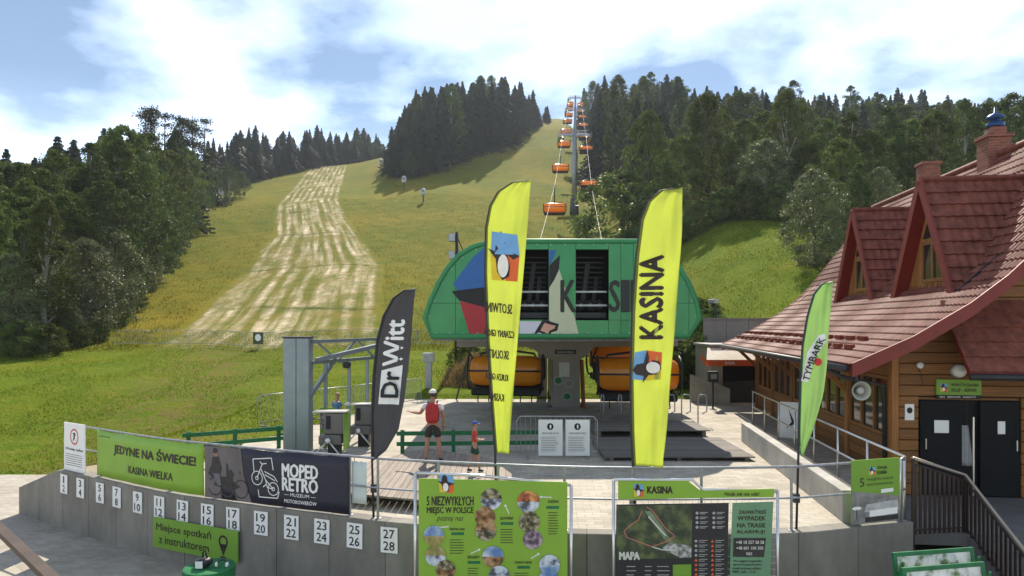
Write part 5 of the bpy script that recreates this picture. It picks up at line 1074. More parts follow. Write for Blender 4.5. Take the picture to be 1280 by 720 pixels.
# steel railing along the ramp
e = thing('ramp_railing', 'steel railing running back along the ramp beside the timber building', 'railing', (7.04, 11.95, 0), math.atan2(11.6, 1.45) - math.pi / 2)
for z in (1.12, 0.58): MB().tube([(0, 0, z), (0, 11.7, z)], 0.024, 6).build('rail', STEEL, e, True)
for k in range(8): y = 0.02 + k * 1.66; MB().tube([(0, y, -0.05), (0, y, 1.12)], 0.024, 6).build('post', STEEL, e, True)
MB().tube([(-0.12, -0.1, -0.01), (-0.12, -0.1, 1.1), (0, 0, 1.12)], 0.022, 6).build('post', STEEL, e, True)
e = thing('advert_board', 'white advertising board with a dark swoosh leaning on the railing', 'board', (8.25, 20.6, 0), -0.5); MB().box(0, 0.62, 0, 0.03, 0, 1.1, Matrix.Rotation(-0.12, 4, 'X')).build('panel', WHITE, e); m = MB(); ff = lambda x, y: Matrix.Rotation(-0.12, 4, 'X') @ Vector((x, -0.005, y)); m.add([ff(0.2, 0.3), ff(0.45, 0.45), ff(0.25, 0.9), ff(0.35, 0.5)], [(0, 1, 2, 3)]); m.build('swoosh', BLACK, e)
# ---------------------------------------------------------------- timber building with the tiled roof
ROOFM = pm('red_roof_tile', (0.165, 0.055, 0.038), 0.62, 0.45, 4.5, 0.2, spec=0.18, bscale=25, detail=8)
REDB = pm('dark_red_board', (0.16, 0.018, 0.012), 0.5, 0.15, 3)
PLANK = wood('orange_timber', (0.21, 0.09, 0.023), 0.35, (0.5, 9, 9)); POSTW = wood('post_timber', (0.26, 0.11, 0.03), 0.3, (9, 9, 0.5)); BOARDW = wood('gable_timber', (0.30, 0.13, 0.035), 0.3, (9, 9, 0.5))
GLASS = pm('dark_glass', (0.015, 0.018, 0.02), 0.06, 0.2, 2, spec=0.8)
bd = thing('timber_building', 'timber building with red tiled roof, two dormers and brick chimneys', 'building', (8.58, 15.0, 0), -math.atan(0.13))
prof_u = [0, 1.2, 2.3, 3.0, 3.6, 6.1]; prof_z = [2.63, 3.20, 3.89, 4.45, 5.05, 8.30]; EX = -1.31; RX = 4.79; Y0, Y1 = -1.18, 13.6
def roof_z(x):
    uu_ = x - EX
    if uu_ > 6.1: uu_ = 12.2 - uu_
    return float(np.interp(uu_, prof_u, prof_z))
# tiled slope: rows stepped down the slope and waved along the eave
us = np.linspace(0, 6.1, 400); zs_ = np.interp(us, prof_u, prof_z); arc = np.concatenate([[0], np.cumsum(np.hypot(np.diff(us), np.diff(zs_)))])
def tile_slope(name, mirror, parent):
    rows = int(arc[-1] / 0.29); ny = int((Y1 - Y0) / 0.17) * 5; vs = []
    lines = []
    for r_ in range(rows): lines += [(r_ * arc[-1] / rows, 0.036), ((r_ + 1) * arc[-1] / rows - 0.004, 0.0)]
    yy = np.linspace(Y0, Y1, ny + 1); wave = 0.020 * np.sin((yy - Y0) / 0.17 * 2 * np.pi)
    for s_, hgt in lines:
        uq = np.interp(s_, arc, us); zq_ = np.interp(uq, us, zs_); e_ = 0.05; du = np.interp(s_ + e_, arc, us) - np.interp(s_ - e_, arc, us); dz = np.interp(np.interp(s_ + e_, arc, us), us, zs_) - np.interp(np.interp(s_ - e_, arc, us), us, zs_); ln = math.hypot(du, dz); nx, nz = -dz / ln, du / ln
        o = hgt + wave; xq = uq + nx * o; xs_ = EX + xq if not mirror else 2 * RX - (EX + xq); vs.append(np.stack([xs_, yy, zq_ + nz * o], 1))
    v = np.concatenate(vs); k = ny + 1; idx_ = np.arange(len(v)).reshape(-1, k); f_ = np.stack([idx_[:-1, :-1], idx_[:-1, 1:], idx_[1:, 1:], idx_[1:, :-1]], -1).reshape(-1, 4)
    me = bpy.data.meshes.new(name); me.from_pydata(v.tolist(), [], f_.tolist()); me.materials.append(ROOFM); return tag(link(name, me, parent), 'red metal tiles in stepped rows', kind='stuff')
rf = MB(); pr = [(EX + a, b - 0.03) for a, b in zip(prof_u, prof_z)] + [(2 * RX - EX - a, b - 0.03) for a, b in list(zip(prof_u, prof_z))[-2::-1]]
low = [(a, b - 0.14) for a, b in reversed(pr)]
rf = rf.prism(pr + low, lambda a, b, t: (a, Y0 + 0.03 + (Y1 - Y0 - 0.06) * t, b)).build('roof', REDB, bd)
tile_slope('roof_tiles', False, rf); tile_slope('roof_tiles', True, rf)
for yy in (Y0 - 0.05, Y1 + 0.002):                                       # barge boards
    MB().prism([(a, b + 0.08) for a, b in pr] + [(a, b - 0.22) for a, b in reversed(pr)], lambda a, b, t: (a, yy + 0.045 * t, b)).build('barge_board', REDB, rf)
MB().tube([(RX, Y0 + k * (Y1 - Y0) / 40, 8.36) for k in range(41)], 0.11, 8).build('ridge_cap', ROOFM, rf, True)
MB().tube([(EX - 0.10, Y0 + 0.05, 2.56), (EX - 0.10, Y1 - 0.05, 2.58)], 0.075, 8).build('gutter', DKMET, rf, True)
MB().tube([(EX - 0.10, 0.3, 2.5), (EX + 0.3, 0.25, 2.28), (-0.12, 0.22, 2.1), (-0.10, 0.2, -0.3)], 0.05, 8).build('downpipe', DKMET, rf, True)
for row_u in (0.55, 0.95):
    for k in range(17): y = 0.3 + k * 0.78 + (0.3 if row_u > 0.6 else 0); zz = roof_z(EX + row_u); MB().box(EX + row_u - 0.05, EX + row_u + 0.05, y, y + 0.42, zz + 0.03, zz + 0.13).build('snow_guard', REDB, rf)
MB().box(2.55, 3.15, 6.0, 6.02, 0, 0.01) 
# skylight
# walls: boarded gable towards the yard, long side towards the plaza
def xin(z):                                                       # where the roof underside cuts the gable at height z
    zz = z + 0.24
    for k in range(200):
        x = k * 0.03
        if roof_z(x) >= zz: return x
    return 4.7
z = -0.32; row_h = 0.245
while z < 7.2:
    x0 = 0.10 if z + row_h < 2.9 else max(0.10, xin(z + row_h)); x1 = 2 * RX - x0 if z > 2.9 else 9.4
    segs = [(x0, 0.52), (2.62, x1)] if z < 1.86 else [(x0, x1)]
    for a, b in segs:
        if b - a > 0.1: MB().bbox(a, b, -0.02, 0.10, z + 0.006, z + row_h - 0.006, 0.014).build('plank', PLANK, bd)
    z += row_h
MB().prism([(0.05, -0.32), (9.5, -0.32), (9.5, 2.7), (RX, 7.4), (0.05, 3.0)], lambda a, b, t: (a, 0.11 + 0.1 * t, b)).build('gable_backing', DARKIN, bd)
MB().bbox(-0.06, 0.095, -0.05, 0.16, -0.32, 3.0, 0.012).build('corner_post', POSTW, bd)
MB().box(9.42, 9.6, 0.0, 13, -0.32, 2.8).build('far_wall', PLANK, bd); MB().prism([(0.05, -0.32), (9.5, -0.32), (9.5, 2.7), (RX, 7.4), (0.05, 3.0)], lambda a, b, t: (a, 12.8 + 0.15 * t, b)).build('rear_wall', PLANK, bd)
bay = 2.56
for bi in range(5):
    ya = 0.16 + bi * bay; yb = ya + bay - 0.06
    z = -0.32
    while z < 0.8: MB().bbox(-0.02, 0.10, ya, yb, z + 0.006, min(z + row_h, 0.90) - 0.006, 0.012).build('plank', PLANK, bd); z += row_h
    MB().bbox(-0.07, 0.15, yb - 0.02, yb + 0.20, -0.32, 2.78, 0.012).build('post', POSTW, bd)
    w_ = thing('window', None, None); w_.parent = bd; w_.name = 'window'
    fr = MB(); a, b = ya + 0.05, yb - 0.05; 
    fr.box(-0.03, 0.06, a, b, 0.91, 0.99); fr.box(-0.03, 0.06, a, b, 2.22, 2.30)
    for k in range(4): yk = a + (b - a - 0.09) * k / 3; fr.box(-0.035, 0.065, yk, yk + 0.09, 0.992, 2.218)
    fr.build('frame', POSTW, w_)
    for k in range(3): yk = a + 0.09 + (b - a - 0.09) * k / 3; MB().box(0.015, 0.03, yk + 0.003, yk + (b - a - 0.09) / 3 - 0.093, 0.993, 2.217).build('pane', GLASS, w_)
    MB().bar((-0.06, yb + 0.09, 1.75), (-0.95, yb + 0.09, 2.62), 0.12, 0.12).build('brace', POSTW, bd)
    MB().bbox(-0.02, 0.10, ya, yb, 2.31, 2.75, 0.012).build('lintel_board', PLANK, bd)
# exposed rafter ends
for k in range(18): y = 0.05 + k * 0.75; MB().bar((-0.02, y, 3.12), (EX + 0.12, y, 2.52), 0.09, 0.12).build('rafter', POSTW, rf)
MB().box(0.2, 9.3, 0.3, 12.7, -0.45, -0.33).build('floor_slab', CONC, bd)
# dormers
for yc in (1.85, 6.3):
    dm = thing('dormer', None, None); dm.parent = bd; xd = 1.66; hw = 1.4; zb, zt = 4.36, 7.05; xb = 4.4
    # gable boards
    k = -hw + 0.12
    while k < hw - 0.1:
        kk = k + 0.15; top = lambda v: zb + (zt - zb) * (1 - abs(v) / hw) - 0.14
        t0, t1 = top(k), top(kk)
        if min(t0, t1) > zb + 0.1: MB().add([(x, yc + v, zz_) for x in (xd, xd + 0.05) for v, zz_ in ((k, zb - 0.4), (kk - 0.006, zb - 0.4), (kk - 0.006, t1), (k, t0))], [(0, 1, 2, 3), (4, 5, 6, 7), (0, 1, 5, 4), (1, 2, 6, 5), (2, 3, 7, 6), (3, 0, 4, 7)]).build('board', BOARDW, dm)
        k += 0.15
    for sgn in (-1, 1):                                            # tiled sides in stepped rows
        m = MB(); rows = 9; vs = []; sl = math.hypot(hw + 0.12, zt - zb); nrm = Vector((0, sgn * (zt - zb), hw)).normalized()
        for r_ in range(rows):
            for kk, hgt in ((r_ / rows, 0.05), ((r_ + 0.99) / rows, 0.005)):
                for j in range(61): x = xd - 0.28 + (xb - xd + 0.28) * j / 60; o = hgt + 0.014 * math.sin(j / 60 * (xb - xd) / 0.2 * 6.283); vs.append(Vector((x, yc + sgn * (hw + 0.12) * (1 - kk), zb - 0.2 + (zt - zb + 0.2) * kk)) + nrm * o)
        m.add(vs, [(j + i * 61, j + 1 + i * 61, j + 1 + (i + 1) * 61, j + (i + 1) * 61) for i in range(2 * rows - 1) for j in range(60)]); tag(m.build('side_tiles', ROOFM, dm, fix=False), kind='stuff')
        MB().add([(x, yc + sgn * v, zz_) for x in (xd - 0.27, xb) for v, zz_ in ((hw + 0.10, zb - 0.21), (0, zt - 0.02), (0, zt - 0.16), (hw - 0.02, zb - 0.21))], [(0, 1, 2, 3), (4, 5, 6, 7), (0, 1, 5, 4), (1, 2, 6, 5), (2, 3, 7, 6), (3, 0, 4, 7)]).build('roof_slab', REDB, dm)
        MB().bar((xd - 0.30, yc + sgn * (hw + 0.12), zb - 0.2), (xd - 0.30, yc, zt + 0.02), 0.05, 0.22).build('barge_board', REDB, dm)
    MB().tube([(xd - 0.3, yc, zt + 0.06), (xb, yc, zt + 0.06)], 0.07, 6).build('ridge_cap', ROOFM, dm)
    wn = thing('window', None, None); wn.parent = dm; wn.name = 'window'
    fr = MB(); a, b = yc - 0.68, yc + 0.42; z0, z1 = zb + 0.18, zb + 1.22
    fr.box(xd - 0.06, xd, a, b, z0, z0 + 0.09); fr.box(xd - 0.06, xd, a, b, z1 - 0.09, z1)
    for yk in (a, (a + b) / 2 - 0.04, b - 0.08): fr.box(xd - 0.065, xd + 0.005, yk, yk + 0.08, z0 + 0.092, z1 - 0.092)
    fr.build('frame', POSTW, wn)
    for k in range(2): yk = a + 0.08 + k * (b - a) / 2; MB().box(xd - 0.03, xd - 0.012, yk + 0.002, yk + (b - a) / 2 - 0.085, z0 + 0.093, z1 - 0.093).build('pane', GLASS, wn)
    MB().add([(xx_, yc + v, zz_) for xx_ in (xd - 0.03, xd - 0.012) for v, zz_ in ((-0.42, zb + 1.3), (0.42, zb + 1.3), (0.0, zb + 2.0))], [(0, 1, 2), (3, 4, 5), (0, 1, 4, 3), (1, 2, 5, 4), (2, 0, 3, 5)]).build('pane', GLASS, wn)
# chimneys
BRICK = bpy.data.materials.new('chimney_brick'); BRICK.use_nodes = True
_t = BRICK.node_tree; _b = _t.nodes.new('ShaderNodeTexBrick'); _c = _t.nodes.new('ShaderNodeTexCoord'); _m = _t.nodes.new('ShaderNodeMapping'); _m.inputs['Rotation'].default_value = (math.pi / 2, 0, 0); _t.links.new(_c.outputs['Object'], _m.inputs[0]); _t.links.new(_m.outputs[0], _b.inputs[0])
_b.inputs['Scale'].default_value = 1; _b.inputs['Brick Width'].default_value = 0.25; _b.inputs['Row Height'].default_value = 0.08; _b.inputs['Mortar Size'].default_value = 0.01; _b.inputs['Color1'].default_value = (0.17, 0.045, 0.025, 1); _b.inputs['Color2'].default_value = (0.26, 0.075, 0.04, 1); _b.inputs['Mortar'].default_value = (0.18, 0.14, 0.11, 1); _t.links.new(_b.outputs[0], _t.nodes['Principled BSDF'].inputs['Base Color']); _t.nodes['Principled BSDF'].inputs['Roughness'].default_value = 0.85
for yc, wx, wy, zt, cowl in ((5.0, 0.62, 0.6, 8.85, True), (8.9, 0.55, 0.5, 9.0, False)):
    ch = thing('chimney', None, None); ch.parent = bd; MB().box(RX - wx / 2, RX + wx / 2, yc - wy / 2, yc + wy / 2, 7.6, zt).build('stack', BRICK, ch); MB().bbox(RX - wx / 2 - 0.05, RX + wx / 2 + 0.05, yc - wy / 2 - 0.05, yc + wy / 2 + 0.05, zt + 0.002, zt + 0.10, 0.01).build('cap', BRICK, ch)
    if cowl:
        MB().box(RX - 0.17, RX + 0.23, yc - 0.2, yc + 0.2, zt + 0.102, zt + 0.32).build('neck', BRICK, ch); MB().lathe([(0.0, 0), (0.22, 0.0), (0.24, 0.14), (0.13, 0.16), (0.13, 0.24), (0.26, 0.26), (0.2, 0.36), (0.04, 0.44), (0.03, 0.6), (0, 0.61)], c=(RX + 0.03, yc, zt + 0.325), n=16).build('cowl', pm('blue_metal', (0.02, 0.06, 0.16), 0.35, 0.1, 4, metal=0.5), ch, True)
# lean-to roof over the entrance
lt = MB().prism([(-1.25, 2.52), (-0.06, 4.02), (-0.06, 3.86), (-1.25, 2.36)], lambda a, b, t: (0.95 + 8.2 * t, a, b)).build('entrance_roof', REDB, bd)
m = MB(); vs = []; rows = 5
for r_ in range(rows):
    for kk, hgt in ((r_ / rows, 0.05), ((r_ + 0.99) / rows, 0.006)):
        for j in range(200): x = 0.93 + 8.2 * j / 199; vs.append((x, -1.28 + 1.22 * kk - 0.78 * (hgt), 2.50 + 1.52 * kk + 0.62 * (hgt + 0.016 * math.sin(j / 199 * 8.2 / 0.2 * 6.283))))
m.add(vs, [(j + i * 200, j + 1 + i * 200, j + 1 + (i + 1) * 200, j + (i + 1) * 200) for i in range(2 * rows - 1) for j in range(199)]); tag(m.build('entrance_tiles', ROOFM, lt, fix=False), kind='stuff')
MB().tube([(0.9, -1.36, 2.42), (9.1, -1.36, 2.42)], 0.065, 8).build('gutter', DKMET, lt, True)
MB().bbox(9.0, 9.15, -1.15, -1.0, -0.31, 2.5, 0.01).build('canopy_post', POSTW, bd)
# entrance doors
DOORM = pm('door_black', (0.008, 0.009, 0.011), 0.6, 0.15, 3, spec=0.15)
for a, b, yo in ((0.54, 1.40, 0.0), (1.78, 2.58, 0.0)):
    d_ = thing('door', None, None); d_.parent = bd; MB().bbox(a, b, -0.04, 0.02, -0.30, 1.80, 0.01).build('leaf', DOORM, d_); c = (a + b) / 2
    MB().box(c - (0.14 if a < 1 else 0.05), c + (0.16 if a < 1 else 0.10), -0.052, -0.044, 1.08, 1.36).build('paper', WHITE, d_); MB().tube([(b - 0.08 if a > 1 else a + 0.1, -0.09, 0.72), (b - 0.08 if a > 1 else a + 0.1, -0.09, 0.95)], 0.014, 6).build('handle', STEEL, d_)
MB().box(1.60, 1.63, -0.1, -0.06, -0.28, 1.45).build('door_edge', STEEL, bd)
MB().box(0.53, 2.6, 0.03, 0.09, 1.81, 1.86).build('door_head', POSTW, bd)
def onb(name, label, cat, x, y, z): return thing(name, label, cat, bd.matrix_basis @ Vector((x, y, z)) if False else Vector((8.58, 15.0, 0)) + Matrix.Rotation(-math.atan(0.13), 3, 'Z') @ Vector((x, y, z)), -math.atan(0.13))
e = onb('shop_sign', 'green shop sign with emblem above the dark doors', 'sign', 0.86, -0.06, 1.93); MB().box(0, 0.92, -0.02, 0.03, 0, 0.34).build('panel', LIME_D, e); MB().box(0.0, 0.92, -0.02, 0.03, -0.085, -0.005).build('lower_strip', BLACK, e)
m = MB(); ff = lambda x, y: (x, -0.024, y); lettering(m, 'WYPOŻYCZALNIA', 0.30, 0.19, 0.56, 0.085, ff, 0.02); lettering(m, 'SKLEP - SERWIS', 0.30, 0.07, 0.52, 0.075, ff, 0.02); m.build('lettering', INK, e); emblem(e, 0.06, 0.06, 0.18, 0.2, lambda a, b, lf: (a, -0.024 - lf, b)); m = MB(); lettering(m, 'SKI  SERWIS  NARTY', 0.06, -0.065, 0.75, 0.04, lambda x, y: (x, -0.024, y)); m.build('lettering', WHITE, e)
e = onb('small_notice', 'small white notice with a dark symbol left of the dark doors', 'notice', 0.22, -0.04, 1.35); MB().box(0, 0.19, -0.01, 0.015, 0, 0.36).build('panel', WHITE, e); m = MB(); m.add([(x, -0.014, y) for x, y in ell(0.095, 0.22, 0.06, 0.07, 14)], [tuple(range(14))]); m.build('symbol', BLACK, e)
e = onb('wall_lamp', 'round white wall lamp beside the shop sign', 'lamp', 1.34, -0.03, 2.46); MB().lathe([(0.0, 0.0), (0.13, 0.0), (0.15, 0.03), (0.12, 0.10), (0.0, 0.13)], M=Matrix.Rotation(math.pi / 2, 4, 'X'), n=20).build('shade', WHITE, e, True); MB().lathe([(0.0, -0.02), (0.17, -0.02), (0.17, 0.0), (0, 0.001)], M=Matrix.Rotation(math.pi / 2, 4, 'X'), n=20).build('ring', GALV, e, True)
e = onb('wall_spotlight', 'small grey spotlight high on the timber gable', 'lamp', 0.5, -0.03, 2.58); MB().lathe([(0.0, 0.0), (0.05, 0.0), (0.07, 0.12), (0.0, 0.13)], M=Matrix.Rotation(math.pi / 2, 4, 'X'), n=14).build('shade', WHITE, e, True); MB().tube([(0, 0.0, 0), (0.12, 0.0, -0.45)], 0.008, 4).build('cable', DKMET, e)
# horn loudspeaker under the eave corner
e = onb('horn_loudspeaker', 'grey horn loudspeaker under the corner of the eaves', 'loudspeaker', -1.14, -1.12, 2.10); M_ = Matrix.Rotation(math.pi / 2, 4, 'X') @ Matrix.Rotation(0.1, 4, 'Y'); HORN = pm('horn_grey', (0.36, 0.35, 0.31), 0.5, 0.08, 4)
MB().lathe([(0.02, -0.22), (0.07, -0.18), (0.09, -0.05), (0.17, 0.05), (0.20, 0.10), (0.195, 0.11), (0.165, 0.06), (0.085, -0.04), (0.06, -0.1)], M=M_, n=24).build('horn', HORN, e, True); MB().lathe([(0.0, -0.06), (0.07, -0.05), (0.08, 0.05), (0.06, 0.09), (0.0, 0.10)], M=M_, n=18).build('driver', HORN, e, True); MB().bar((0, 0.12, 0.05), (0, 0.16, 0.50), 0.04, 0.04).build('bracket', DKMET, e)
e = onb('hanging_jacket', 'pale jacket hanging in the dark doorway', 'jacket', 1.53, 0.0, 0.35); m = MB(); m.grid(6, 10, lambda a, b: Vector((-0.10 + 0.20 * a * (0.7 + 0.5 * b), 0.02 + 0.03 * math.sin(a * 9), 0.9 - 0.9 * b))); ob = m.build('cloth', pm('jacket_grey', (0.34, 0.34, 0.33), 0.8), e, True); ob.modifiers.new('t', 'SOLIDIFY').thickness = 0.01; MB().tube([(0, 0.02, 0.88), (0, 0.02, 1.42)], 0.006, 4).build('hanger', DKMET, e)

# porch, steps and picket railing
tag(MB().prism([(7.15, 12.3), (16, 11.2), (16, 15.3), (7.6, 15.4)], lambda a, b, t: (a, b, -0.55 + 0.22 * t)).build('porch_pavement', concrete('porch_concrete', (0.17, 0.165, 0.16))), kind='structure')
e = thing('porch_steps', 'dark concrete steps leading down from the porch to the yard', 'steps', (8.3, 12.1, ZL))
for k in range(6): MB().bbox(0, 6.5, -0.32 * (k + 1) - 0.1 * 0, -0.32 * k + (0.25 if k == 0 else 0), 0.0, 1.07 - 0.178 * (k + 0.3), 0.01).build('step', MATS['porch_concrete'], e)
BRM = pm('brown_metal', (0.03, 0.016, 0.012), 0.5, 0.2, 6); HR = pm('handrail_grey', (0.30, 0.26, 0.22), 0.4, 0.1, 6, metal=0.5)
e = thing('picket_railing', 'brown picket railing turning down along the porch steps', 'railing', (7.12, 11.85, 0))
pts = [Vector((0, 0, 1.12)), Vector((1.22, 0.42, 0.72)), Vector((1.02, -1.75, -0.42))]
foot = [-0.34, -0.42, -1.38]
MB().tube(pts, 0.03, 8).build('handrail', HR, e, True)
MB().tube([p - Vector((0, 0, 0.10)) for p in pts], 0.02, 6).build('upper_rail', BRM, e)
MB().tube([Vector((p.x, p.y, f_ + 0.18)) for p, f_ in zip(pts, foot)], 0.02, 6).build('lower_rail', BRM, e)
for a, b, fa, fb, n_ in ((pts[0], pts[1], foot[0], foot[1], 11), (pts[1], pts[2], foot[1], foot[2], 18)):
    for k in range(n_):
        t_ = (k + 0.5) / n_; p = a + (b - a) * t_; fz_ = fa + (fb - fa) * t_; d = (b - a); d.z = 0; d.normalize(); MB().add([p + d * sx * 0.028 + Vector((0, 0, zz_ - p.z)) + Vector((-d.y, d.x, 0)) * sy for zz_ in (fz_ + 0.1, p.z - 0.09) for sx, sy in ((-1, -0.008), (1, -0.008), (1, 0.008), (-1, 0.008))], [(0, 1, 2, 3), (4, 5, 6, 7), (0, 1, 5, 4), (1, 2, 6, 5), (2, 3, 7, 6), (3, 0, 4, 7)]).build('picket', BRM, e)
for p, f_ in zip(pts, (-0.5, -0.5, -1.42)): MB().tube([(p.x, p.y, f_), (p.x, p.y, p.z)], 0.03, 8).build('post', BRM, e)

# ---------------------------------------------------------------- people
def skin_mesh(name, V_, E_, parent, mt, sub=2):
    me = bpy.data.meshes.new(name); me.from_pydata([v[0] for v in V_], E_, []); ob = bpy.data.objects.new(name, me); COL.objects.link(ob)
    sk = ob.modifiers.new('skin', 'SKIN'); sk.use_smooth_shade = True; sk.branch_smoothing = 0.4
    for i, v in enumerate(V_): r_ = v[1]; me.skin_vertices[0].data[i].radius = r_ if isinstance(r_, tuple) else (r_, r_)
    me.skin_vertices[0].data[0].use_root = True; ss_ = ob.modifiers.new('sub', 'SUBSURF'); ss_.levels = sub; ss_.render_levels = sub
    dg = bpy.context.evaluated_depsgraph_get(); out = bpy.data.meshes.new_from_object(ob.evaluated_get(dg)); bpy.data.objects.remove(ob)
    out.name = name; out.materials.clear(); out.materials.append(mt); out.shade_smooth(); return link(name, out, parent)
SKIN = pm('skin', (0.38, 0.20, 0.13), 0.5, 0.06, 6)
def person(label, loc, rz, s, shirt, shorts, cap, arms, legs, pack=None, hair=None):
    e = thing('person', label, 'person', loc, rz); e.scale = (s, s, s)
    V_ = [((0, 0, 0.95), (0.13, 0.10)), ((0, 0, 1.12), (0.12, 0.09)), ((0, 0, 1.32), (0.15, 0.105)), ((0, 0, 1.45), (0.07, 0.065)), ((0, 0.005, 1.52), 0.052), ((0, 0.02, 1.60), (0.075, 0.088)), ((0, 0.015, 1.68), (0.082, 0.098)), ((0, 0.01, 1.745), (0.05, 0.06)), ((0, 0.125, 1.625), 0.014)]
    E_ = [(0, 1), (1, 2), (2, 3), (3, 4), (4, 5), (5, 6), (6, 7), (5, 8)]
    def chain(root, pts_):
        k = root
        for p in pts_: V_.append(p); E_.append((k, len(V_) - 1)); k = len(V_) - 1
        return k
    for sx, (sh, el, wr, hd) in zip((-1, 1), arms):
        w_ = chain(2, [(sh, 0.058), (el, 0.044), (wr, 0.030)]); wr = Vector(wr); hd = Vector(hd); d = (hd - wr).normalized(); side = d.cross(Vector((0, 0, 1)));  side = side.normalized() if side.length > 0.1 else Vector((0, 1, 0))
        pk = chain(w_, [(wr + d * 0.05, (0.038, 0.02))])
        for j, (o, ln) in enumerate(((-0.03, 0.075), (-0.01, 0.09), (0.01, 0.085), (0.03, 0.068))): b0 = wr + d * 0.09 + side * o; chain(pk, [(b0, 0.010), (b0 + d * ln * 0.6 - Vector((0, 0, 0.012)), 0.009), (b0 + d * ln - Vector((0, 0, 0.035)), 0.007)])
        chain(pk, [(wr + d * 0.045 + side * 0.055 * sx, 0.011), (wr + d * 0.09 + side * 0.07 * sx, 0.009)])
    for (hp, kn, an, to) in legs: chain(0, [(hp, 0.095), (kn, 0.060), ((Vector(kn) * 0.6 + Vector(an) * 0.4) - Vector((0, 0.02, 0)), 0.058), (an, 0.038)])
    skin_mesh('body', V_, E_, e, SKIN)
    # clothes
    T_ = [((0, 0, 0.96), (0.155, 0.120)), ((0, 0, 1.12), (0.145, 0.115)), ((0, 0, 1.30), (0.178, 0.130)), ((0, 0, 1.425), (0.10, 0.085)), ((0, 0, 1.46), (0.065, 0.06))]; TE = [(0, 1), (1, 2), (2, 3), (3, 4)]
    for sh, el, wr, hd in arms: T_.append((sh, 0.082)); TE.append((2, len(T_) - 1)); T_.append((Vector(sh) * 0.4 + Vector(el) * 0.6, 0.068)); TE.append((len(T_) - 2, len(T_) - 1))
    skin_mesh('shirt', T_, TE, e, shirt)
    S_ = [((0, 0, 1.0), (0.150, 0.118)), ((0, 0, 0.90), (0.158, 0.125))]; SE = [(0, 1)]
    for hp, kn, an, to in legs: S_.append(((Vector(hp) + Vector((0, 0, -0.03))), 0.115)); SE.append((1, len(S_) - 1)); S_.append((Vector(hp) * 0.22 + Vector(kn) * 0.78, 0.100)); SE.append((len(S_) - 2, len(S_) - 1))
    skin_mesh('shorts', S_, SE, e, shorts)
    for hp, kn, an, to in legs:
        an = Vector(an); to = Vector(to); d = (to - an); d.z = 0; hl_ = an - d.normalized() * 0.05
        skin_mesh('shoe', [((hl_.x, hl_.y, 0.045), (0.042, 0.045)), ((an.x, an.y, 0.06), (0.045, 0.055)), ((an.x * 0.4 + to.x * 0.6, an.y * 0.4 + to.y * 0.6, 0.042), (0.048, 0.040)), ((to.x, to.y, 0.034), (0.040, 0.032))], [(0, 1), (1, 2), (2, 3)], e, RUBBER)
    m = MB(); m.grid(20, 6, lambda a, b: Vector((0.092 * math.cos(a * 6.283) * math.cos(b * 1.57), 0.012 + 0.108 * math.sin(a * 6.283) * math.cos(b * 1.57), 1.690 + 0.095 * math.sin(b * 1.57)))); 
    c_ = m.build('cap' if cap else 'hair', cap or hair, e, True)
    if cap: m = MB(); m.grid(10, 3, lambda a, b: Vector((0.085 * math.cos(a * 3.1416), 0.06 + (0.06 + 0.10 * b) * math.sin(a * 3.1416), 1.695 - 0.012 * b))); o_ = m.build('peak', cap, c_); o_.modifiers.new('t', 'SOLIDIFY').thickness = 0.008
    if hair and cap: m = MB(); m.grid(16, 5, lambda a, b: Vector((0.088 * math.cos(a * 3.4 + 3.0), 0.0 + 0.10 * math.sin(a * 3.4 + 3.0), 1.60 + 0.09 * b))); m.build('hair', hair, e, True)
    if pack:
        pk = MB(); pk.grid(20, 14, lambda a, b: (lambda th, ph: Vector((0.165 * math.copysign(abs(math.cos(th)) ** 0.5, math.cos(th)) * math.cos(ph) ** 0.4, -0.20 + 0.11 * math.copysign(abs(math.sin(th)) ** 0.6, math.sin(th)) * math.cos(ph) ** 0.4, 1.22 + 0.245 * math.copysign(abs(math.sin(ph)) ** 0.8, math.sin(ph)))))(a * 2 * math.pi, (b - 0.5) * math.pi * 0.999)); pb = pk.build('backpack', pack, e, True)
        pk = MB(); pk.grid(12, 8, lambda a, b: Vector((-0.12 + 0.24 * a, -0.30 - 0.045 * max(0, math.sin(a * 3.1416)) ** 0.5 * max(0, math.sin(b * 3.1416)) ** 0.5, 1.02 + 0.18 * b))); pk.build('pocket', pack, pb, True)
        for sx in (-1, 1): MB().tube([(sx * 0.10, -0.12, 1.44), (sx * 0.11, 0.02, 1.50), (sx * 0.115, 0.14, 1.36), (sx * 0.14, 0.10, 1.15), (sx * 0.14, -0.10, 1.03)], 0.018, 6).build('strap', RUBBER, pb, True)
    return e
armsA = [((-0.18, 0, 1.40), (-0.30, 0.02, 1.19), (-0.50, 0.14, 1.20), (-0.62, 0.20, 1.24)), ((0.18, 0, 1.40), (0.26, -0.03, 1.14), (0.25, 0.10, 0.92), (0.24, 0.15, 0.82))]
legsA = [((-0.09, 0, 0.90), (-0.13, 0.02, 0.50), (-0.16, -0.03, 0.09), (-0.20, 0.12, 0.03)), ((0.09, 0, 0.90), (0.14, 0.01, 0.50), (0.18, -0.02, 0.09), (0.22, 0.12, 0.03))]
person('man with a red backpack, white cap and dark shorts pointing left on the deck', (-1.87, 15.75, 0.237), 0.05, 0.97, pm('white_cloth', (0.66, 0.66, 0.68), 0.8, 0.05, 8, 1.0, bscale=14), pm('dark_cloth', (0.035, 0.028, 0.028), 0.8, 0.1, 8, 1.0, bscale=14), pm('cap_white', (0.68, 0.66, 0.62), 0.8), armsA, legsA, pm('red_nylon', (0.36, 0.015, 0.02), 0.55, 0.15, 10, 1.0, bscale=14), pm('brown_hair', (0.05, 0.03, 0.02), 0.7))
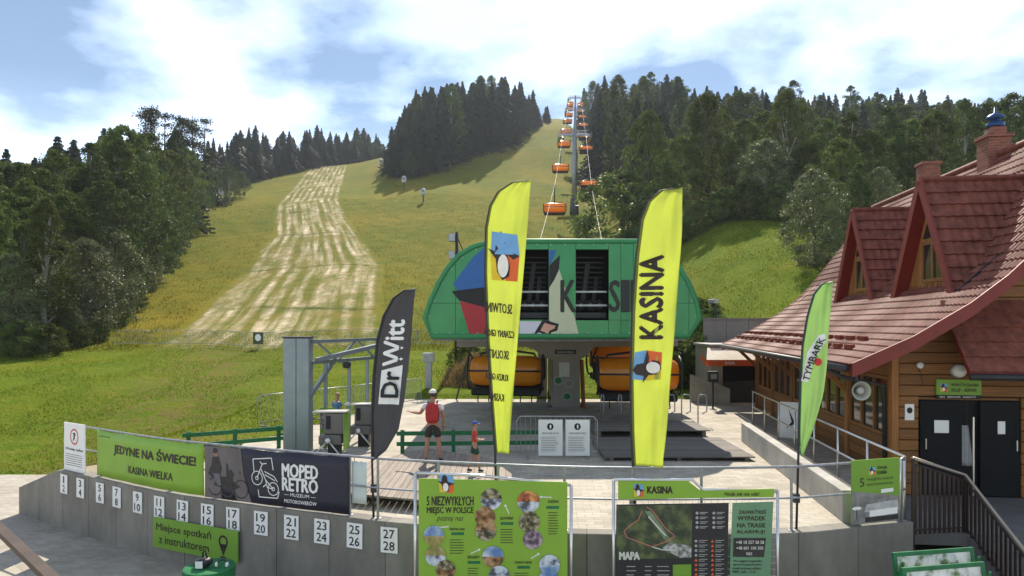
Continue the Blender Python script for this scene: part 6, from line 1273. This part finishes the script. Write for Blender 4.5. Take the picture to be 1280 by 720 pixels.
armsC = [((-0.16, 0, 1.39), (-0.20, 0.06, 1.13), (-0.06, 0.24, 1.10), (0.0, 0.30, 1.13)), ((0.16, 0, 1.39), (0.20, 0.06, 1.13), (0.06, 0.24, 1.10), (0.0, 0.30, 1.13))]
legsC = [((-0.09, 0, 0.90), (-0.10, -0.04, 0.50), (-0.10, -0.20, 0.11), (-0.10, -0.06, 0.03)), ((0.09, 0, 0.90), (0.10, 0.12, 0.51), (0.10, 0.16, 0.09), (0.10, 0.31, 0.03))]
person('child in a red shirt, green shorts and blue cap walking to the right', (-0.83, 14.75, 0.237), -1.35, 0.63, pm('red_cloth', (0.45, 0.05, 0.03), 0.8, 0.1, 8, 1.0, bscale=14), pm('green_cloth_shorts', (0.015, 0.06, 0.035), 0.8, 0.1, 8, 1.0, bscale=14), pm('cap_blue', (0.03, 0.07, 0.32), 0.8), armsC, legsC, None, pm('light_hair', (0.2, 0.12, 0.06), 0.7))
person('child with fair hair in a blue shirt behind the turnstiles', (-5.30, 20.2, 0.0), -0.6, 0.80, pm('blue_cloth', (0.05, 0.16, 0.34), 0.8, 0.1, 8), MATS['dark_cloth'], None, [((-0.17, 0, 1.40), (-0.23, 0.0, 1.14), (-0.22, 0.12, 0.94), (-0.22, 0.17, 0.86)), ((0.17, 0, 1.40), (0.23, 0, 1.14), (0.22, 0.12, 0.94), (0.22, 0.17, 0.86))], legsA, None, pm('fair_hair', (0.30, 0.17, 0.08), 0.7))

# ---------------------------------------------------------------- snow guns on the slope
def hit(px, py):
    for Y in np.arange(33, 420, 0.5):
        p = P(px, py, Y)
        if tz(p.x, p.y) >= p.z: return p.x, float(Y)
    p = P(px, py, 300); return p.x, 300.0
for px, py, h, lb in ((529, 253, 3.2, 'white hooded snow gun on the slope, the nearest of the three near the middle'), (505, 237, 3.6, 'white hooded snow gun further up, the middle one of three'), (476, 214, 4.0, 'white hooded snow gun near the crest of the slope'), (276, 254, 3.6, 'pale hooded snow gun at the edge of the left wood'), (745, 221, 4.5, 'pale hooded snow gun right of the lift tower')):
    x, Y = hit(px, py); e = thing('snow_gun', lb, 'snow gun', (x, Y, tz(x, Y) - 0.05), 0, 'snow guns on the slope')
    MB().tube([(0, 0, 0), (0, 0, h * 0.62)], 0.16, 6).build('mast', DKMET, e); MB().lathe([(0.0, h * 0.55), (0.62, h * 0.55), (0.7, h * 0.7), (0.6, h * 0.95), (0.3, h * 1.05), (0, h * 1.06)], n=10).build('cover', pm('cover_white', (0.55, 0.57, 0.6), 0.6), e, True); MB().tube([(0, -0.3, h * 0.8), (0, -0.95, h * 0.9)], [0.35, 0.42], 10).build('nozzle', GALV, e)
# ---------------------------------------------------------------- trees
def leaf_mesh(name, c, size, tint, mt, g, up=0.0, aspect=0.6):
    n_ = len(c); a = g.normal(size=(n_, 3)); a /= np.linalg.norm(a, axis=1)[:, None]; b = g.normal(size=(n_, 3)); b[:, 2] *= (1 - up); b -= a * (a * b).sum(1)[:, None]; b /= np.linalg.norm(b, axis=1)[:, None] + 1e-9
    s_ = (size * g.uniform(0.6, 1.4, n_))[:, None] * 0.5; v = np.stack([c - a * s_, c - b * s_ * aspect + a * s_ * 0.15, c + a * s_, c + b * s_ * aspect + a * s_ * 0.15], 1).reshape(-1, 3)
    return quads(name, v, np.repeat(tint, 4), mt)
def quads(name, v, tint, mt):
    n_ = len(v) // 4; me = bpy.data.meshes.new(name); me.vertices.add(4 * n_); me.vertices.foreach_set('co', v.reshape(-1).astype(np.float32)); me.loops.add(4 * n_); me.loops.foreach_set('vertex_index', np.arange(4 * n_, dtype=np.int32)); me.polygons.add(n_); me.polygons.foreach_set('loop_start', np.arange(0, 4 * n_, 4, dtype=np.int32)); me.update(calc_edges=True)
    at = me.attributes.new('tint', 'FLOAT', 'POINT'); at.data.foreach_set('value', np.clip(tint, 0, 1).astype(np.float32)); me.materials.append(mt); return me
BARK = wood('bark', (0.09, 0.07, 0.05), 0.4, (6, 6, 1), 0.9, 0.2); BIRCH = wood('pale_bark', (0.30, 0.28, 0.25), 0.4, (4, 4, 2), 0.8, 0.1)
F_DEC = foliage('leaf_green', (0.048, 0.084, 0.018), 0.30, 0.6, 0.13); F_DEC2 = foliage('leaf_olive', (0.068, 0.102, 0.021), 0.34, 0.6, 0.13); F_WIL = foliage('leaf_silver', (0.10, 0.128, 0.055), 0.3, 0.5, 0.35); F_SPR = foliage('needle_spruce', (0.025, 0.041, 0.019), 0.12, 0.6, 0.3); F_PINE = foliage('needle_pine', (0.032, 0.043, 0.018), 0.15, 0.6, 0.3); F_BRI = foliage('leaf_fresh', (0.078, 0.13, 0.024), 0.35, 0.6, 0.15); F_SHR = foliage('leaf_bright', (0.085, 0.13, 0.025), 0.35, 0.5, 0.35)
def deciduous(seed, Ht, Rr, base, ncl, per, ls, mt, peak=0.45, bark=BARK, droop=0.0, clr=0.75):
    g = np.random.default_rng(seed); t_ = g.random(ncl) ** 0.9; ang = g.uniform(0, 2 * np.pi, ncl)
    lob = 1 + 0.28 * np.sin(ang * 3 + seed) * np.sin(t_ * 9 + seed * 2) + 0.15 * np.sin(ang * 5 + t_ * 14)
    pr_ = np.where(t_ < peak, 0.55 + 0.45 * np.sin(t_ / peak * np.pi / 2), np.cos((t_ - peak) / (1 - peak) * np.pi / 2) ** 0.55)
    r_ = Rr * pr_ * lob * (0.40 + 0.60 * np.sqrt(g.random(ncl))); z_ = base * Ht + t_ * (1 - base) * Ht
    cc = np.stack([r_ * np.cos(ang), r_ * np.sin(ang), z_], 1); cr = clr * g.uniform(0.6, 1.4, ncl) * (0.5 + 0.5 * pr_); tn = g.normal(0.5, 0.24, ncl)
    off_ = g.normal(size=(ncl, per, 3)); off_ /= np.linalg.norm(off_, axis=2)[..., None]; off_ *= (g.random((ncl, per, 1)) ** 0.45) * cr[:, None, None]; off_[..., 2] *= 0.7
    if droop: off_[..., 2] -= droop * g.random((ncl, per)) ** 2 * cr[:, None]
    c = (cc[:, None, :] + off_).reshape(-1, 3); c[:, 2] = np.maximum(c[:, 2], 0.15); tt = (tn[:, None] + g.normal(0, 0.14, (ncl, per))).reshape(-1)
    crown = leaf_mesh('crown', c, ls, tt, mt, g)
    m = MB(); tr = [Vector((0.12 * math.sin(k * 1.3 + seed), 0.12 * math.cos(k * 1.7 + seed), Ht * 0.86 * k / 6)) for k in range(7)]; tr[0] = Vector((0, 0, -0.3)); m.tube(tr, [Ht * 0.020 * (1 - 0.13 * k) for k in range(7)], 7)
    for k in g.choice(ncl, 14, replace=False):
        p = Vector(cc[k]); z0_ = max(Ht * 0.12, p.z * 0.62); s0_ = Vector((0, 0, min(z0_, Ht * 0.8))); m.tube([s0_, (s0_ + p) / 2 + Vector((0, 0, 0.2)), p], [Ht * 0.007, Ht * 0.005, 0.02], 5)
    return crown, m.mesh('trunk', bark)
def spruce(seed, Ht, Rr, mt, tiers=46, br=9, seg=7, base=0.06):
    g = np.random.default_rng(seed); v = []; tint = []
    for i in range(tiers):
        t_ = (i + 0.3 * g.random()) / tiers; z_ = Ht * (base + (1 - base) * t_); ln = Rr * (1 - t_) ** 0.85 * (0.85 + 0.3 * g.random()) + 0.12; nb = max(4, int(br * (1 - 0.5 * t_)))
        for b in range(nb):
            an = 2 * np.pi * (b + g.random()) / nb; l2 = ln * (0.45 + 0.75 * g.random() ** 0.7) * (1 + 0.25 * np.sin(an * 2 + z_ * 0.6 + seed)); d = np.array([np.cos(an), np.sin(an), 0]); tn = g.normal(0.5, 0.18)
            for s_ in np.linspace(0.18, 1, seg):
                p = d * l2 * s_ + np.array([0, 0, z_ + 0.25 * l2 * s_ - 0.55 * l2 * s_ ** 2]); wd = (0.16 + 0.42 * (1 - s_)) * min(1, l2) * g.uniform(0.7, 1.3) + 0.06; le = l2 / seg * 1.3
                sd = np.array([-np.sin(an), np.cos(an), g.normal(0, 0.25)]) * wd; fw = d * le * 0.6 + np.array([0, 0, -0.12 - 0.2 * g.random()])
                v += [p - sd, p - fw * 0.4, p + sd, p + fw + np.array([0, 0, -0.15])]; tint.append(tn + g.normal(0, 0.12))
                hd = np.array([0, 0, -(0.25 + 0.3 * g.random())]) * min(1, l2); v += [p - d * le * 0.5, p + d * le * 0.5, p + d * le * 0.4 + hd, p - d * le * 0.3 + hd]; tint.append(tn - 0.1)
    me = quads('crown', np.array(v), np.repeat(np.array(tint), 4), mt)
    m = MB().tube([(0, 0, -0.3), (0, 0, Ht * 0.5), (0, 0, Ht * 0.98)], [Ht * 0.014, Ht * 0.009, 0.02], 6); return me, m.mesh('trunk', BARK)
def pine(seed, Ht, mt):
    g = np.random.default_rng(seed); n_ = 26; z_ = Ht * (0.35 + 0.63 * np.sort(g.random(n_))); ang = g.uniform(0, 6.28, n_); r_ = (1 - (z_ / Ht - 0.35) / 0.75) * g.uniform(0.8, 2.9, n_); c0 = np.stack([r_ * np.cos(ang), r_ * np.sin(ang), z_], 1)
    per = 150; off_ = g.normal(size=(n_, per, 3)) * np.array([0.55, 0.55, 0.22]); tt = np.clip(g.normal(0.5, 0.2, (n_, 1)) + g.normal(0, 0.1, (n_, per)), 0, 1).reshape(-1); me = leaf_mesh('crown', (c0[:, None] + off_).reshape(-1, 3), 0.30, tt, mt, g, 0.3, 0.5)
    m = MB().tube([(0, 0, -0.3), (0.1, 0, Ht * 0.5), (0, 0, Ht * 0.99)], [Ht * 0.013, Ht * 0.009, 0.03], 7)
    for k in range(n_): p = Vector(c0[k]); m.tube([(0, 0, p.z - 0.5), p], [0.06, 0.02], 4)
    return me, m.mesh('trunk', BARK)
PROTO = {
    'dec': [deciduous(11, 15, 4.6, 0.06, 330, 62, 0.23, F_DEC), deciduous(12, 15, 4.0, 0.05, 330, 62, 0.23, F_DEC2, 0.4), deciduous(13, 15, 5.0, 0.08, 360, 58, 0.23, F_DEC, 0.55), deciduous(14, 15, 3.4, 0.04, 300, 62, 0.22, F_DEC2, 0.5, BIRCH, 0.6)],
    'bri': [deciduous(15, 15, 4.6, 0.05, 340, 62, 0.23, F_BRI, 0.5), deciduous(16, 15, 4.3, 0.05, 340, 62, 0.23, F_BRI, 0.42)],
    'tall': [deciduous(21, 17, 2.7, 0.05, 280, 60, 0.22, F_DEC2, 0.35, BIRCH), deciduous(22, 17, 2.3, 0.05, 260, 60, 0.22, F_DEC, 0.4)],
    'wil': [deciduous(31, 11, 3.6, 0.03, 300, 66, 0.21, F_WIL, 0.45, BIRCH, 0.5), deciduous(32, 11, 3.2, 0.02, 280, 66, 0.20, F_WIL, 0.4, BARK, 0.4)],
    'shr': [deciduous(41, 5, 2.6, 0.0, 160, 62, 0.19, F_DEC2, 0.4, BARK, 0.2, 0.55), deciduous(42, 5, 2.4, 0.0, 150, 62, 0.19, F_SHR, 0.35, BARK, 0.2, 0.55)],
    'spr': [spruce(51, 20, 4.5, F_SPR, 48, 13), spruce(52, 20, 3.9, F_SPR, 50, 12), spruce(53, 20, 5.2, F_SPR, 46, 14), spruce(54, 20, 4.2, F_SPR, 40, 12, base=0.12)],
    'pin': [pine(61, 19, F_PINE), pine(62, 19, F_PINE), pine(63, 19, F_PINE)],
}
BASE_H = {'dec': 15, 'bri': 15, 'tall': 17, 'wil': 11, 'shr': 5, 'spr': 20, 'pin': 19}
NAME = {'dec': 'broadleaf_tree', 'bri': 'broadleaf_tree', 'tall': 'slender_tree', 'wil': 'willow_tree', 'shr': 'leafy_shrub', 'spr': 'spruce_tree', 'pin': 'pine_tree'}
RT = random.Random(99); cnt = {}
def tree(kind, x, y, h, label, group=None, wide=1.0):
    pr_ = PROTO[kind][RT.randrange(len(PROTO[kind]))]; s_ = h / BASE_H[kind]; e = thing(NAME[kind], label, 'shrub' if kind == 'shr' else 'tree', (x, y, tz(x, y)), RT.uniform(0, 6.28), group); w_ = wide * RT.uniform(0.9, 1.1); e.scale = (s_ * w_, s_ * w_, s_)
    e.rotation_euler.x = RT.uniform(-0.03, 0.03); e.rotation_euler.y = RT.uniform(-0.03, 0.03)
    link('crown', pr_[0], e); link('trunk', pr_[1], e); cnt[kind] = cnt.get(kind, 0) + 1; return e
def tree_px(kind, px, Y, top, label, group=None, wide=1.0):
    x = (px - CX) / F * Y; h = H + (CY - top) / F * Y - tz(x, Y); 
    if kind in ('dec', 'bri') and wide == 1.0: wide = min(1.0, 17.0 / max(h, 1))
    return tree(kind, x, Y, max(h, 1.5), label, group, wide)
GL = 'trees of the left wood'
for i, (k, px, Y, top, lb) in enumerate((
    ('wil', 15, 43, 318, 'grey green willow at the left picture edge, lowest in the wood'), ('tall', 55, 45, 250, 'slender tree with a pointed top near the left picture edge'), ('wil', 92, 46, 385, 'low rounded willow bush at the front of the left wood'), ('wil', 108, 49, 300, 'broad silvery willow at the front corner of the left wood'), ('wil', 142, 56, 285, 'silvery tree leaning over the meadow edge of the left wood'), ('dec', 128, 58, 228, 'rounded broadleaf tree in the middle of the left wood'))):
    tree_px(k, px, Y, top, lb, GL)
for k, px, Y, top in (('dec', 8, 52, 235), ('tall', 30, 54, 225), ('dec', 85, 54, 240), ('wil', 160, 64, 300), ('dec', 152, 66, 215), ('wil', 180, 72, 290), ('dec', 187, 80, 205), ('wil', 207, 92, 270), ('dec', 210, 96, 190), ('dec', 228, 118, 185), ('wil', 236, 124, 240), ('dec', 256, 150, 205), ('dec', 30, 62, 205), ('dec', 75, 66, 190), ('tall', 112, 66, 180), ('dec', 160, 74, 160), ('tall', 150, 70, 175), ('dec', 190, 88, 170), ('tall', 222, 104, 165), ('dec', 60, 60, 215), ('dec', 135, 80, 175), ('tall', 180, 84, 170), ('dec', 236, 135, 190), ('dec', -15, 60, 200), ('dec', 5, 74, 205), ('dec', -25, 48, 250), ('shr', 60, 42.5, 405), ('shr', 25, 41.5, 400), ('shr', 124, 47.5, 400), ('shr', 98, 45.5, 405), ('shr', 150, 54, 385), ('shr', 172, 62, 365)):
    tree_px(k, px, Y, top, {'shr': 'low leafy shrub at the foot of the left wood', 'wil': 'silvery willow along the meadow edge of the left wood', 'dec': 'dark green broadleaf tree in the left wood', 'tall': 'slender broadleaf tree in the left wood'}[k], {'shr': 'low shrubs of the left wood', 'wil': 'willows of the left wood', 'dec': 'broadleaf trees of the left wood', 'tall': 'slender trees of the left wood'}[k])
for k, px, Y, top in (('spr', 10, 78, 185), ('spr', 40, 82, 195), ('pin', 60, 84, 185), ('spr', 88, 86, 172), ('spr', 118, 92, 175), ('spr', 68, 88, 168), ('spr', 130, 98, 158), ('spr', 150, 100, 165), ('pin', 190, 102, 134), ('pin', 204, 106, 140), ('pin', 178, 100, 142), ('pin', 226, 120, 146), ('pin', 241, 124, 142), ('pin', 252, 128, 148), ('spr', 168, 108, 160), ('spr', 215, 118, 158), ('spr', 262, 160, 175), ('spr', 100, 96, 185)):
    tree_px(k, px, Y, top, {'spr': 'dark spruce rising behind the left wood', 'pin': 'pine with layered crown at the top of the left wood'}[k], {'spr': 'spruces behind the left wood', 'pin': 'pines of the left wood'}[k])
# conifers along the crest behind the mown strip
px = 268
while px < 490:
    kk = (px - 268) / 222; Y = 195 + 145 * kk
    for dY in (0, 14): p2 = px + RT.uniform(-3, 3); tree_px('spr', p2, Y + dY + RT.uniform(-4, 4), 167 + RT.uniform(-12, 14) + (6 if dY == 0 else 0), 'dark spruce in the row along the crest behind the mown strip', 'spruces along the crest', RT.uniform(0.75, 1.35))
    px += 8.5
for px, Y, top in ((287, 170, 205), (300, 180, 215), (443, 310, 178), (452, 315, 175), (468, 318, 178), (478, 325, 180), (425, 300, 182)): tree_px('dec', px, Y, top, 'lighter broadleaf tree among the spruces on the crest', 'broadleaf trees on the crest')
# forest block left of the lift corridor
EP = [497, 540, 580, 620, 650, 675, 688]; EY = [205, 214, 230, 250, 275, 312, 348]
px = 497
while px < 692:
    Ye = float(np.interp(px, EP, EY))
    for dY in (0, 9, 20, 34):
        Y = Ye + dY + RT.uniform(-3, 3); x = (px + RT.uniform(-4, 4) - CX) / F * Y - dY * 0.08; top_ = float(np.interp(px, [497, 510, 530, 560, 600, 630, 655, 675, 690], [152, 128, 112, 104, 97, 97, 104, 122, 142])) + RT.uniform(-4, 16); h = max(9, min(H + (CY - top_) / F * Y - tz(x, Y), 27))
        tree('spr' if RT.random() < 0.9 else 'tall', x, Y, h, 'dark tree in the forest block left of the lift corridor', 'trees of the forest block left of the lift')
    px += 10.5
for px, Y, h in ((527, 206, 9), (512, 203, 8), (545, 212, 7)): x = (px - CX) / F * Y; tree('dec', x, Y, h, 'small broadleaf tree at the foot of the left forest block', 'small trees at the foot of the forest block')
# right hand forest: conifers behind, broadleaf trees in front
x_ = None
for Y, stp, lo, hi in ((128, 22, 790, 1400), (150, 18, 770, 1290), (178, 16, 758, 1390), (210, 14, 752, 1280), (250, 13, 744, 1240), (300, 13, 738, 900), (350, 13, 733, 800)):
    px = lo
    while px < hi:
        p2 = px + RT.uniform(-5, 5); x = (p2 - CX) / F * Y; yy = Y + RT.uniform(-8, 8)
        top_ = float(np.interp(p2, [730, 745, 800, 950, 1050, 1150, 1280], [104, 98, 97, 97, 104, 112, 122])) + RT.uniform(-8, 22); hh_ = min(H + (CY - top_) / F * yy - tz(x, yy), RT.uniform(17, 24) if p2 > 860 else RT.uniform(26, 31))
        tree(RT.choice(('dec', 'dec', 'tall', 'spr')) if Y <= 150 and p2 > 840 else ('spr' if RT.random() < 0.75 else 'tall'), x, yy, max(9, hh_ * (0.85 if Y <= 150 else 1)), 'dark tree in the forest on the right hillside', 'trees of the forest on the right hillside'); px += stp
for k, px, Y, top, lb, w_ in (
    ('shr', 776, 88, 214, 'round dark shrub at the corridor edge right of the lift ropes', 1.0), ('bri', 812, 92, 139, 'bright green broadleaf tree with a domed top right of the lift', 0.75), ('dec', 888, 84, 118, 'tall domed broadleaf tree behind the right yellow flag', 0.82), ('dec', 985, 80, 113, 'tallest broadleaf tree left of the red roof', 0.85), ('wil', 955, 76, 175, 'silvery leaved tree at the edge of the green bank', 1.0), ('wil', 1018, 50, 212, 'silvery willow right beside the red roof', 1.0)):
    tree_px(k, px, Y, top, lb, 'broadleaf trees above the green bank', w_)
for k, px, Y, top in (('bri', 850, 84, 172), ('bri', 930, 84, 150), ('wil', 905, 78, 235), ('bri', 1045, 62, 175), ('tall', 1060, 74, 140), ('dec', 1085, 72, 165), ('tall', 1110, 76, 135), ('bri', 1135, 74, 150), ('dec', 1170, 70, 140), ('tall', 1205, 74, 125), ('dec', 1235, 76, 130), ('dec', 1270, 74, 118), ('tall', 1250, 66, 140), ('dec', 1050, 52, 235), ('tall', 1075, 56, 205), ('dec', 1030, 80, 150), ('dec', 835, 100, 175), ('dec', 960, 88, 140), ('wil', 1100, 60, 210), ('dec', 1010, 74, 180)):
    tree_px(k, px, Y, top, {'bri': 'fresh green broadleaf tree in the right wood', 'dec': 'dark green broadleaf tree in the right wood', 'wil': 'silvery leaved tree in the right wood', 'tall': 'slender broadleaf tree in the right wood'}[k], {'bri': 'fresh green trees of the right wood', 'dec': 'broadleaf trees of the right wood', 'wil': 'silvery trees of the right wood', 'tall': 'slender trees of the right wood'}[k])
for px, Y, h in ((785, 86, 4.5), (800, 80, 5), (820, 80, 4.5), (845, 79, 4), (870, 78, 4), (905, 77, 4), (935, 75, 4.5), (970, 73, 4)): x = (px - CX) / F * Y; tree('shr', x, Y, h, 'leafy shrub along the lower edge of the right wood', 'shrubs along the right wood')
# scrub beside and behind the station
for px, Y, h in ((866, 36.5, 3.4), (856, 39, 3.4), (880, 38, 1.2), (842, 33.2, 1.7), (868, 33.0, 2.3), (858, 33.6, 2.2), (876, 33.4, 2.6), (850, 34.5, 2.4), (884, 37.5, 3.2), (874, 40, 3.6)): x = (px - CX) / F * Y; tree('shr', x, Y, h, 'scrubby shrub on the bank right of the station', 'shrubs right of the station', 0.8)
for px, Y, h in ((588, 37, 1.6), (572, 38.5, 1.2), (602, 36, 1.4), (618, 40, 1.3)): x = (px - CX) / F * Y; tree('shr', x, Y, h, 'small shrub on the dry mound left of the station', 'shrubs left of the station')
print('TREES', cnt)
# dry earth mound left of the station, with dead grass on it
MOUND = pm('dry_earth', (0.17, 0.125, 0.07), 0.95, 0.5, 2.2, 0.8, bscale=9)
def mound(a, b): x = -3.6 + 4.0 * a; y = 33.0 + 5 * b; return Vector((x, y, tz(x, y) - 0.15 + 1.15 * max(0, math.sin(a * math.pi) * math.sin(b * math.pi)) ** 0.8 * (1 + 0.3 * math.sin(a * 17 + 3 * b) * math.cos(b * 13)) + 0.07 * math.sin(a * 41) * math.sin(b * 37)))
tag(MB().grid(60, 40, mound).build('earth_mound', MOUND, None, True), 'dry earth mound behind the plaza left of the station', None, kind='structure')
g_ = np.random.default_rng(8); mv = []
for _ in range(9000):
    a, b = g_.random(2); p = np.array(mound(a, b)); an = g_.uniform(0, 6.28); hh = g_.uniform(0.08, 0.32); w_ = np.array([math.cos(an), math.sin(an), 0]) * 0.02; ln = g_.normal(0, 0.12, 3); ln[2] = hh; mv += [p - w_, p + w_, p + ln + w_ * 0.2, p + ln - w_ * 0.2]
tag(link('dry_grass', quads('dry_grass', np.array(mv), np.repeat(g_.random(9000), 4), foliage('dry_blades', (0.22, 0.17, 0.07), 0.3))), 'dead dry grass on the earth mound', 'grass', kind='stuff')
# ---------------------------------------------------------------- summer haze
hz = bpy.data.materials.new('haze_air'); hz.use_nodes = True; hn = hz.node_tree; hn.nodes.clear(); ho = hn.nodes.new('ShaderNodeOutputMaterial'); hv = hn.nodes.new('ShaderNodeVolumePrincipled')
hv.inputs['Color'].default_value = (0.80, 0.88, 1.0, 1); hv.inputs['Density'].default_value = 0.00018; hv.inputs['Anisotropy'].default_value = 0.3; hn.links.new(hv.outputs[0], ho.inputs['Volume'])
tag(MB().box(-900, 900, -60, 760, -4, 210).build('haze', hz), 'thin summer haze over the slope', 'haze', kind='stuff')
